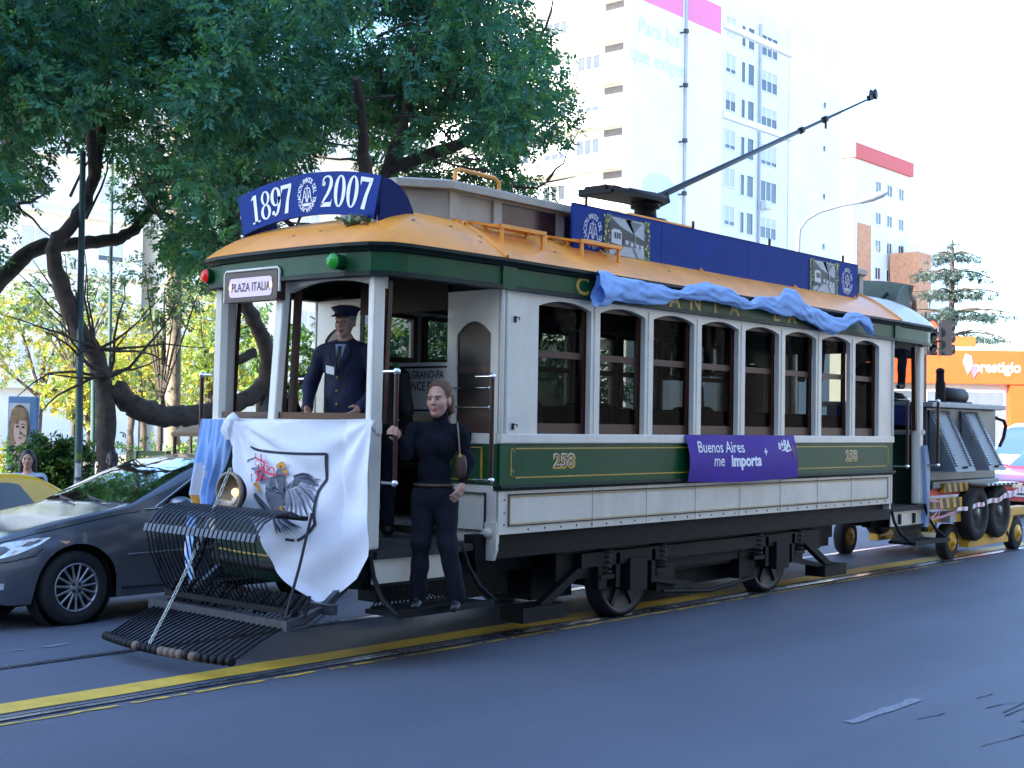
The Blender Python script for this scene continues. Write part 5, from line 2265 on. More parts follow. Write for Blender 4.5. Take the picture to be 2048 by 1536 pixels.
# gripping hand wraps the rail: turn it so that the palm meets the pole
finish('body', wm, pieces, PEOPLE + [M_knit, M_jean, M_shoe], P0, ax, ay)
hv, hf = hair_mesh('tied', hc_, Rm, 1.06)
npmesh('hair', place_np(hv, P0, ax, ay), hf, M_hairb, wm, True)
b = MB()
rr = random.Random(5)
for i in range(150):          # loose strands drawn back to the tie
    u = rr.uniform(-1, 1)
    pass
    pth = []
    for k in range(9):
        t = k / 8
        w_ = Vector((u * (.084 - .055 * t), .050 - .05 * abs(u) - .18 * t, .095 - .070 * u * u + .055 * math.sin(PI * min(1, t * 1.25)) - .055 * t))
        d_ = Vector((w_.x, w_.y + .022, w_.z - .045))
        s_ = 1.0
        q_ = math.sqrt((d_.x / .084) ** 2 + (d_.y / .101) ** 2 + (d_.z / .097) ** 2)
        d_ = d_ / q_ * rr.uniform(1.0, 1.035)
        pth.append(np.array((d_.x, d_.y - .022, d_.z + .045)) * 1.06 @ Rm.T + np.array(hc_))
    b.tube([tuple(p) for p in place_np(np.array(pth), P0, ax, ay)], .0016, 4, i % 2)
for i in range(24):
    x0 = rr.uniform(-.03, .03)
    pth = [np.array((x0 + .2 * k * rr.uniform(-.02, .02), -.115 + rr.uniform(-.02, .02) + .005 * k, -.03 - .035 * k)) * 1.06 @ Rm.T + np.array(hc_) for k in range(6)]
    b.tube([tuple(p) for p in place_np(np.array(pth), P0, ax, ay)], .002, 4, i % 2)
b.build('hair_strands', [M_hairb, mat('light_brown_hair', (.19, .10, .045), .45, var=.3, scale=60)], wm)
b = MB()
for i in range(24):
    pass
bp = [(-.012 + .137 * math.cos(a), .096 * math.sin(a), 1.262) for a in np.linspace(0, 2 * PI, 25)[:-1]]
bpw = place_np(np.array(bp), P0, ax, ay)
b.tube([tuple(p) for p in bpw], .012, 6, closed=True)
b.build('belt', M_belt, wm)
# shoulder bag
hb = thing('handbag', 'small dark shoulder bag on a thin strap at the woman\'s side', 'bag', (-.62, -.25, 1.5))
st = np.array([(.13, -.06, 1.70), (.145, .02, 1.712), (.155, .075, 1.66), (.165, .09, 1.55), (.172, .085, 1.47)])
b = MB()
b.tube([tuple(p) for p in place_np(st, P0, ax, ay)], .006, 6)
b.build('strap', mat('tan_strap', (.22, .14, .09), .6, var=.2), hb)
v = place_np(np.array([(.175, .075, 1.40)]), P0, ax, ay)[0]
b = MB()
b.grid(lambda u, w: (v[0] + .030 * math.cos(2 * PI * u) * abs(math.sin(PI * w)) ** .5, v[1] + .055 * math.sin(2 * PI * u) * abs(math.sin(PI * w)) ** .5, v[2] + .085 * math.cos(PI * w)), 16, 10, 0, True, True)
b.build('bag_body', M_belt, hb)
v2 = place_np(np.array([(.172, .09, 1.475)]), P0, ax, ay)[0]
b = MB()
b.ball(v2, (.012, .012, .016), 10, 8)
b.tube([v2 + np.array((0, 0, .01)), v2 + np.array((-.015, -.025, -.004))], .008, 6)
b.build('buckle', M_gold, hb)


def standing(name_label, P0, face, mats_, cloth, hair, hairm, h=1.72, cap=False, arms=None, tag_=False):
    """A standing adult facing the unit vector face; local +y is forward, +x to its right-hand side of the picture."""
    ay = (face[0], face[1], 0)
    ax = (face[1], -face[0], 0)
    root = thing('person', name_label, 'person', P0)
    k = h / 1.72
    B = Body()
    B.ell((0, 0, 1.33 * k), (.185, .112, .20), k=.06, m=4)
    B.ell((0, 0, 1.08 * k), (.170, .112, .26), k=.06, m=4)
    B.cone((-.18, 0, 1.425 * k), (.18, 0, 1.425 * k), .065, .065, k=.06, m=4)
    B.cone((0, -.01, 1.42 * k), (0, .01, 1.53 * k), .062, .055, k=.03, m=0)
    B.ell((0, -.01, .93 * k), (.165, .115, .12), k=.05, m=5)
    for q in (-1, 1):
        B.chain([(q * .09, 0, .88 * k), (q * .095, .02, .48 * k), (q * .10, -.02, .10)], [.09, .066, .055], .03, 5)
        B.cone((q * .10, -.04, .05), (q * .11, .14, .045), .045, .035, k=.02, m=6)
    A = arms or {1: [(.19, 0, 1.42), (.24, -.02, 1.14), (.23, .10, .90)], -1: [(-.19, 0, 1.42), (-.24, -.02, 1.14), (-.23, .10, .90)]}
    pcs = []
    for q in (-1, 1):
        pts = [np.array(p) * np.array((1, 1, k)) for p in A[q]]
        B.chain(pts, [.070, .056, .042], .03, 4)
        dd = pts[2] - pts[1]
        dd = dd / np.linalg.norm(dd)
        pcs.append(hand_parts(pts[2] + dd * .01, dd, (-q, .3, 0), curl=.4))
    V, F = B.mesh(.011, fold=.004, foldscale=13)
    M = B.label(V[F].mean(1))
    hc = (0, .025, 1.64 * k)
    hv, hf, hm, Rm = head_parts(hc, 0, -.12, 1.0, .007)
    bo = finish('body', root, [(V, F, M), (hv, hf, hm)] + pcs, mats_, P0, ax, ay)
    hv, hf = hair_mesh(hair, hc, Rm)
    npmesh('hair', place_np(hv, P0, ax, ay), hf, hairm, root, True)
    if cap:
        b = MB()
        cz = hc[2] + .085
        b.lathe((0, 0, 0), (0, 0, 1), [(.086, -.03), (.088, .0), (.112, .022), (.112, .036), (.07, .05), (.004, .054)], 24)
        vis = [(.075 * math.cos(a), .075 * math.sin(a) + .01, -.018) for a in np.linspace(.25, PI - .25, 10)] + [(.085 * math.cos(a), .085 * math.sin(a) + .06, -.045) for a in np.linspace(PI - .35, .35, 10)]
        b.prism(vis, (0, 0, .006))
        vs = place_np(np.array([(x, y * 1.12 + hc[1] - .01, z + cz) for x, y, z in b.v]), P0, ax, ay)
        b.v = [tuple(p) for p in vs]
        b.build('cap', [M_uniform], root)
    if tag_:
        b = MB()
        q = place_np(np.array([(.035, .128, 1.30 * k), (.110, .118, 1.315 * k), (.105, .126, 1.255 * k), (.03, .136, 1.24 * k)]), P0, ax, ay)
        b.prism([tuple(p) for p in q], Vector((face[0], face[1], 0)) * .004)
        b.build('name_badge', M_signwhite, root)
        Fv = Vector((face[0], face[1], 0)) * .005
        dk = np.array((0, .012, 0))

        def bodyv(pts, off=0.0):
            out = []
            for x_, z_ in pts:
                zz = z_ / k
                ry = .112 * math.sqrt(max(.05, 1 - (x_ / .20) ** 2))
                ry *= math.sqrt(max(.12, 1 - max(0, (zz - 1.33) / .22) ** 2))
                out.append((x_, ry + .006 + off, z_))
            return [tuple(p) for p in place_np(np.array(out), P0, ax, ay)]
        b = MB()
        b.prism(bodyv([(-.045, 1.475 * k), (.045, 1.475 * k), (.03, 1.40 * k), (0, 1.30 * k), (-.03, 1.40 * k)], .004), Fv)
        b.build('collar', M_shirt, root)
        b = MB()
        b.prism(bodyv([(-.014, 1.46 * k), (.014, 1.46 * k), (.018, 1.33 * k), (0, 1.31 * k), (-.018, 1.33 * k)], .011), Fv)
        b.build('tie', M_blackcloth, root)
        b = MB()
        for s_ in (-1, 1):
            b.prism(bodyv([(s_ * .05, 1.485 * k), (s_ * .095, 1.42 * k), (s_ * .07, 1.36 * k), (s_ * .012, 1.26 * k), (s_ * .018, 1.33 * k)], .010), Fv)
        for z_ in (1.22, 1.12, 1.02):
            c_ = bodyv([(.012, z_ * k)], .004)[0]
            b.ball(c_, .010, 8, 6, 1)
        b.build('lapel', [M_uniform, M_gold], root)
    return root


drv = standing('tram driver in navy uniform and peaked cap behind the front window', (-.66, 1.03, .79), (-.93, -.36), PEOPLE + [M_uniform, M_uniform, M_shoe], None, 'short', M_hairg, 1.76, True,
               {1: [(.21, 0, 1.40), (.30, .03, 1.14), (.22, .20, 1.00)], -1: [(-.21, 0, 1.40), (-.30, .03, 1.14), (-.24, .22, 1.00)]}, True)
standing('person in a black jacket standing in the tram doorway behind the rail', (-.26, 1.09, .79), (.80, .60), PEOPLE + [M_blackcloth, M_jean, M_shoe], None, 'short', M_hairk, 1.54)


# --- seated passengers: one of each kind, then copies
def seated(label, P0, face, mats_, hair, hairm, group, full=False):
    ay = (face[0], face[1], 0)
    ax = (face[1], -face[0], 0)
    root = thing('person', label, 'person', P0, group)
    B = Body()
    B.ell((0, 0, .36), (.17, .105, .19), k=.06, m=4)
    B.ell((0, 0, .13), (.16, .12, .15), k=.06, m=4)
    B.cone((-.16, 0, .50), (.16, 0, .50), .06, .06, k=.06, m=4)
    B.cone((0, -.01, .50), (0, .01, .61), .058, .052, k=.03, m=0)
    pcs = []
    for q in (-1, 1):
        B.chain([(q * .08, .02, .06), (q * .10, .40, .07), (q * .10, .42, -.36)], [.085, .065, .05], .03, 5)
        B.cone((q * .10, .40, -.40), (q * .11, .54, -.41), .04, .03, k=.02, m=6)
        pts = [np.array((q * .18, 0, .49)), np.array((q * .23, .02, .22)), np.array((q * .12, .24, .14))]
        B.chain(pts, [.06, .048, .034], .03, 4)
        dd = pts[2] - pts[1]
        dd = dd / np.linalg.norm(dd)
        pcs.append(hand_parts(pts[2], dd, (0, 0, -1), curl=.4))
    V, F = B.mesh(.013, fold=.004, foldscale=13)
    M = B.label(V[F].mean(1))
    hc = (0, .02, .725)
    hv, hf, hm, Rm = head_parts(hc, .15, 0, 1.0, .008)
    finish('body', root, [(V, F, M), (hv, hf, hm)] + pcs, mats_, P0, ax, ay)
    hv, hf = hair_mesh(hair, hc, Rm)
    npmesh('hair', place_np(hv, P0, ax, ay), hf, hairm, root, True)
    return root


G = 'passengers sitting inside the tram'
M_greencoat = mat('grey_green_coat', (.045, .055, .045), .85, var=.2, scale=14)
M_browncoat = mat('brown_coat', (.07, .035, .022), .85, var=.2, scale=14)
pa = seated('passenger in grey green coat at the first side window', (.80, .46, 1.34), (-.97, .2), PEOPLE + [M_greencoat, M_jean, M_shoe], 'short', M_hairg, G)
pbn = seated('passenger in brown coat at the fourth side window', (3.38, .46, 1.34), (-1, 0), PEOPLE + [M_browncoat, M_jean, M_shoe], 'long', M_hairb, G)
pc_ = seated('passenger in black jacket at the second side window', (1.66, .44, 1.34), (-.95, -.3), PEOPLE + [M_blackcloth, M_jean, M_shoe], 'long', M_hairk, G)
dup(pc_, (3.44, .02, 0), 'passenger in black jacket at the sixth side window')
dup(pa, (3.44, 0, 0), 'passenger in grey green coat at the fifth side window')
dup(pbn, (2.58, .0, 0), 'passenger in brown coat at the rearmost side window')
for src, d, t in ((pa, (1.72, 1.18, 0), 'passenger in grey green coat on the far row of seats behind the third window'), (pc_, (2.58, 1.2, 0), 'passenger in black jacket on the far row of seats near the middle'),
                  (pbn, (-.86, 1.18, 0), 'passenger in brown coat on the far row behind the third post')):
    dup(src, d, t)
# passers-by resting on the pavement
GP = 'people sitting along the pavement edge'
M_paletop = mat('pale_top', (.35, .45, .55), .8, var=.1)
M_pinktop = mat('pink_top', (.50, .28, .24), .8, var=.1)
s1 = seated('woman with long dark wavy hair sitting in front of the poster', (1.40, 9.40, .40), (-.7, -.75), PEOPLE + [M_paletop, M_jean, M_shoe], 'long', M_hairk, GP)
s2 = seated('woman with tied dark hair sitting with her back turned beside the tree', (2.60, 9.33, .38), (.75, .66), PEOPLE + [M_pinktop, M_jean, M_shoe], 'tied', M_hairk, GP)
M_wall = mat('stone_seat', (.30, .29, .27), .9, var=.2, scale=4, bump=.3)
for k, (x, y, lab) in enumerate(((1.40, 9.40, 'low stone seat under the woman by the poster'), (2.60, 9.33, 'low stone seat under the woman beside the tree'))):
    b = MB()
    b.box(x - .3, y - .25, PARK - .05, x + .3, y + .25, .37)
    tag(b.build('stone_seat', M_wall, None, bevel=.02), lab, 'seat')

# ---------------------------------------------------------------- cars
def interp(tab, x):
    for (x0, y0), (x1, y1) in zip(tab[:-1], tab[1:]):
        if x <= x1:
            t = max(0, (x - x0) / (x1 - x0))
            # smooth a little between the stations
            return y0 + (y1 - y0) * t
    return tab[-1][1]


def smooth_tab(tab, n=160, it=6):
    xs = np.linspace(tab[0][0], tab[-1][0], n)
    ys = np.array([interp(tab, x) for x in xs])
    for _ in range(it):
        ys[1:-1] = (ys[:-2] + 2 * ys[1:-1] + ys[2:]) / 4
    return list(zip(xs.tolist(), ys.tolist()))


M_tyre = mat('tyre_rubber', (.015, .015, .016), .85, var=.25, scale=20)
M_alloy = mat('alloy_rim', (.34, .35, .38), .32, metal=.85, var=.1)
M_arch = mat('wheel_well', (.008, .008, .009), .9, var=.1)
M_carglass = glass('car_glass', (.20, .23, .22), 1.6)
M_trimblk = mat('black_trim', (.014, .014, .016), .5, var=.1)
M_headl = mat('headlamp_glass', (.78, .80, .84), .08, metal=.35, var=.22, scale=14, coat=1)
M_taill = mat('red_lamp', (.35, .01, .01), .15, var=.1, coat=1)
M_seatdark = mat('car_seat', (.02, .02, .022), .9, var=.1)
M_plate = mat('number_plate', (.05, .05, .055), .5, var=.1)
M_amber = mat('amber_lamp', (.70, .40, .20), .2, var=.05, coat=.6)


class Car:
    def __init__(s, T, spec):
        s.T, s.p = T, spec
        s.belt = smooth_tab(spec['belt']); s.top = smooth_tab(spec['top'], 220, 5)
        s.wb = smooth_tab(spec['w'], 160, 8)
        s.L = spec['L']
        s.wheels = spec['wheels']; s.rw = spec['rw']
        s.sill = spec.get('sill', .20)

    def low(s, x):
        z = s.sill + (.10 * max(0, 1 - x / .25) if x < .25 else 0) + (.12 * max(0, 1 - (s.L - x) / .3) if x > s.L - .3 else 0)
        for cx in s.wheels:
            R_ = s.rw + .055
            d = abs(x - cx)
            if d < R_:
                z = max(z, s.rw + math.sqrt(R_ * R_ - d * d))
        return z

    def roofz(s, x):
        be, tp = interp(s.belt, x), interp(s.top, x)
        return be, tp, max(.0, tp - be)

    def side_y(s, x, z):
        be, tp, H = s.roofz(x)
        wb = interp(s.wb, x)
        if z <= be:
            zl = s.sill
            t = max(0, min(1, (z - zl) / max(.05, be - zl)))
            return wb * (interp([(0, .945), (.15, .97), (.45, 1.0), (.62, .998), (.80, .985), (.93, .955), (1, .925)], t))
        zr = be + .86 * H
        wr = .925 * wb - s.p['tumble'] * max(0, (zr - be))
        t = min(1, (z - be) / max(1e-4, zr - be))
        return .925 * wb + (wr - .925 * wb) * t

    def section(s, x):
        be, tp, H = s.roofz(x)
        zl = s.low(x)
        pts = []
        for t in (0, .12, .3, .5, .62, .74, .86, .94, 1):
            z = zl + (be - zl) * t
            pts.append((s.side_y(x, z), z))
        for t in (.25, .5, .75, 1):
            z = be + .86 * H * t
            pts.append((s.side_y(x, z), z))
        wr = pts[-1][0]
        pts += [(wr * .955, be + .945 * H), (wr * .87, be + .975 * H), (wr * .65, be + .99 * H), (wr * .35, be + .998 * H), (0, tp)]
        return pts

    def top_z(s, x, y):
        be, tp, H = s.roofz(x)
        zr = be + .86 * H
        wr = s.side_y(x, zr)
        tab = [(0, tp), (wr * .35, be + .998 * H), (wr * .65, be + .99 * H), (wr * .87, be + .975 * H), (wr * .955, be + .945 * H), (wr, zr)]
        return interp(tab, abs(y)), wr

    def MB(s):
        return MB(s.T)

    def shell(s, parent, mats_, mfn):
        xs = list(np.linspace(0, .3, 10)) + list(np.linspace(.3, s.L - .25, 190))[1:] + list(np.linspace(s.L - .25, s.L, 9))[1:]
        b = s.MB()
        secs = [s.section(x) for x in xs]
        k = len(secs[0])
        for sg in (1, -1):
            vs = [(x, sg * y, z) for x, sec in zip(xs, secs) for y, z in sec]
            b0 = len(b.f)
            fs = []
            for i in range(len(xs) - 1):
                for j in range(k - 1):
                    q = (i * k + j, (i + 1) * k + j, (i + 1) * k + j + 1, i * k + j + 1)
                    fs.append(q if sg < 0 else q[::-1])
            b.add(vs, fs, 0, True)
            q = b0
            for i in range(len(xs) - 1):
                for j in range(k - 1):
                    b.m[q] = mfn((xs[i] + xs[i + 1]) / 2, j, secs[i][j][1])
                    q += 1
        for i in (0, -1):
            ring_ = [(xs[i], y, z) for y, z in secs[i]] + [(xs[i], -y, z) for y, z in secs[i][-2::-1]]
            b.poly(ring_ if i else ring_[::-1], 0)
        # floor and wheel wells
        b.box(.35, -interp(s.wb, 1) * .80, s.sill - .02, s.L - .35, interp(s.wb, 1) * .80, s.sill + .05, 1)
        o = b.build('body', mats_, parent)
        return o

    def patch(s, name, m, parent, poly, off=.004, thick=0, sides=(1, -1)):
        """A panel given by its outline in (x, z), laid on the body side."""
        out = []
        for sg in sides:
            b = s.MB()
            pts = []
            n = len(poly)
            for i in range(n):
                (x0, z0), (x1, z1) = poly[i], poly[(i + 1) % n]
                for t in (0, .25, .5, .75):
                    x, z = x0 + (x1 - x0) * t, z0 + (z1 - z0) * t
                    pts.append((x, sg * (s.side_y(x, z) + off), z))
            c = (sum(p[0] for p in pts) / len(pts), sum(p[1] for p in pts) / len(pts), sum(p[2] for p in pts) / len(pts))
            c = (c[0], sg * (s.side_y(c[0], c[2]) + off), c[2])
            k = len(pts)
            b.add([c] + pts, [((0, i + 1, (i + 1) % k + 1) if sg < 0 else (0, (i + 1) % k + 1, i + 1)) for i in range(k)], 0, True)
            out.append(b.build(name, m, parent))
        return out

    def line(s, name, m, parent, pts, r=.008, off=.004, sides=(1, -1)):
        for sg in sides:
            b = s.MB()
            P = []
            for (x0, z0), (x1, z1) in zip(pts[:-1], pts[1:]):
                for t in np.linspace(0, 1, 8)[:-1]:
                    x, z = x0 + (x1 - x0) * t, z0 + (z1 - z0) * t
                    P.append((x, sg * (s.side_y(x, z) + off), z))
            x, z = pts[-1]
            P.append((x, sg * (s.side_y(x, z) + off), z))
            b.tube(P, r, 6)
            b.build(name, m, parent)

    def screen(s, name, m, parent, x0, x1, f=.93, off=.007):
        b = s.MB()

        def fn(u, v):
            x = x0 + (x1 - x0) * v
            _, wr = s.top_z(x, 0)
            y = (2 * u - 1) * wr * f
            bow = -.10 * (1 - (2 * u - 1) ** 2) * (1 if x1 > x0 else -1) * (1 - v)
            xx = x + bow * .0
            z, _ = s.top_z(xx, y)
            return (xx, y, z + off)
        b.grid(fn, 16, 12)
        return b.build(name, m, parent)

    def wheel(s, parent, cx, sg, spokes, rim_m):
        wy = interp(s.wb, cx) * .97
        r = s.rw
        b = s.MB()
        ax = (0, sg, 0)
        c = (cx, sg * (wy - .10), r)
        b.lathe(c, ax, [(r * .64, -.09), (r * .9, -.095), (r * .985, -.075), (r, -.04), (r, .04), (r * .985, .07), (r * .93, .09), (r * .80, .097), (r * .68, .092), (r * .65, .08)], 40, 0, caps=False)
        b.lathe(c, ax, [(r + .05, -.13), (r + .05, .05)], 30, 1, caps=False)
        b.lathe(c, ax, [(.01, -.10), (r + .05, -.10)], 30, 1, caps=False)
        w = b.build('wheel', [M_tyre, M_arch], parent)
        b = s.MB()
        rr_ = r * .66
        b.lathe(c, ax, [(rr_ * .96, .03), (rr_ * .98, .085), (rr_, .092), (rr_ * .93, .09), (rr_ * .90, .07), (rr_ * .9, .0)], 40, 0, caps=False)
        b.lathe(c, ax, [(rr_ * .96, .02), (.01, .02)], 30, 1, caps=False)
        b.lathe(c, ax, [(rr_ * .30, .03), (rr_ * .30, .075), (rr_ * .22, .088), (.008, .09)], 24, 0)
        for k in range(spokes):
            a = 2 * PI * k / spokes + .1
            for sgn in (0,):
                p0 = Vector(c) + Vector((math.cos(a) * rr_ * .26, sg * .076, math.sin(a) * rr_ * .26))
                p1 = Vector(c) + Vector((math.cos(a) * rr_ * .93, sg * .080, math.sin(a) * rr_ * .93))
                b.tube([p0, (p0 + p1) / 2, p1], [.016, .0115, .0125], 6)
        for k in range(4):
            a = PI / 4 + k * PI / 2
            b.lathe(Vector(c) + Vector((math.cos(a) * rr_ * .19, sg * .085, math.sin(a) * rr_ * .19)), ax, [(.014, 0), (.014, .007), (.004, .007)], 10, 1)
        b.build('rim', [rim_m, M_arch], w)
        return w

    def wheels_all(s, parent, spokes=15, rim_m=None):
        for cx in s.wheels:
            for sg in (1, -1):
                s.wheel(parent, cx, sg, spokes, rim_m or M_alloy)

    def mirror(s, parent, m, x, z, sides=(1, -1)):
        for sg in sides:
            y = s.side_y(x, z)
            b = s.MB()
            b.grid(lambda u, v: (x + .06 + .085 * math.cos(2 * PI * u) * math.sin(PI * v) ** .6, sg * (y + .13 + .11 * math.cos(PI * v)), z + .04 + .062 * math.sin(2 * PI * u) * math.sin(PI * v) ** .6), 20, 12, 0, True, True)
            b.bar((x + .05, sg * (y - .01), z), (x + .05, sg * (y + .06), z + .02), .06, .03)
            mo = b.build('mirror', m, parent)

    def seats(s, parent, x0, x1):
        for x in (x0, x1):
            b = s.MB()
            for y in (-.36, .36):
                b.box(x, y - .24, .45, x + .45, y + .24, .62)
                b.bar((x + .45, y, .6), (x + .62, y, 1.10), .44, .12)
                b.bar((x + .63, y, 1.14), (x + .66, y, 1.28), .24, .08)
            b.build('seat', M_seatdark, parent, bevel=.03)


def car_T(xn, yc, z, roll=0.0, flip=False):
    M = Matrix.Translation((xn, yc, z))
    if flip:
        M = M @ Matrix.Rotation(PI, 4, 'Z')
    return M @ Matrix.Rotation(roll, 4, 'X')


SEDAN = dict(L=4.45, rw=.312, wheels=(.83, 3.45), tumble=.42, sill=.205,
             belt=[(0, .60), (.08, .66), (.35, .745), (.8, .83), (1.2, .895), (1.6, .925), (2.5, .96), (3.5, .985), (4.1, .985), (4.4, .94), (4.45, .90)],
             top=[(0, .63), (.06, .69), (.3, .785), (.8, .895), (1.25, .965), (1.38, .99), (1.7, 1.14), (2.0, 1.28), (2.28, 1.385), (2.6, 1.43), (2.95, 1.435), (3.25, 1.40), (3.6, 1.27), (3.9, 1.12), (4.03, 1.06), (4.3, 1.045), (4.42, .98), (4.45, .94)],
             w=[(0, .56), (.06, .64), (.2, .735), (.45, .80), (.9, .845), (1.6, .86), (3.2, .86), (3.9, .83), (4.3, .76), (4.45, .66)])
M_graphite = mat('graphite_car_paint', (.115, .125, .145), .30, metal=.45, var=.06, scale=2, coat=1.0)
T = car_T(-2.35, 4.16, -.065, -.030)
car = Car(T, SEDAN)
g = thing('parked_car', 'dark grey sedan with silver spoked wheels beside the tram front', 'car', (-.1, 4.16, -.06))
body = car.shell(g, [M_graphite, M_arch], lambda x, j, z: 0)
wsr = car.screen('windscreen', M_carglass, g, 1.40, 2.26, .955)
car.screen('rear_window', M_carglass, g, 3.95, 3.28, .93)
# side glass outlines (x, z)
fr = [(1.66, .955), (1.78, 1.035), (2.05, 1.175), (2.32, 1.285), (2.42, 1.305), (2.48, .985)]
rrw = [(2.56, .99), (2.52, 1.31), (2.85, 1.315), (3.15, 1.29), (3.38, 1.20), (3.62, 1.05), (3.6, 1.01)]
for nm, pl in (('side_window', fr), ('side_window', rrw)):
    car.patch(nm, M_carglass, g, pl, .006)
car.line('window_trim', M_chrome, g, [(1.50, .945), (1.66, .948), (2.48, .978), (3.62, 1.0)], .006, .008)
car.line('window_trim', M_chrome, g, [(1.60, .955), (1.78, 1.05), (2.05, 1.195), (2.30, 1.302), (2.52, 1.33), (2.85, 1.332), (3.15, 1.305), (3.4, 1.21), (3.66, 1.03)], .006, .008)
car.patch('pillar_trim', M_trimblk, g, [(2.49, .985), (2.43, 1.305), (2.51, 1.31), (2.55, .99)], .007)
for pts in ([(1.62, .93), (1.60, .70), (1.62, .35), (1.70, .25)], [(2.52, .96), (2.52, .60), (2.50, .26)], [(3.62, 1.0), (3.50, .72), (3.22, .60)]):
    car.line('door_seam', M_arch, g, pts, .004, .0005)
car.line('side_moulding', M_graphite, g, [(1.28, .56), (2.5, .575), (3.0, .58)], .013, .004)
car.line('sill_line', M_trimblk, g, [(1.25, .28), (2.2, .275), (3.05, .285)], .012, .003)
for x in (2.36, 3.35):
    car.line('door_handle', M_graphite, g, [(x - .09, .83), (x + .09, .835)], .016, .018)
# headlamp: wraps from the nose on to the wing
car.patch('headlight', M_headl, g, [(.02, .60), (.05, .645), (.25, .715), (.47, .742), (.60, .745), (.50, .69), (.30, .615), (.12, .575)], .005)
car.patch('indicator', M_amber, g, [(.66, .715), (.76, .705), (.72, .68)], .005)
car.line('bonnet_seam', M_arch, g, [(.15, .70), (.45, .77), (.85, .842), (1.2, .90), (1.45, .925)], .004, .0)
car.line('bumper_seam', M_arch, g, [(.02, .545), (.25, .56), (.46, .60), (.52, .66)], .004, .0005)
car.patch('fog_lamp', M_headl, g, [(.10, .33), (.22, .34), (.22, .39), (.10, .385)], .004)
car.patch('tail_light', M_taill, g, [(4.05, .95), (4.42, .90), (4.44, .75), (4.25, .74), (4.1, .84)], .004)
car.wheels_all(g, 15)
car.mirror(g, M_graphite, 1.72, .945)
car.seats(g, 1.9, 2.9)
b = car.MB()
for y0, y1 in ((-.45, .05), (.1, .55)):
    q = []
    for t in np.linspace(0, 1, 8):
        x, y = 1.34 + .12 * t, y0 + (y1 - y0) * t
        z, _ = car.top_z(x, y)
        q.append((x, y, z + .018))
    b.tube(q, .008, 5)
b.build('wiper', M_trimblk, g)
b = car.MB()
b.box(-.005, -.26, .30, .012, .26, .42)
b.build('number_plate', M_plate, g)
b = car.MB()
b.box(1.45, -.6, .72, 1.95, .6, .93)
b.lathe((2.0, .37, .88), (1, 0, -.4), [(.17, 0), (.19, .01), (.17, .02)], 20, caps=False)
b.build('dashboard', M_seatdark, g)

# two black and yellow taxis
TAXI = dict(L=4.15, rw=.29, wheels=(.78, 3.25), tumble=.36, sill=.2,
            belt=[(0, .58), (.1, .66), (.5, .78), (1.2, .86), (2, .88), (3.4, .90), (4.0, .89), (4.15, .84)],
            top=[(0, .62), (.08, .70), (.5, .82), (1.1, .90), (1.3, .93), (1.6, 1.10), (1.95, 1.27), (2.15, 1.325), (2.5, 1.345), (3.0, 1.335), (3.25, 1.29), (3.5, 1.15), (3.7, .99), (3.8, .96), (4.1, .93), (4.15, .88)],
            w=[(0, .60), (.15, .74), (.6, .80), (1.5, .815), (3.3, .81), (3.9, .77), (4.15, .68)])
M_taxib = mat('black_car_paint', (.008, .008, .010), .25, var=.05, coat=1.0)
M_taxiy = mat('yellow_car_paint', (.75, .42, .015), .35, var=.05, coat=.7)


def taxi(label, xn, yc, flip=False):
    car = Car(car_T(xn, yc, gz(yc) - .05, -.03 if not flip else .03, flip), TAXI)
    g = thing('taxi', label, 'taxi', (xn + (2 if not flip else -2), yc, gz(yc)), 'black and yellow taxis in the far lanes')
    car.shell(g, [M_taxib, M_arch, M_taxiy], lambda x, j, z: 2 if (j >= 8 and 1.32 < x < 3.72) else 0)
    car.screen('windscreen', M_carglass, g, 1.36, 2.08, .92)
    car.screen('rear_window', M_carglass, g, 3.66, 3.30, .90)
    for pl in ([(1.62, .90), (1.98, 1.17), (2.10, 1.215), (2.30, 1.235), (2.32, .91)], [(2.42, .91), (2.40, 1.235), (2.85, 1.23), (2.98, 1.205), (3.18, .93)]):
        car.patch('side_window', M_carglass, g, pl, .005)
    car.line('window_trim', M_trimblk, g, [(1.5, .885), (2.4, .895), (3.3, .91)], .012, .006)
    car.patch('tail_light', M_taill, g, [(4.0, .86), (4.12, .82), (4.13, .66), (4.0, .66)], .004)
    car.patch('headlight', M_headl, g, [(.02, .60), (.05, .68), (.3, .73), (.28, .62)], .004)
    car.wheels_all(g, 6)
    car.mirror(g, M_taxib, 1.66, .90)
    car.seats(g, 1.8, 2.7)
    return g


taxi('black and yellow taxi nearest the sedan bonnet with only its tail showing', -5.60, 5.98)
taxi('black and yellow taxi behind the grey sedan bonnet below the poster', -2.95, 7.75)

# small red car and a white van behind the trailer
M_redcar = mat('red_car_paint', (.30, .012, .025), .28, var=.05, coat=1.0)
car = Car(car_T(19.3, 3.05, 0), TAXI)
g = thing('car', 'red car behind the yellow dolly with its front towards the tram', 'car', (21, 3.05, 0))
car.shell(g, [M_redcar, M_arch], lambda x, j, z: 0)
car.screen('windscreen', glass('pale_windscreen', (.5, .55, .58), 3.0), g, 1.36, 2.08, .95)
for pl in ([(1.62, .90), (1.98, 1.17), (2.10, 1.215), (2.30, 1.235), (2.32, .91)], [(2.42, .91), (2.40, 1.235), (2.85, 1.23), (2.98, 1.205), (3.18, .93)]):
    car.patch('side_window', M_carglass, g, pl, .005)
car.patch('headlight', M_headl, g, [(.02, .60), (.05, .68), (.3, .73), (.28, .62)], .004)
car.wheels_all(g, 6)
car.mirror(g, M_redcar, 1.66, .90)
b = car.MB()
b.box(-.012, -.42, .60, .02, .42, .66, 0)
b.box(-.016, -.10, .575, .0, .10, .67, 1)
b.build('grille', [M_trimblk, M_chrome], g)
b = car.MB()
b.box(-.02, -.20, .40, .0, .20, .50, 0)
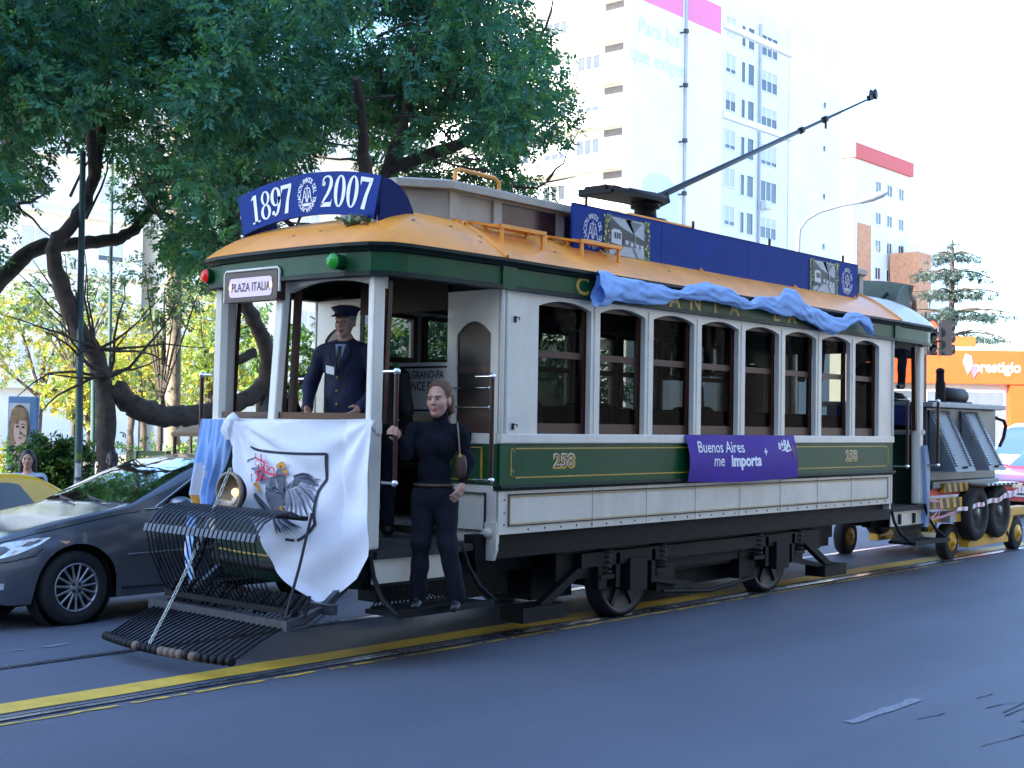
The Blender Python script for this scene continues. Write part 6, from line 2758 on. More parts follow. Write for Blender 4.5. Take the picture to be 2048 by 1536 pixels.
b.box(-.024, -.17, .425, -.0201, .17, .475, 1)
b.build('number_plate', [M_signwhite, M_plate], g)
VAN = dict(L=4.9, rw=.33, wheels=(.9, 3.9), tumble=.12, sill=.25,
           belt=[(0, .70), (.15, .90), (.9, 1.05), (4.9, 1.10)],
           top=[(0, .75), (.15, .95), (.8, 1.12), (1.3, 1.60), (1.6, 1.92), (2.0, 2.02), (4.7, 2.02), (4.85, 1.9), (4.9, 1.2)],
           w=[(0, .70), (.2, .85), (.8, .92), (4.7, .92), (4.9, .86)])
M_van = mat('white_van_paint', (.62, .66, .74), .35, var=.05, coat=.6)
car = Car(car_T(24.0, 4.9, -.1), VAN)
g = thing('van', 'white van with a sloping windscreen behind the red car', 'van', (26, 4.9, -.1))
car.shell(g, [M_van, M_arch], lambda x, j, z: 0)
car.screen('windscreen', glass('van_windscreen', (.5, .55, .6), 3.0), g, .92, 1.62, .95)
car.patch('side_window', M_carglass, g, [(1.25, 1.12), (1.65, 1.68), (2.1, 1.7), (2.1, 1.12)], .005)
car.wheels_all(g, 6)

# ---------------------------------------------------------------- the generator trailer and its dolly behind the tram
M_yel = mat('machine_yellow', (.62, .34, .02), .5, var=.15, scale=4, grime=.5)
M_aluglo = mat('bare_aluminium', (.36, .38, .40), .30, metal=.8, var=.18, scale=3, grime=.3)
M_steelbox = mat('grey_box_paint', (.085, .095, .105), .42, metal=.3, var=.15, scale=3, grime=.3)
M_blue = mat('blue_tarpaulin', (.04, .06, .28), .7, var=.15)
M_tape = mat('warning_tape', (.62, .30, .36), .7, var=.35, scale=14)
M_greyplate = mat('grey_plate', (.33, .34, .35), .5, var=.15, grime=.3)


def striped(name, a, c, ns):
    """A yellow plate with slanted black stripes across its face towards -y."""
    b = MB()
    (x0, y0, z0), (x1, y1, z1) = a, c
    b.box(x0, y0, z0, x1, y1, z1, 0)
    w = (x1 - x0) / ns
    for i in range(ns):
        if i % 2:
            continue
        u = x0 + i * w
        lo, hi = min(x1, u), min(x1, u + w)
        b.poly([(lo, y0 - .003, z1), (hi, y0 - .003, z1), (min(x1, hi + .04), y0 - .003, z0), (min(x1, lo + .04), y0 - .003, z0)][::-1], 1)
    return b, name


# dolly: low four-wheel frame on solid tyres
dl = thing('dolly', 'low yellow four wheel dolly with solid tyres towed behind the tram', 'trailer', (10.7, 1.07, 0))
b = MB()
for y in (.40, 1.70):
    b.bar((9.35, y, .56), (9.85, y, .56), .16, .12)
    b.bar((11.45, y, .56), (12.2, y, .56), .16, .12)
    b.bar((9.78, y, .55), (10.05, y, .22), .14, .10)
    b.bar((11.62, y, .55), (11.35, y, .22), .14, .10)
    b.bar((9.98, y, .215), (11.42, y, .215), .14, .16)
b.box(9.35, .42, .50, 9.55, 1.68, .60)
b.box(12.0, .42, .50, 12.2, 1.68, .60)
b.box(10.1, .42, .16, 11.3, 1.68, .20)
b.bar((8.15, 1.07, .52), (9.4, 1.07, .55), .10, .10)
b.bar((8.4, .55, .53), (9.4, .45, .55), .08, .08)
b.build('frame', M_yel, dl, bevel=.008)
b = MB()
b.box(9.28, .30, .50, 9.48, .46, .62)
b.box(9.26, .32, .60, 10.0, .52, .635)
b.build('deck_plate', M_greyplate, dl, bevel=.006)
for cx, y in ((9.56, .46), (9.2, 1.74), (11.83, .42), (11.83, 1.72)):
    b = MB()
    b.lathe((cx, y, .235), (0, 1, 0), [(.12, -.07), (.20, -.075), (.235, -.06), (.235, .06), (.20, .075), (.12, .07)], 28)
    w = b.build('wheel', M_tyre, dl)
    b = MB()
    b.lathe((cx, y, .235), (0, -1, 0), [(.13, .06), (.12, .08), (.05, .085), (.04, .12), (.01, .12)], 18)
    b.build('hub', M_yel, w)

gt = thing('generator_trailer', 'grey louvred generator trailer with a muffler on top riding on the dolly', 'trailer', (10.0, 1.0, .25))
b = MB()
gx0, gx1, gy0, gy1, gz0, gz1 = 8.70, 11.05, .38, 1.75, 1.05, 2.0
b.box(gx0, gy0, gz0, gx1, gy1, gz1)
b.box(gx0 - .08, gy0 - .12, gz1, gx1 + .06, gy1 + .08, gz1 + .07, 1)
b.box(gx0 + .1, gy0 - .05, gz0 - .10, gx1, gy1, gz0, 0)
hs = b.build('housing', [M_steelbox, M_greyplate], gt, bevel=.012)
for xa, xb, dx in ((8.74, 9.38, .12), (9.76, 10.32, .22)):
    b = MB()
    yt, yb_ = gy0 - .02, gy0 - .34
    zt, zb = 1.965, 1.18
    q = [(xa, yt, zt), (xb, yt, zt), (xb + dx, yb_, zb), (xa + dx, yb_, zb)]
    b.prism(q, (0, .03, 0), 0)
    b.prism([(xa, yt, zt), (xa + dx, yb_, zb), (xa + dx * .6, gy0, zb)], (.02, 0, 0), 1)
    b.prism([(xb - .02, yt, zt), (xb - .02 + dx, yb_, zb), (xb + dx * .6, gy0, zb)], (.02, 0, 0), 1)
    lp = b.build('louvre_panel', [M_steelbox, M_aluglo], gt)
    b = MB()
    for s_ in (.13, .87):
        for k in range(22):
            t = .05 + .88 * k / 22
            c = Vector((xa + (xb - xa) * s_ + dx * t, yt + (yb_ - yt) * t - .012, zt + (zb - zt) * t))
            b.obox(c, (.075, .022, .016), Matrix.Rotation(.6, 3, 'X'))
    b.build('louvre', M_aluglo, lp)
    b = MB()
    for k in (0, 1):
        t = .93
        b.ball((xa + (xb - xa) * (.45 + .12 * k) + dx * t, yt + (yb_ - yt) * t - .008, zt + (zb - zt) * t), (.035, .01, .018), 10, 6)
    b.build('latch', M_iron, lp)
b = MB()
b.tube([(9.72, .62, 2.18), (9.80, .62, 2.18), (10.40, .62, 2.18), (10.46, .62, 2.18)], [.06, .11, .11, .06], 20)
b.tube([(9.70, .62, 2.05), (9.70, .62, 2.34), (9.69, .62, 2.40)], [.07, .065, .05], 14)
b.tube([(9.69, .62, 2.38), (9.69, .62, 2.47)], .055, 12)
b.ball((9.69, .62, 2.50), (.065, .06, .05), 12, 8)
b.box(9.62, .50, 2.06, 10.5, .74, 2.10)
b.build('muffler', M_iron, gt)
b = MB()
b.lathe((8.85, .9, 2.06), (0, 0, 1), [(.18, 0), (.17, .06), (.12, .12), (.02, .14)], 18)
b.build('air_filter', M_iron, gt)
b = MB()
b.tube([(11.06, .40, 1.90), (11.3, .36, 1.86), (11.38, .36, 1.78), (11.30, .36, 1.62), (11.15, .36, 1.5)], .025, 8)
b.build('crank_handle', M_iron, gt)
b = MB()
b.box(8.55, .42, 1.05, 8.69, 1.70, 2.02)
b.build('cover', M_blue, gt)
for a, c, ns in (((9.10, .30, .90), (9.95, .36, 1.02), 9), ((8.35, .28, .70), (9.62, .34, .83), 12)):
    b, nm = striped('bumper_plate', a, c, ns)
    b.build(nm, [M_yel, M_blackline], gt)
b = MB()
b.box(9.95, .10, .97, 11.2, .40, 1.0, 0)
for i in range(8):
    b.poly([(9.97 + i * .155, .098, .972), (10.05 + i * .155, .098, .972), (10.03 + i * .155, .098, .999), (9.95 + i * .155, .098, .999)], 1)
b.build('mudguard', [M_aluglo, M_iron], gt, bevel=.004)
b = MB()
b.box(8.8, .38, .86, 11.0, .50, 1.02)
b.box(8.8, 1.5, .86, 11.0, 1.62, 1.02)
b.box(8.3, .9, .74, 9.0, 1.1, .9)
b.build('chassis', M_redpaint, gt)
for cx in (10.05, 10.85):
    for y in (.32, 1.66):
        b = MB()
        b.lathe((cx, y, .60), (0, -1, 0), [(.20, -.09), (.32, -.10), (.37, -.07), (.375, .06), (.35, .10), (.24, .105), (.20, .07)], 30)
        w = b.build('wheel', M_tyre, gt)
        b = MB()
        b.lathe((cx, y, .60), (0, -1, 0), [(.20, .06), (.17, .03), (.09, .05), (.07, .09), (.01, .09)], 20)
        b.build('hub', M_steelbox, w)
# tape and straps
tp = thing('warning_tape', 'pink and white warning tape tied from the dolly frame along the trailer wheels', 'tape', (10.4, .2, .7))
b = MB()
path = [(9.34, .25, .66), (9.9, .22, .70), (10.6, .20, .76), (11.3, .20, .84), (11.75, .22, .90)]


def tape(u, v):
    c = curve(path, u)
    return (c.x, c.y + .01 * math.sin(u * 20), c.z + (v - .5) * (.05 + .03 * u) + .01 * math.sin(u * 31))


b.grid(tape, 60, 2, lambda u, v: int(u * 26) % 2)
b.grid(lambda u, v: (lambda c: (c.x + .01 * math.sin(v * 9), c.y, c.z + .03 * (v - .5)))(curve([(8.55, .26, .82), (8.80, .24, .80), (8.72, .24, .66), (8.55, .26, .58), (8.9, .25, .60), (9.3, .25, .64)], u)), 40, 2, 0)
b.grid(lambda u, v: (lambda c: (c.x + .035 * (v - .5), c.y, c.z))(curve([(8.86, .24, .86), (8.80, .22, .72), (8.72, .23, .60)], u)), 12, 2, 0)
b.build('ribbon', [M_tape, M_signwhite], tp)
# blue and white flag hung at the rear platform
rf = thing('hanging_flag', 'pale blue flag hanging from the rear post of the tram', 'flag', (7.95, .1, 1.4))
b = MB()
b.grid(lambda u, v: (7.99 + .05 * u + .10 * math.sin(v * 2.6) + .02 * math.sin(u * 9 + v * 7), .06 + .10 * u + .03 * math.sin(u * 8), 1.52 - 1.0 * v), 14, 30, lambda u, v: 1 if u < .5 else 0)
b.build('flag_cloth', [M_bcloth, M_wcloth2], rf)

# foliage clumps of the three street trees: x, y, z, radius
CROWN_L = [(2.15,13.41,6.59,0.49),(3.39,12.23,8.1,0.7),(1.05,9.23,7.66,0.49),(0.47,10.34,4.79,0.22),(0.64,10.4,4.29,0.29),(0.0,9.44,7.49,0.33),(0.04,8.82,3.38,0.27),(1.73,11.69,7.94,0.75),(0.48,8.7,5.71,0.69),(4.05,11.67,6.78,0.7),(0.79,10.72,7.44,0.41),(1.66,7.65,6.95,0.39),(0.26,10.03,6.01,0.24),(1.78,11.11,5.66,0.43),(0.33,9.93,5.41,0.33),(0.89,10.74,7.01,0.51),(1.8,11.83,4.31,0.54),(2.27,13.63,5.16,0.45),(1.38,11.13,8.21,0.49),(0.26,9.02,4.53,0.61),(2.86,10.83,6.86,0.45),(0.24,8.53,4.6,0.43),(3.44,12.08,8.66,0.63),(2.49,10.22,6.88,0.51),(0.51,9.02,7.61,0.28),(1.32,9.55,7.35,0.52),(0.98,8.8,6.51,0.56),(0.99,10.36,4.38,0.4),(1.86,9.09,7.93,0.4),(1.71,8.58,6.07,0.4),(0.28,9.29,3.31,0.26),(0.34,8.32,6.17,0.67),(1.58,9.26,6.74,0.42),(2.91,9.42,8.49,0.31),(-0.03,8.42,3.21,0.27),(1.35,9.08,6.16,0.39),(2.53,9.04,6.44,0.64),(1.15,7.33,7.21,0.51),(3.19,11.82,6.27,0.47),(2.93,9.77,7.24,0.71),(2.09,12.56,5.9,0.71),(1.11,11.35,7.88,0.46),(2.11,10.47,7.58,0.62),(2.08,12.59,6.35,0.73),(0.43,8.76,6.8,0.41),(0.18,8.27,7.04,0.46),(1.42,10.9,6.4,0.52),(1.18,9.8,5.23,0.63),(2.41,9.15,7.76,0.51),(3.57,10.93,7.22,0.57),(0.42,9.5,5.88,0.63),(0.14,8.61,6.35,0.56),(2.18,12.24,7.03,0.38),(2.83,11.55,8.93,0.33),(1.21,8.82,5.9,0.66),(0.72,10.75,4.41,0.25),(3.84,11.28,8.31,0.41),(1.59,10.28,6.6,0.59),(0.74,7.65,5.52,0.41),(4.2,11.15,8.51,0.48),(2.18,12.58,5.49,0.42),(1.02,8.98,6.88,0.73),(1.52,9.12,7.65,0.41),(2.16,11.27,6.14,0.55),(2.25,10.03,8.37,0.28),(2.65,12.76,6.33,0.73),(3.08,10.79,6.36,0.6),(2.8,10.15,8.64,0.27),(2.3,13.74,4.24,0.38),(0.12,8.68,6.05,0.52),(1.02,9.89,5.17,0.43),(1.34,7.6,7.65,0.24),(1.49,10.78,8.43,0.33),(0.39,7.96,7.45,0.27),(2.49,12.87,7.51,0.49),(1.51,11.85,4.37,0.47),(1.76,13.04,7.35,0.31),(1.65,8.18,7.73,0.31),(2.9,9.73,5.71,0.62),(2.91,12.24,6.94,0.41),(3.28,11.65,7.59,0.54),(2.15,13.22,8.13,0.48),(-0.12,9.32,7.1,0.22),(3.24,15.8,7.27,0.37),(3.95,12.5,8.93,0.58),(3.42,14.18,8.18,0.53),(3.36,15.69,7.71,0.38),(2.81,11.23,8.84,0.48),(2.48,14.14,9.01,0.58),(3.02,14.3,6.72,0.39),(3.02,10.87,5.98,0.44),(2.21,11.74,5.14,0.55),(3.41,14.39,6.81,0.37),(4.94,12.8,5.97,0.38),(3.06,14.18,8.63,0.4),(2.79,13.69,7.62,0.48),(2.34,13.47,5.38,0.55),(2.84,11.42,7.87,0.38),(4.71,12.24,8.36,0.47),(2.92,11.86,6.41,0.53),(4.65,11.9,5.26,0.37),(1.71,12.45,4.5,0.39),(4.11,14.24,9.42,0.6),(4.06,12.05,8.69,0.52),(4.47,13.42,8.08,0.44),(3.03,14.19,5.16,0.4),(3.67,13.25,8.84,0.4),(4.37,14.84,8.04,0.45),(1.65,12.47,7.89,0.48),(3.39,14.53,6.02,0.59),(3.76,12.43,8.1,0.37),(1.67,12.17,7.39,0.38),(3.56,14.67,7.68,0.53),(3.1,14.07,7.11,0.48),(2.17,12.59,5.46,0.37),(4.6,12.94,8.48,0.41),(3.93,14.42,8.1,0.44),(4.72,14.04,7.6,0.58),(2.45,12.94,5.25,0.39),(3.12,11.7,8.61,0.36),(3.09,14.81,9.52,0.5),(2.2,11.54,8.17,0.56),(3.6,14.61,9.59,0.55),(3.18,15.4,9.86,0.43),(3.35,15.75,6.73,0.54),(3.79,14.34,5.94,0.39),(5.25,13.35,6.48,0.35),(4.34,12.48,9.43,0.49),(4.11,10.96,7.45,0.37),(3.53,15.61,8.82,0.46),(3.51,12.62,7.92,0.45),(3.9,12.21,9.16,0.41)]
CROWN_M = [(2.52,5.04,6.88,0.7),(2.86,9.05,6.65,0.67),(3.29,6.81,6.57,0.45),(3.43,8.95,7.37,0.69),(1.95,6.2,5.68,0.72),(3.22,7.61,6.8,0.43),(2.27,6.09,6.1,0.48),(2.66,6.33,5.36,0.69),(2.0,6.1,6.53,0.43),(3.2,9.21,7.86,0.59),(5.72,8.82,7.26,0.38),(2.1,7.45,5.86,0.49),(5.93,9.28,7.91,0.56),(4.77,10.67,7.55,0.56),(4.28,9.54,7.38,0.69),(4.84,7.79,6.24,0.6),(4.3,9.23,6.96,0.6),(3.99,9.33,5.76,0.61),(4.16,10.29,6.94,0.45),(3.58,8.04,5.66,0.5),(2.91,5.45,7.45,0.34),(4.25,6.96,6.24,0.42),(2.79,8.65,6.78,0.48),(6.27,8.88,6.93,0.38),(5.31,8.57,8.49,0.54),(4.92,8.56,7.01,0.47),(4.33,11.15,7.94,0.69),(4.15,10.08,8.28,0.56),(2.95,8.76,8.37,0.27),(1.99,6.41,5.5,0.48),(3.31,7.37,7.94,0.43),(4.34,9.98,4.25,0.46),(3.12,8.28,7.0,0.49),(2.11,7.96,7.88,0.25),(3.54,8.38,4.75,0.52),(2.26,7.47,4.98,0.48),(4.82,9.93,5.57,0.65),(3.79,9.09,5.45,0.44),(4.34,9.32,8.39,0.42),(5.54,9.75,8.92,0.58),(3.36,6.49,5.65,0.66),(4.79,10.61,6.99,0.43),(3.88,9.24,4.34,0.51),(1.95,6.3,4.54,0.48),(2.96,8.29,8.18,0.3),(2.76,7.49,7.15,0.47),(3.6,7.33,7.43,0.54),(2.01,6.24,3.73,0.21),(3.02,8.1,7.63,0.71),(4.75,10.94,4.47,0.43),(3.72,7.93,5.51,0.71),(3.82,6.83,6.65,0.5),(4.2,8.64,6.14,0.59),(4.46,8.5,5.22,0.27),(4.57,9.6,7.22,0.57),(4.91,8.66,6.0,0.44),(4.58,10.31,8.75,0.4),(6.49,10.0,9.03,0.57),(5.51,11.57,7.63,0.37),(4.97,11.96,5.16,0.46),(5.33,11.51,4.53,0.35),(4.85,11.81,8.87,0.38),(6.17,10.68,8.81,0.37),(5.17,10.47,6.57,0.39),(6.83,10.32,6.58,0.45),(4.84,11.37,5.71,0.48),(5.2,8.35,7.87,0.42),(5.03,10.63,8.44,0.43),(7.71,10.53,7.96,0.48),(7.5,11.05,7.17,0.36),(6.38,11.5,9.64,0.45),(6.63,12.29,6.7,0.49),(7.21,11.7,6.51,0.39),(7.76,10.85,9.7,0.48),(4.96,9.01,5.43,0.57),(6.45,10.25,8.66,0.45),(4.62,9.9,8.89,0.56),(5.45,10.26,6.7,0.53),(6.5,11.49,6.74,0.45),(6.71,9.79,8.34,0.39),(5.47,11.62,8.25,0.39),(5.2,10.24,8.04,0.57),(4.95,11.76,5.54,0.42),(6.85,12.13,9.15,0.46),(4.91,9.28,7.52,0.37),(5.05,12.06,7.66,0.44),(6.24,10.62,7.1,0.38),(6.28,9.81,7.2,0.48),(5.46,9.02,5.97,0.36),(4.6,10.99,8.11,0.57),(6.09,12.78,6.44,0.37),(5.5,9.6,9.16,0.38),(6.66,10.03,8.12,0.43),(5.41,11.33,4.87,0.52),(4.53,9.72,3.9,0.3),(4.71,9.49,4.24,0.3),(4.68,10.3,3.99,0.3),(4.31,8.41,4.62,0.3),(4.77,10.96,4.12,0.3)]
CROWN_R = [(7.3,6.42,8.52,0.21),(7.72,8.68,8.83,0.43),(6.84,6.09,7.33,0.44),(7.95,9.87,9.79,0.39),(7.91,5.95,6.69,0.29),(8.52,6.95,6.82,0.65),(6.44,8.78,7.01,0.67),(8.2,8.33,7.31,0.62),(9.88,7.6,7.79,0.32),(5.79,6.52,7.44,0.44),(7.42,8.71,9.01,0.49),(5.43,4.88,5.59,0.47),(5.45,7.1,8.05,0.72),(7.01,6.45,8.34,0.39),(7.41,7.59,8.65,0.51),(8.48,7.57,6.88,0.38),(5.21,6.62,7.74,0.39),(5.22,5.08,7.19,0.58),(5.48,5.75,6.88,0.41),(6.39,7.36,5.93,0.31),(4.8,5.73,5.53,0.18),(6.43,7.93,8.71,0.44),(7.93,9.7,7.3,0.67),(8.65,7.61,8.62,0.22),(7.52,5.63,6.07,0.17),(7.76,9.44,7.67,0.46),(7.55,5.54,6.08,0.33),(4.74,5.67,6.47,0.47),(4.72,6.92,7.88,0.55),(7.82,6.55,7.63,0.41),(8.94,8.17,7.32,0.45),(7.58,7.07,9.16,0.41),(8.15,9.16,6.83,0.44),(7.91,7.09,7.95,0.58),(7.71,9.37,7.42,0.4),(5.84,5.15,5.89,0.53),(7.99,9.55,10.08,0.22),(6.74,7.28,8.3,0.38),(7.15,7.13,9.03,0.43),(5.08,7.49,6.72,0.46),(6.79,8.14,7.26,0.66),(5.28,5.33,7.58,0.39),(6.4,7.36,8.52,0.54),(6.95,7.35,6.58,0.39),(7.42,7.95,7.11,0.62),(8.73,8.61,8.04,0.41),(7.75,8.78,6.93,0.55),(6.13,6.34,7.58,0.68),(7.38,8.12,7.75,0.43),(6.66,5.45,6.63,0.61),(7.09,6.05,5.98,0.33),(5.41,4.79,6.16,0.48),(9.48,8.22,9.26,0.26),(7.65,9.61,7.49,0.39),(7.76,7.28,9.14,0.47),(7.61,9.99,6.8,0.37),(7.45,8.04,7.82,0.4),(8.32,8.75,7.25,0.41),(7.67,10.24,9.13,0.41),(7.02,6.55,6.67,0.36),(6.13,7.0,7.83,0.39),(8.28,9.84,6.71,0.36),(6.69,6.39,6.23,0.52),(5.77,8.12,8.56,0.4),(6.78,6.96,7.69,0.42),(7.03,9.47,6.97,0.56),(8.96,7.54,7.87,0.43),(7.03,6.12,6.34,0.54),(10.04,8.21,8.01,0.4),(8.23,10.31,9.8,0.52),(8.02,7.67,8.1,0.42),(6.99,7.34,8.6,0.39),(7.39,9.13,6.12,0.47),(8.29,9.62,7.24,0.59),(8.03,8.18,8.73,0.42),(5.98,7.32,8.23,0.52),(6.95,8.18,7.23,0.49),(7.5,7.06,8.72,0.46),(5.83,7.55,8.9,0.41),(7.98,10.43,8.69,0.46),(8.41,8.15,7.66,0.5),(9.25,8.18,6.63,0.44),(8.36,10.39,6.75,0.44),(6.92,6.71,8.18,0.44),(8.6,7.96,5.97,0.3),(8.76,7.78,5.85,0.3),(8.39,8.22,5.84,0.3),(8.17,8.47,5.92,0.3),(7.95,8.72,5.95,0.3),(8.03,9.39,5.91,0.3),(8.19,6.91,6.02,0.3),(9.37,7.85,5.69,0.3),(9.56,7.63,5.61,0.3)]

# ---------------------------------------------------------------- trees and plants
M_bark = mat('bark', (.060, .048, .040), .95, var=.45, scale=7, bump=.9, bscale=22)
M_barkpale = mat('palm_bark', (.20, .165, .12), .95, var=.4, scale=6, bump=.8, bscale=18)


def leafmat(name, c, t):
    return mat(name, c, .5, var=.30, scale=2.5, trans=t, spec=.35)


LEAF_DARK = [leafmat('leaf_teal', (.032, .150, .115), (.08, .26, .07)), leafmat('leaf_green', (.045, .165, .070), (.14, .34, .05)), leafmat('leaf_deep', (.012, .065, .050), (.04, .14, .03))]
LEAF_SUN = [leafmat('leaf_yellow', (.30, .27, .03), (.40, .36, .03)), leafmat('leaf_lime', (.16, .24, .04), (.26, .36, .04)), leafmat('leaf_olive', (.08, .15, .04), (.16, .24, .03))]
LEAF_GREY = [leafmat('leaf_grey', (.055, .11, .065), (.06, .14, .06)), leafmat('leaf_olive_grey', (.08, .12, .06), (.1, .16, .05)), leafmat('leaf_dark_grey', (.03, .07, .04), (.04, .09, .03))]  # three grey green leaf tones mixed at random
LEAF_SHRUB = [leafmat('shrub_green', (.05, .13, .025), (.10, .24, .03)), leafmat('shrub_lime', (.14, .24, .04), (.22, .36, .04)), leafmat('shrub_dark', (.02, .06, .02), (.03, .09, .02))]


def crown(name, parent, blobs, mats_, dens, leaf, width, seed=0, spray=8, droop=.35, mix=(.5, .3, .2), flat=1.0):
    rg = np.random.default_rng(seed)
    B = np.array(blobs, float)
    Vs, Ms = [], []
    for bx_, by_, bz_, r in B:
        n = max(6, int(dens * r * r))
        d = rg.normal(size=(n, 3))
        d /= np.linalg.norm(d, axis=1)[:, None]
        rad = r * rg.random(n) ** .38
        c = np.array((bx_, by_, bz_)) + d * rad[:, None] * np.array((1, 1, .82 * flat))
        # spray axis: outwards with a droop
        ax_ = d + rg.normal(size=(n, 3)) * .6
        ax_[:, 2] -= droop
        ax_ /= np.linalg.norm(ax_, axis=1)[:, None]
        up = rg.normal(size=(n, 3)) * .5
        up[:, 2] += 1
        sd = np.cross(ax_, up)
        sd /= np.linalg.norm(sd, axis=1)[:, None] + 1e-9
        nn = np.cross(sd, ax_)
        sc = rg.uniform(.75, 1.25, n)
        mi = rg.choice(3, n, p=mix)
        half = spray // 2
        for k in range(spray):
            s = 1 if k % 2 else -1
            q = (k // 2 + .6) / half
            base = c + ax_ * (q * leaf * 1.9 * sc)[:, None]
            ld = ax_ * .55 + sd * s * .85 + nn * rg.normal(size=(n, 1)) * .35
            ld[:, 2] -= .25
            ld /= np.linalg.norm(ld, axis=1)[:, None]
            lw = np.cross(ld, nn + rg.normal(size=(n, 3)) * .35)
            lw /= np.linalg.norm(lw, axis=1)[:, None] + 1e-9
            L = (leaf * sc * rg.uniform(.8, 1.2, n))[:, None]
            Wd = width * sc[:, None]
            tip = base + ld * L
            mid = base + ld * L * .45
            Vs.append(np.stack([base, mid - lw * Wd, tip, mid + lw * Wd], 1))
            Ms.append(mi)
    V = np.concatenate(Vs).reshape(-1, 3)
    F = np.arange(len(V)).reshape(-1, 4)
    return npmesh(name, V, F, mats_, parent, False, np.concatenate(Ms))


def limb(b, pts, r0, r1, n=10, wob=.04, m=0, seed=0):
    rr = random.Random(seed)
    P = [Vector(p) for p in pts]
    out, rs = [], []
    k = len(P)
    for i in range(k - 1):
        p0, p1, p2, p3 = P[max(0, i - 1)], P[i], P[i + 1], P[min(k - 1, i + 2)]
        for j in range(6):
            t = j / 6
            q = .5 * ((2 * p1) + (p2 - p0) * t + (2 * p0 - 5 * p1 + 4 * p2 - p3) * t * t + (3 * p1 - p0 - 3 * p2 + p3) * t ** 3)
            u = (i + t) / (k - 1)
            r = r0 + (r1 - r0) * u
            out.append(q + Vector((rr.gauss(0, 1), rr.gauss(0, 1), rr.gauss(0, 1))) * r * wob * 2)
            rs.append(r * rr.uniform(.92, 1.1))
    out.append(P[-1]); rs.append(r1)
    b.tube(out, rs, n, m)
    return out


def twigs(b, start, n, L, r, seed, spread=1.0, up=.3):
    rr = random.Random(seed)
    for i in range(n):
        p = Vector(start)
        d = Vector((rr.gauss(0, spread), rr.gauss(0, spread), rr.gauss(up, .5))).normalized()
        pts, rs = [p], [r]
        for k in range(5):
            d = (d + Vector((rr.gauss(0, .22), rr.gauss(0, .22), rr.gauss(.05, .2)))).normalized()
            p = p + d * L / 5 * rr.uniform(.7, 1.2)
            pts.append(p.copy()); rs.append(r * (1 - .8 * (k + 1) / 5))
        b.tube(pts, rs, 5)


# tree with the heavy low limb reaching behind the tram front
ta = thing('street_tree', 'dark tree with a heavy low limb sweeping sideways behind the tram front', 'tree', (2.95, 10, PARK))
b = MB()
limb(b, [(3.0, 10.0, -.2), (2.95, 10, .6), (2.93, 10, 1.3), (2.83, 10, 2.3), (2.40, 10.0, 3.0), (2.06, 10, 3.78), (2.08, 10, 4.1), (2.35, 10, 4.44), (2.62, 10, 5.1), (2.75, 10.0, 6.3), (2.9, 9.9, 7.6)], .15, .07, 12, .05)
limb(b, [(2.95, 10.0, 2.15), (3.25, 9.95, 1.93), (3.64, 9.9, 1.77), (4.2, 9.9, 1.72), (4.75, 9.95, 1.84), (5.35, 10.0, 2.0), (5.72, 10, 2.25), (5.78, 10, 2.75), (5.50, 10, 3.25), (5.05, 9.8, 3.7), (4.6, 9.4, 4.6), (4.4, 9.2, 6.0)], .165, .10, 12, .05, seed=2)
limb(b, [(5.75, 10, 2.4), (5.95, 10.05, 1.6), (6.05, 10.1, .6), (6.1, 10.1, -.3)], .20, .27, 12, .04, seed=3)
limb(b, [(5.5, 10, 2.75), (5.2, 10.0, 2.62), (4.95, 10, 2.66)], .085, .05, 8)
limb(b, [(2.62, 10, 5.1), (2.1, 9.4, 6.0), (1.4, 9.0, 6.9)], .08, .03, 8, seed=4)
limb(b, [(4.4, 9.2, 5.6), (4.8, 8.6, 6.4), (4.6, 8.2, 7.4)], .08, .03, 8, seed=5)
limb(b, [(4.6, 9.4, 4.6), (3.6, 8.6, 5.6), (2.9, 7.4, 6.4)], .08, .03, 8, seed=6)
twigs(b, (2.90, 9.95, 2.25), 12, 1.5, .030, 5, 1.0, .55)
twigs(b, (2.72, 9.95, 2.65), 9, 1.6, .026, 6, 1.2, .15)
for k in range(40):
    p = (3.2 + RNG.random() * 3, 8 + RNG.random() * 2.5, 4.4 + RNG.random() * 3.5)
    twigs(b, p, 1, 1.4, .025, k, 1, .3)
b.build('trunk', M_bark, ta)
crown('crown', ta, CROWN_M, LEAF_DARK, 400, .098, .021, 1)

# tree whose trunk stands out of view at the left
tb = thing('street_tree', 'spreading tree at the upper left with a long arched branch', 'tree', (1.2, 12, PARK))
b = MB()
limb(b, [(1.1, 12, -.3), (1.25, 12, 1.2), (1.7, 12, 2.8), (2.33, 12, 3.70), (2.85, 12, 4.22), (3.55, 12, 4.40), (4.26, 12, 4.55), (4.65, 12, 4.80), (4.95, 12, 5.25), (5.0, 11.9, 6.2)], .17, .06, 10, .04, seed=11)
limb(b, [(4.95, 12, 5.1), (5.3, 11.9, 5.0), (5.7, 11.8, 4.75)], .05, .02, 7, seed=12)
limb(b, [(1.7, 12, 2.8), (1.5, 11, 4.6), (1.6, 10, 6.0), (1.4, 9.4, 7.4)], .13, .05, 9, seed=13)
limb(b, [(1.5, 11, 4.6), (.8, 10, 5.4), (.5, 9, 6.2)], .08, .03, 8, seed=14)
limb(b, [(1.6, 10, 6.0), (2.4, 10, 6.8), (3.2, 11, 7.6)], .07, .03, 8, seed=15)
for k in range(40):
    p = (.4 + RNG.random() * 3, 8.2 + RNG.random() * 4, 4.4 + RNG.random() * 3.7)
    twigs(b, p, 1, 1.4, .025, 100 + k, 1, .3)
b.build('trunk', M_bark, tb)
crown('crown', tb, CROWN_L, LEAF_DARK, 360, .098, .021, 2)

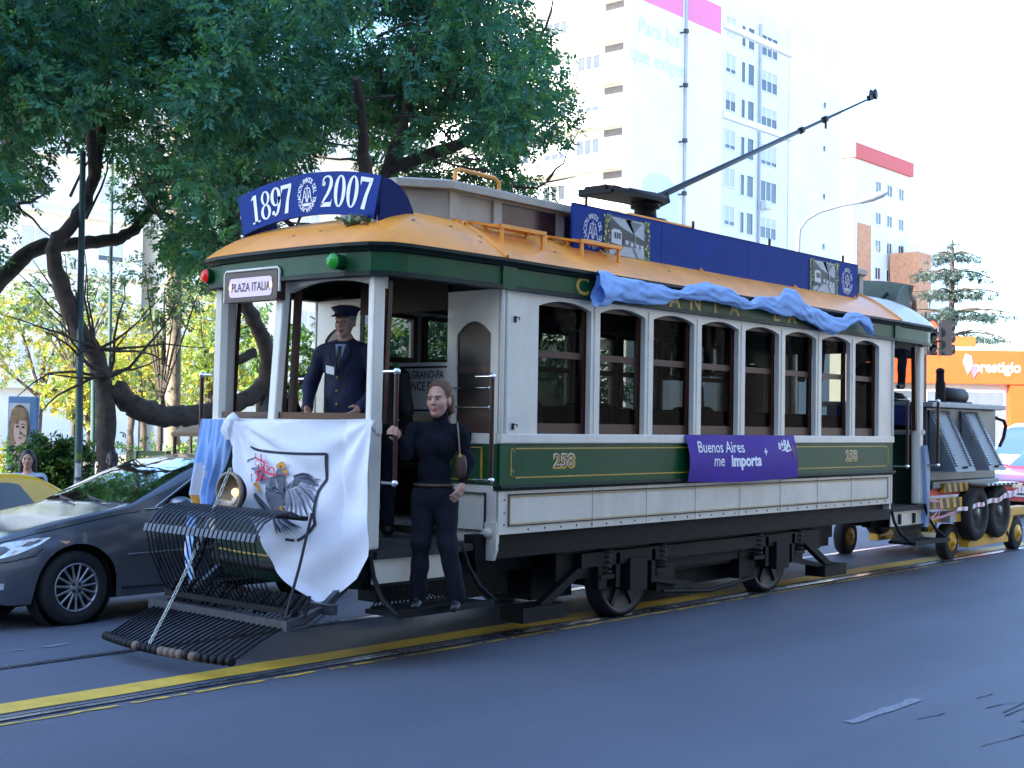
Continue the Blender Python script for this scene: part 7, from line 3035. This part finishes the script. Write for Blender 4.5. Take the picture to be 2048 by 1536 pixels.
# tree right of the sign
tc_ = thing('street_tree', 'dense dark tree whose crown hangs above the tram roof', 'tree', (6.6, 9.4, PARK))
b = MB()
limb(b, [(6.9, 9.6, -.3), (6.85, 9.5, 1.5), (6.7, 9.2, 3.4), (6.5, 8.4, 5.0), (6.6, 7.8, 6.4), (6.8, 7.4, 8.2)], .19, .04, 12, .04, seed=21)
limb(b, [(6.5, 8.4, 5.0), (5.2, 7.2, 5.35), (4.6, 6.6, 5.6), (4.1, 6.2, 6.2)], .12, .05, 9, seed=22)
limb(b, [(6.55, 8.1, 5.6), (7.2, 7.2, 6.0), (7.8, 6.6, 6.4), (8.3, 6.4, 7.0)], .11, .04, 9, seed=23)
limb(b, [(6.6, 7.8, 6.4), (5.8, 6.8, 7.1), (5.4, 6.0, 7.6)], .08, .03, 8, seed=24)
limb(b, [(6.6, 7.8, 6.4), (7.6, 8.4, 7.4), (8.3, 8.4, 8.4)], .08, .03, 8, seed=25)
for k in range(46):
    p = (4.9 + RNG.random() * 3.2, 5.6 + RNG.random() * 3, 5.2 + RNG.random() * 3.2)
    twigs(b, p, 1, 1.4, .026, 200 + k, 1, .3)
b.build('trunk', M_bark, tc_)
crown('crown', tc_, CROWN_R + [(7.9, 7.2, 5.65, .34), (8.2, 6.9, 5.5, .26), (7.5, 7.7, 5.7, .35), (7.1, 7.9, 5.55, .3), (8.4, 7.3, 5.8, .26)], LEAF_DARK, 400, .098, .021, 3)

# trees and shrubs of the park
G = 'small sunlit trees in the park'


def park_tree(label, base, blobs, mats_, r, dens=330, seed=0, leaf=.085, mixp=(.4, .4, .2), grp=G, name='park_tree', bm=None):
    t = thing(name, label, 'tree', base, grp)
    b = MB()
    c = Vector((sum(q[0] for q in blobs), sum(q[1] for q in blobs), sum(q[2] for q in blobs))) / len(blobs)
    limb(b, [base, (base[0] + .05, base[1], base[2] + (c.z - base[2]) * .5), tuple(c)], r, r * .5, 8, .05, seed=seed)
    for q in blobs:
        limb(b, [(base[0] + (c.x - base[0]) * .6, base[1] + (c.y - base[1]) * .6, base[2] + (c.z - base[2]) * .6), q[:3]], r * .5, r * .15, 6, .05, seed=seed + 1)
    b.build('trunk', bm or M_bark, t)
    crown('crown', t, blobs, mats_, dens, leaf, leaf * .26, seed, mix=mixp)
    return t


park_tree('lime green tree at the left edge of the park', (8.9, 26.1, PARK), [(9.5, 25.4, 4.3, .6), (9.2, 25.7, 3.5, .7), (9.0, 25.9, 3.0, .6), (8.6, 26.1, 4.6, .8)], LEAF_SUN, .12, seed=31)
park_tree('yellow green bushy tree in sun right of the poster', (8.85, 20.15, PARK), [(8.7, 20.25, 2.8, .62), (9.01, 19.91, 2.41, .68), (8.5, 20.51, 2.17, .56), (9.25, 19.61, 2.76, .51), (8.88, 20.09, 1.85, .45)], LEAF_SUN, .09, seed=32, mixp=(.55, .3, .15))
park_tree('pale lime tree beside the tram front post', (14.1, 23.15, PARK), [(14.0, 23.28, 3.14, .81), (14.16, 23.07, 3.68, .61), (13.89, 23.44, 2.32, .54), (14.45, 22.77, 2.88, .68), (14.05, 23.17, 4.36, .34), (15.2, 22.3, 3.2, .8), (15.8, 21.8, 2.6, .7)], LEAF_SUN, .11, seed=33, mixp=(.25, .5, .25))
park_tree('golden tree behind the palm trunk', (15.4, 27.8, PARK), [(15.44, 27.76, 2.82, .83), (15.7, 27.41, 3.73, .6), (15.06, 28.15, 3.71, .68), (15.84, 27.3, 2.38, .53), (14.4, 28.6, 2.6, .7)], LEAF_SUN, .12, seed=34, mixp=(.7, .2, .1))
park_tree('grey green pine with loose tufts behind the leaning trunk', (8.75, 20.6, PARK), [(8.02, 20.97, 4.42, .38), (8.27, 20.67, 4.76, .34), (8.5, 20.41, 4.49, .32), (7.96, 21.06, 4.02, .34), (8.37, 20.59, 3.86, .34), (8.65, 20.24, 4.32, .25), (9.16, 19.64, 4.45, .29), (8.93, 19.9, 4.78, .27), (9.22, 19.55, 5.01, .25), (9.06, 19.77, 4.11, .29), (8.4, 20.49, 5.33, .29)], LEAF_GREY, .07, 190, 35, .11)
park_tree('small grey green tree left of the tram front below the big crown', (6.35, 13.75, PARK), [(6.38, 13.69, 4.05, .36), (6.14, 13.96, 4.36, .27), (6.63, 13.42, 3.83, .32), (6.49, 13.59, 3.47, .22), (6.28, 13.83, 3.64, .27), (6.24, 13.9, 3.01, .18), (6.77, 13.25, 3.93, .23), (6.35, 13.7, 2.1, .2), (6.2, 13.9, 2.45, .18)], LEAF_GREY, .07, 300, 36, .09)
park_tree('leafy tree seen through the front windows of the tram', (9.2, 14.2, PARK), [(9.0, 14.3, 3.4, .7), (9.6, 13.9, 3.0, .65), (9.3, 14.1, 2.3, .6), (10.2, 13.4, 3.3, .7), (10.6, 13.2, 2.6, .6), (11.2, 12.8, 3.1, .6)], LEAF_SHRUB, .12, 160, 37, .12)
park_tree('leafy tree seen through the doorway beyond the far side of the tram', (14.0, 15.2, PARK), [(13.6, 15.3, 3.2, .8), (14.4, 14.9, 2.7, .8), (15.2, 14.6, 3.2, .8), (14.2, 15.0, 4.0, .7), (16.4, 14.6, 3.0, .8)], LEAF_SHRUB, .13, 130, 38, .13)
for lab, base, bl__ in (('dense dark tree behind the middle windows of the tram', (10.5, 10.6, PARK), [(9.6, 10.9, 2.4, .9), (10.6, 10.4, 2.9, 1.0), (11.6, 10.0, 2.3, .9), (10.4, 10.7, 1.6, .8), (11.2, 10.2, 3.6, .8)]),
                        ('dense dark tree behind the rear windows of the tram', (15.0, 11.6, PARK), [(13.4, 11.6, 2.4, 1.0), (14.6, 11.4, 3.0, 1.0), (15.8, 11.8, 2.4, 1.0), (14.2, 11.6, 1.5, .9), (17.2, 12.2, 2.6, 1.0), (16.4, 12.0, 1.6, .8)])):
    park_tree(lab, base, bl__, LEAF_DARK, .14, 210, int(base[0] * 7), .12, (.4, .3, .3), 'dark trees along the pavement behind the tram', 'street_tree')
park_tree('golden lime tree far back at the left of the park', (14.1, 31.5, PARK), [(13.6, 32.1, 5.0, 1.1), (14.5, 31.1, 4.3, 1.1), (13.2, 32.6, 3.4, 1.0), (14.6, 31.0, 2.8, 1.1), (15.4, 30.4, 3.4, 1.0)], LEAF_SUN, .14, 200, 61, .11)
park_tree('bright yellow green tree far back between the thin poles', (18.0, 32.4, PARK), [(17.4, 33.0, 5.2, 1.1), (18.3, 32.2, 4.4, 1.2), (17.6, 32.8, 3.4, 1.1), (19.0, 31.6, 3.0, 1.1)], LEAF_SUN, .14, 200, 62, .11, (.6, .3, .1))
park_tree('tall lime tree far back behind the palm trunk', (18.6, 28.6, PARK), [(18.2, 29.0, 5.4, 1.0), (18.9, 28.3, 4.8, 1.1), (18.4, 28.8, 3.8, 1.1), (19.3, 28.0, 3.4, 1.0), (18.6, 28.5, 2.6, 1.0)], LEAF_SUN, .14, 200, 63, .11, (.3, .5, .2))
for k_, (lab, c_) in enumerate((('round olive shrub in the park behind the taxi', (7.9, 21.3)), ('round olive shrub in the park left of the palm', (9.8, 19.6)), ('round olive shrub in the park below the golden tree', (12.6, 22.0)), ('round olive shrub at the left edge of the park', (6.4, 22.9)))):
    h_ = thing('park_shrub', lab, 'shrub', (*c_, PARK), 'round shrubs in the park')
    b = MB()
    twigs(b, (*c_, PARK), 12, 1.2, .02, 300 + k_, .6, 1.2)
    b.build('stem', M_bark, h_)
    crown('foliage', h_, [(c_[0] + dx, c_[1] + dy, z, r) for dx, dy, z, r in ((-.5, .4, .3, .5), (.1, -.1, .35, .55), (.6, -.5, .25, .5), (-.2, .2, .85, .5), (.35, -.3, .8, .45))], LEAF_SHRUB if k_ % 2 else LEAF_SUN, 260, .085, .024, 310 + k_, mix=(.35, .35, .3))
sh_ = [(2.44, 10.73, 1.18, .16), (2.56, 10.59, 1.11, .17), (2.65, 10.48, 1.22, .13), (2.38, 10.81, 1.04, .14), (2.51, 10.65, 1.29, .11)]
hd = thing('clipped_shrub', 'dense green shrub behind the taxi beside the poster', 'shrub', (2.5, 10.65, PARK))
b = MB()
twigs(b, (2.5, 10.65, PARK), 14, 1.3, .02, 77, .5, 1.2)
b.build('stem', M_bark, hd)
crown('foliage', hd, [(x + dx, y - dx * .8, z + dz, r * 1.5) for x, y, z, r in sh_ for dx, dz in ((-.18, 0), (.0, 0), (.2, -.02), (0, -.4), (.2, -.45), (-.2, -.45), (0, -.85), (.25, -.9), (-.2, -.9))], LEAF_SHRUB, 900, .06, .018, 41, mix=(.5, .15, .35))
hd2 = thing('clipped_shrub', 'low sunlit shrub beneath the kiosk roof', 'shrub', (6.9, 13.2, PARK))
b = MB()
twigs(b, (6.9, 13.2, PARK), 10, 1.0, .02, 78, .5, 1.2)
b.build('stem', M_bark, hd2)
crown('foliage', hd2, [(x, y, z - d, r * 1.4) for x, y, z, r in ((6.72, 13.44, .99, .2), (6.89, 13.23, 1.04, .22), (7.01, 13.09, .95, .18), (7.3, 12.9, 1.0, .2)) for d in (0, .35, .7)], LEAF_SHRUB, 700, .07, .02, 42, mix=(.4, .4, .2))

# palm
pm = thing('palm_tree', 'tall palm with a ringed pale trunk left of the tram front', 'tree', (7.74, 15.28, PARK))
b = MB()
pp = [(7.76, 15.3, -.2), (7.74, 15.3, 1.4), (7.70, 15.28, 3.0), (7.66, 15.27, 5.6), (7.62, 15.26, 8.9)]
q = []
rs = []
for i in range(60):
    t = i / 59
    p = curve(pp, t)
    q.append(p); rs.append(.155 - .03 * t + (.012 if i % 2 else 0) + (.06 if t < .05 else 0))
b.tube(q, rs, 14)
b.build('trunk', M_barkpale, pm)
rr = random.Random(3)
for k in range(16):
    b = MB()
    a = 2 * PI * k / 16 + rr.uniform(-.2, .2)
    el = rr.uniform(.1, 1.1)
    p = Vector((7.62, 15.26, 8.9))
    d = Vector((math.cos(a) * math.cos(el), math.sin(a) * math.cos(el), math.sin(el)))
    pts = [p.copy()]
    for j in range(12):
        d = (d + Vector((0, 0, -.13))).normalized()
        p = p + d * .17
        pts.append(p.copy())
    b.tube(pts, [.02 - .0013 * j for j in range(13)], 5)
    for j in range(1, 12):
        for s in (-1, 1):
            t_ = (pts[j + 1] - pts[j]).normalized()
            sd = t_.cross(Vector((0, 0, 1))).normalized() * s
            for o in (0, .5):
                c = pts[j] + (pts[j + 1] - pts[j]) * o
                e = c + sd * .42 * (1 - abs(j - 6) / 14) + t_ * .22 + Vector((0, 0, -.14))
                w = t_ * .018
                b.poly([c - w, c + (e - c) * .5 - w * 1.2, e, c + (e - c) * .5 + w * 1.2], 1)
    b.build('frond', [M_bark, LEAF_GREY[2]], pm)

# conifer beyond the tram's tail
cf = thing('conifer', 'dark conifer with drooping tiers behind the trailer', 'tree', (50.6, 17.4, -.3))
b = MB()
limb(b, [(50.7, 17.4, -.3), (50.65, 17.4, 4), (50.6, 17.38, 7.5), (50.54, 17.34, 10.3)], .28, .05, 8, .03, seed=51)
rr = random.Random(21)
cb = []
ux_, uy_ = Vector((.652, -.757, 0)), Vector((.757, .652, 0))
for i, z in enumerate((4.9, 6.0, 7.0, 7.9, 8.8, 9.6)):
    reach = (4.2, 3.4, 3.6, 2.4, 2.2, 1.3)[i]
    for k in range(7):
        a = 2 * PI * k / 7 + i * .7 + rr.uniform(-.25, .25)
        Lr = reach * rr.uniform(.65, 1.1)
        d = ux_ * math.cos(a) + uy_ * math.sin(a)
        p0 = Vector((50.6, 17.38, z))
        tip = p0 + d * Lr + Vector((0, 0, -.10 * Lr + rr.uniform(-.1, .25)))
        limb(b, [p0, p0 + d * Lr * .5 + Vector((0, 0, .10)), tip], .06, .02, 5, .03, seed=k)
        nb = max(2, int(Lr / .32))
        for j in range(1, nb + 1):
            t = j / nb
            c = p0 + (tip - p0) * t + Vector((rr.uniform(-.1, .1), rr.uniform(-.1, .1), -.06))
            cb.append((c.x, c.y, c.z, .13 + .07 * t * (1 - t) * 4))
cb.append((50.55, 17.35, 10.1, .25))
b.build('trunk', M_bark, cf)
LEAF_CON = [leafmat('needle_dark', (.05, .085, .075), (.02, .05, .03)), leafmat('needle_mid', (.08, .12, .10), (.03, .07, .04)), leafmat('needle_deep', (.03, .055, .05), (.01, .03, .02))]
crown('crown', cf, cb, LEAF_CON, 400, .11, .022, 52, flat=.4, droop=.6)

# ---------------------------------------------------------------- street furniture
M_postgreen = mat('green_post_paint', (.03, .075, .08), .55, var=.2, scale=5, grime=.5)
M_lampgrey = mat('galvanised_post', (.16, .18, .21), .5, var=.15)
M_paper = mat('pasted_paper', (.42, .41, .42), .85, var=.3, scale=14)
gp = thing('lamp_post', 'green lamp post with torn papers pasted low down beside the leaning trunk', 'post', (2.43, 9.9, PARK))
b = MB()
b.tube([(2.44, 9.9, PARK), (2.43, 9.9, 1.5), (2.40, 9.9, 3.4), (2.38, 9.9, 5.4)], [.058, .054, .046, .04], 14)
b.lathe((2.44, 9.9, PARK), (0, 0, 1), [(.12, 0), (.12, .25), (.08, .32)], 14)
p = b.build('pole', M_postgreen, gp)
b = MB()
for k, (z, h, a) in enumerate(((.86, .20, -2.2), (.66, .16, -2.5), (.48, .14, -1.9), (1.10, .10, -2.0))):
    vs = []
    for i in range(7):
        t = a - .7 + 1.4 * i / 6
        vs.append((2.437 + .061 * math.cos(t), 9.9 + .061 * math.sin(t)))
    for (x0, y0), (x1, y1) in zip(vs[:-1], vs[1:]):
        b.poly([(x0, y0, z), (x1, y1, z + .01), (x1, y1, z + h), (x0, y0, z + h - .01)], 0 if k < 3 else 1)
b.build('pasted_paper', [M_paper, LEAF_SUN[1]], p)
for (x, y, h, r, lab) in ((5.62, 14.68, 3.3, .045, 'thin dark pole standing among the park trees'), (5.76, 14.43, 6.4, .035, 'tall thin grey green pole in the park left of the palm')):
    b = MB()
    b.tube([(x, y, PARK), (x - .01, y, h * .5), (x - .05, y, h)], [r * 1.2, r, r * .8], 10)
    b.lathe((x, y, PARK), (0, 0, 1), [(r * 2, 0), (r * 2, .2), (r * 1.2, .25)], 10)
    tag(b.build('pole', M_postgreen, None), lab, 'pole')

# curved street lamp beyond the avenue
sl = thing('street_lamp', 'tall street lamp with a curved arm above the rear of the tram', 'street lamp', (32.6, 15.3, -.3))
b = MB()
b.tube([(32.58, 15.33, -.3), (32.58, 15.31, 7.6), (32.61, 15.27, 8.4), (32.75, 15.08, 8.75), (33.03, 14.72, 9.02), (33.45, 14.2, 9.22), (33.95, 13.65, 9.37)], [.12, .08, .065, .06, .055, .05, .045], 10)
b.build('pole', M_lampgrey, sl)
b = MB()
A_, B_ = Vector((33.85, 13.78, 9.36)), Vector((34.5, 12.99, 9.71))
d = (B_ - A_)
b.tube([A_, A_ + d * .15, A_ + d * .5, A_ + d * .85, B_], [.05, .11, .15, .12, .04], 12)
b.build('lamp_head', M_lampgrey, sl)
# traffic lights
tl_ = thing('traffic_light', 'traffic light showing red seen past the rear roof of the tram', 'traffic light', (23.2, 6.6, -.1))
b = MB()
b.tube([(23.25, 6.75, -.2), (23.25, 6.75, 4.55)], .06, 10)
b.build('pole', M_trimblk, tl_)
for (x, y, z, red) in ((23.11, 6.53, 3.55, True), (23.42, 6.30, 3.55, False)):
    b = MB()
    rot = Matrix.Rotation(.71, 3, 'Z')
    b.obox((x, y, z + .38), (.22, .26, .86), rot)
    b.bar((x, y, z + .3), (23.25, 6.75, z + .3), .04, .04)
    hdir = rot @ Vector((-1, 0, 0)) if red else rot @ Vector((0, -1, 0))
    for k in range(3):
        c = Vector((x, y, z + .10 + .28 * k)) + hdir * .11
        b.lathe(c, hdir, [(.115, 0), (.12, .04), (.12, .10), (.105, .11), (.105, .02)], 16, caps=False)
    hx = b.build('signal_head', M_trimblk, tl_)
    for k in range(3):
        c = Vector((x, y, z + .10 + .28 * k)) + hdir * .125
        b = MB()
        b.lathe(c, hdir, [(.105, 0), (.07, .02), (.005, .025)], 16)
        b.build('signal_lens', mat('lit_red_signal', (.6, .02, .01), .3, var=0, emit=(1, .07, .03), estr=1.0) if (red and k == 2) else M_arch, hx)

# advertising panel with a portrait
ap = thing('advertising_panel', 'blue framed advertising panel with a portrait of a fair haired woman', 'poster', (2.68, 11.9, PARK))
A_, B_ = Vector((2.54, 12.06, 0)), Vector((2.84, 11.72, 0))
ua = (B_ - A_).normalized()
ud = Vector((-.757, -.652, 0))
hw = (B_ - A_).length


def AP(u, v, d=0):
    p = A_ + ua * hw * u + ud * d
    return (p.x, p.y, .97 + 1.02 * v)


M_apblue = mat('panel_blue', (.12, .24, .46), .5, var=.08)
M_apbg = mat('poster_pale', (.55, .56, .62), .6, var=.06)
M_hairblond = mat('poster_hair', (.30, .20, .11), .7, var=.35, scale=14)
M_hairdk = mat('poster_hair_shade', (.13, .08, .05), .7, var=.3, scale=14)
M_face = mat('poster_skin', (.62, .44, .36), .7, var=.06)
M_dkp = mat('poster_dark', (.05, .03, .03), .7, var=.1)
M_grnp = mat('poster_green', (.13, .40, .08), .7, var=.15)
M_lipp = mat('poster_lips', (.42, .14, .13), .7, var=0)
b = MB()
b.prism([AP(0, -.08), AP(1, -.08), AP(1, 1), AP(0, 1)], -ud * .09)
b.prism([AP(.30, -1.10, -.03), AP(.70, -1.10, -.03), AP(.70, -.06, -.03), AP(.30, -.06, -.03)], -ud * .06)
fr_ = b.build('panel_frame', M_apblue, ap, bevel=.02)
b = MB()


def app(pts, m, k):
    b.poly([AP(u, v, .004 + k * .002) for u, v in pts], m)


app([(.06, 0), (.74, 0), (.74, .90), (.06, .90)], 0, 0)
app([(.0, 0), (.30, 0), (.20, .22), (.10, .50), (.0, .40)], 5, 1)
for j, (cx, cy, rx, ry, m) in enumerate(((.40, .55, .34, .33, 2), (.62, .40, .12, .26, 2), (.17, .38, .12, .24, 1), (.40, .62, .31, .22, 1), (.42, .12, .20, .22, 3), (.45, .50, .215, .235, 3), (.30, .70, .16, .10, 1), (.52, .73, .15, .09, 1), (.38, .77, .24, .07, 1))):
    app(disc((cx, cy), (rx, ry), 26)[0], m, 2 + j)
for q in stroke([(.28, .64), (.34, .72), (.46, .74), (.60, .66)], [.06, .08, .08, .05]):
    app(q, 1, 12)
for cx, cy in ((.36, .555), (.55, .545)):
    app(disc((cx, cy), (.050, .018), 14)[0], 4, 13)
    for q in stroke([(cx - .06, cy + .035), (cx, cy + .05), (cx + .06, cy + .035)], .014):
        app(q, 2, 14)
for q in stroke([(.46, .54), (.47, .47), (.50, .445), (.46, .435)], .014):
    app(q, 2, 14)
for q in stroke([(.39, .375), (.46, .392), (.54, .378)], [.01, .036, .01]):
    app(q, 6, 15)
app(disc((.40, .20), (.04, .035), 10)[0], 6, 16)
b.build('portrait', [M_apbg, M_hairblond, M_hairdk, M_face, M_dkp, M_grnp, M_lipp], fr_)

# kiosk roof, bench and planter in the park
M_tan = mat('tan_roof', (.30, .21, .14), .8, var=.15, scale=4)
ks = thing('kiosk', 'low market kiosk with a tan sloping roof beside the tram front', 'kiosk', (6.0, 12.0, PARK))
b = MB()
c0 = Vector((5.36, 11.93, 0)); dr_ = Vector((.652, -.757, 0)); dp_ = Vector((.757, .652, 0))
def KP(a, d, z):
    p = c0 + dr_ * a + dp_ * d
    return (p.x, p.y, z)
b.poly([KP(0, 0, 1.46), KP(1.5, 0, 1.46), KP(1.2, .6, 1.74), KP(.18, .6, 1.66)])
b.poly([KP(0, 1.2, 1.46), KP(0, 0, 1.46), KP(.18, .6, 1.66)])
b.poly([KP(1.5, 0, 1.46), KP(1.5, 1.2, 1.46), KP(1.2, .6, 1.74)])
b.poly([KP(1.5, 1.2, 1.46), KP(0, 1.2, 1.46), KP(.18, .6, 1.66), KP(1.2, .6, 1.74)])
b.prism([KP(0, 0, 1.40), KP(1.5, 0, 1.40), KP(1.5, 0, 1.46), KP(0, 0, 1.46)], dp_ * .03)
b.build('roof', M_tan, ks)
b = MB()
for a, d in ((.05, .05), (1.45, .05), (.05, 1.15), (1.45, 1.15)):
    b.tube([KP(a, d, PARK), KP(a, d, 1.42)], .03, 8)
b.build('post', M_bark, ks)
b = MB()
b.prism([KP(.4, .5, PARK), KP(1.4, .5, PARK), KP(1.4, .5, .75), KP(.4, .5, .75)], dp_ * .5)
b.build('counter', M_wood, ks)
bn = thing('park_bench', 'green slatted park bench behind the sedan roof', 'bench', (5.2, 12.15, PARK))
M_bench = mat('bench_green', (.12, .19, .10), .7, var=.2, scale=8)
c0 = Vector((4.96, 12.40, 0))
b = MB()
for k in range(4):
    z = .78 + k * .11
    b.bar(KP(-.02, .0, z), KP(.62, .0, z), .03, .085)
b.build('backrest', M_bench, bn)
b = MB()
for k in range(4):
    b.bar(KP(-.02, .08 + k * .10, .55), KP(.62, .08 + k * .10, .55), .085, .03)
b.build('seat', M_bench, bn)
for a in (.05, .55):
    b = MB()
    b.bar(KP(a, -.01, PARK), KP(a, -.01, 1.15), .05, .05)
    b.bar(KP(a, .40, PARK), KP(a, .40, .54), .05, .05)
    b.bar(KP(a, 0, .50), KP(a, .42, .50), .05, .04)
    b.build('leg', M_bench, bn)
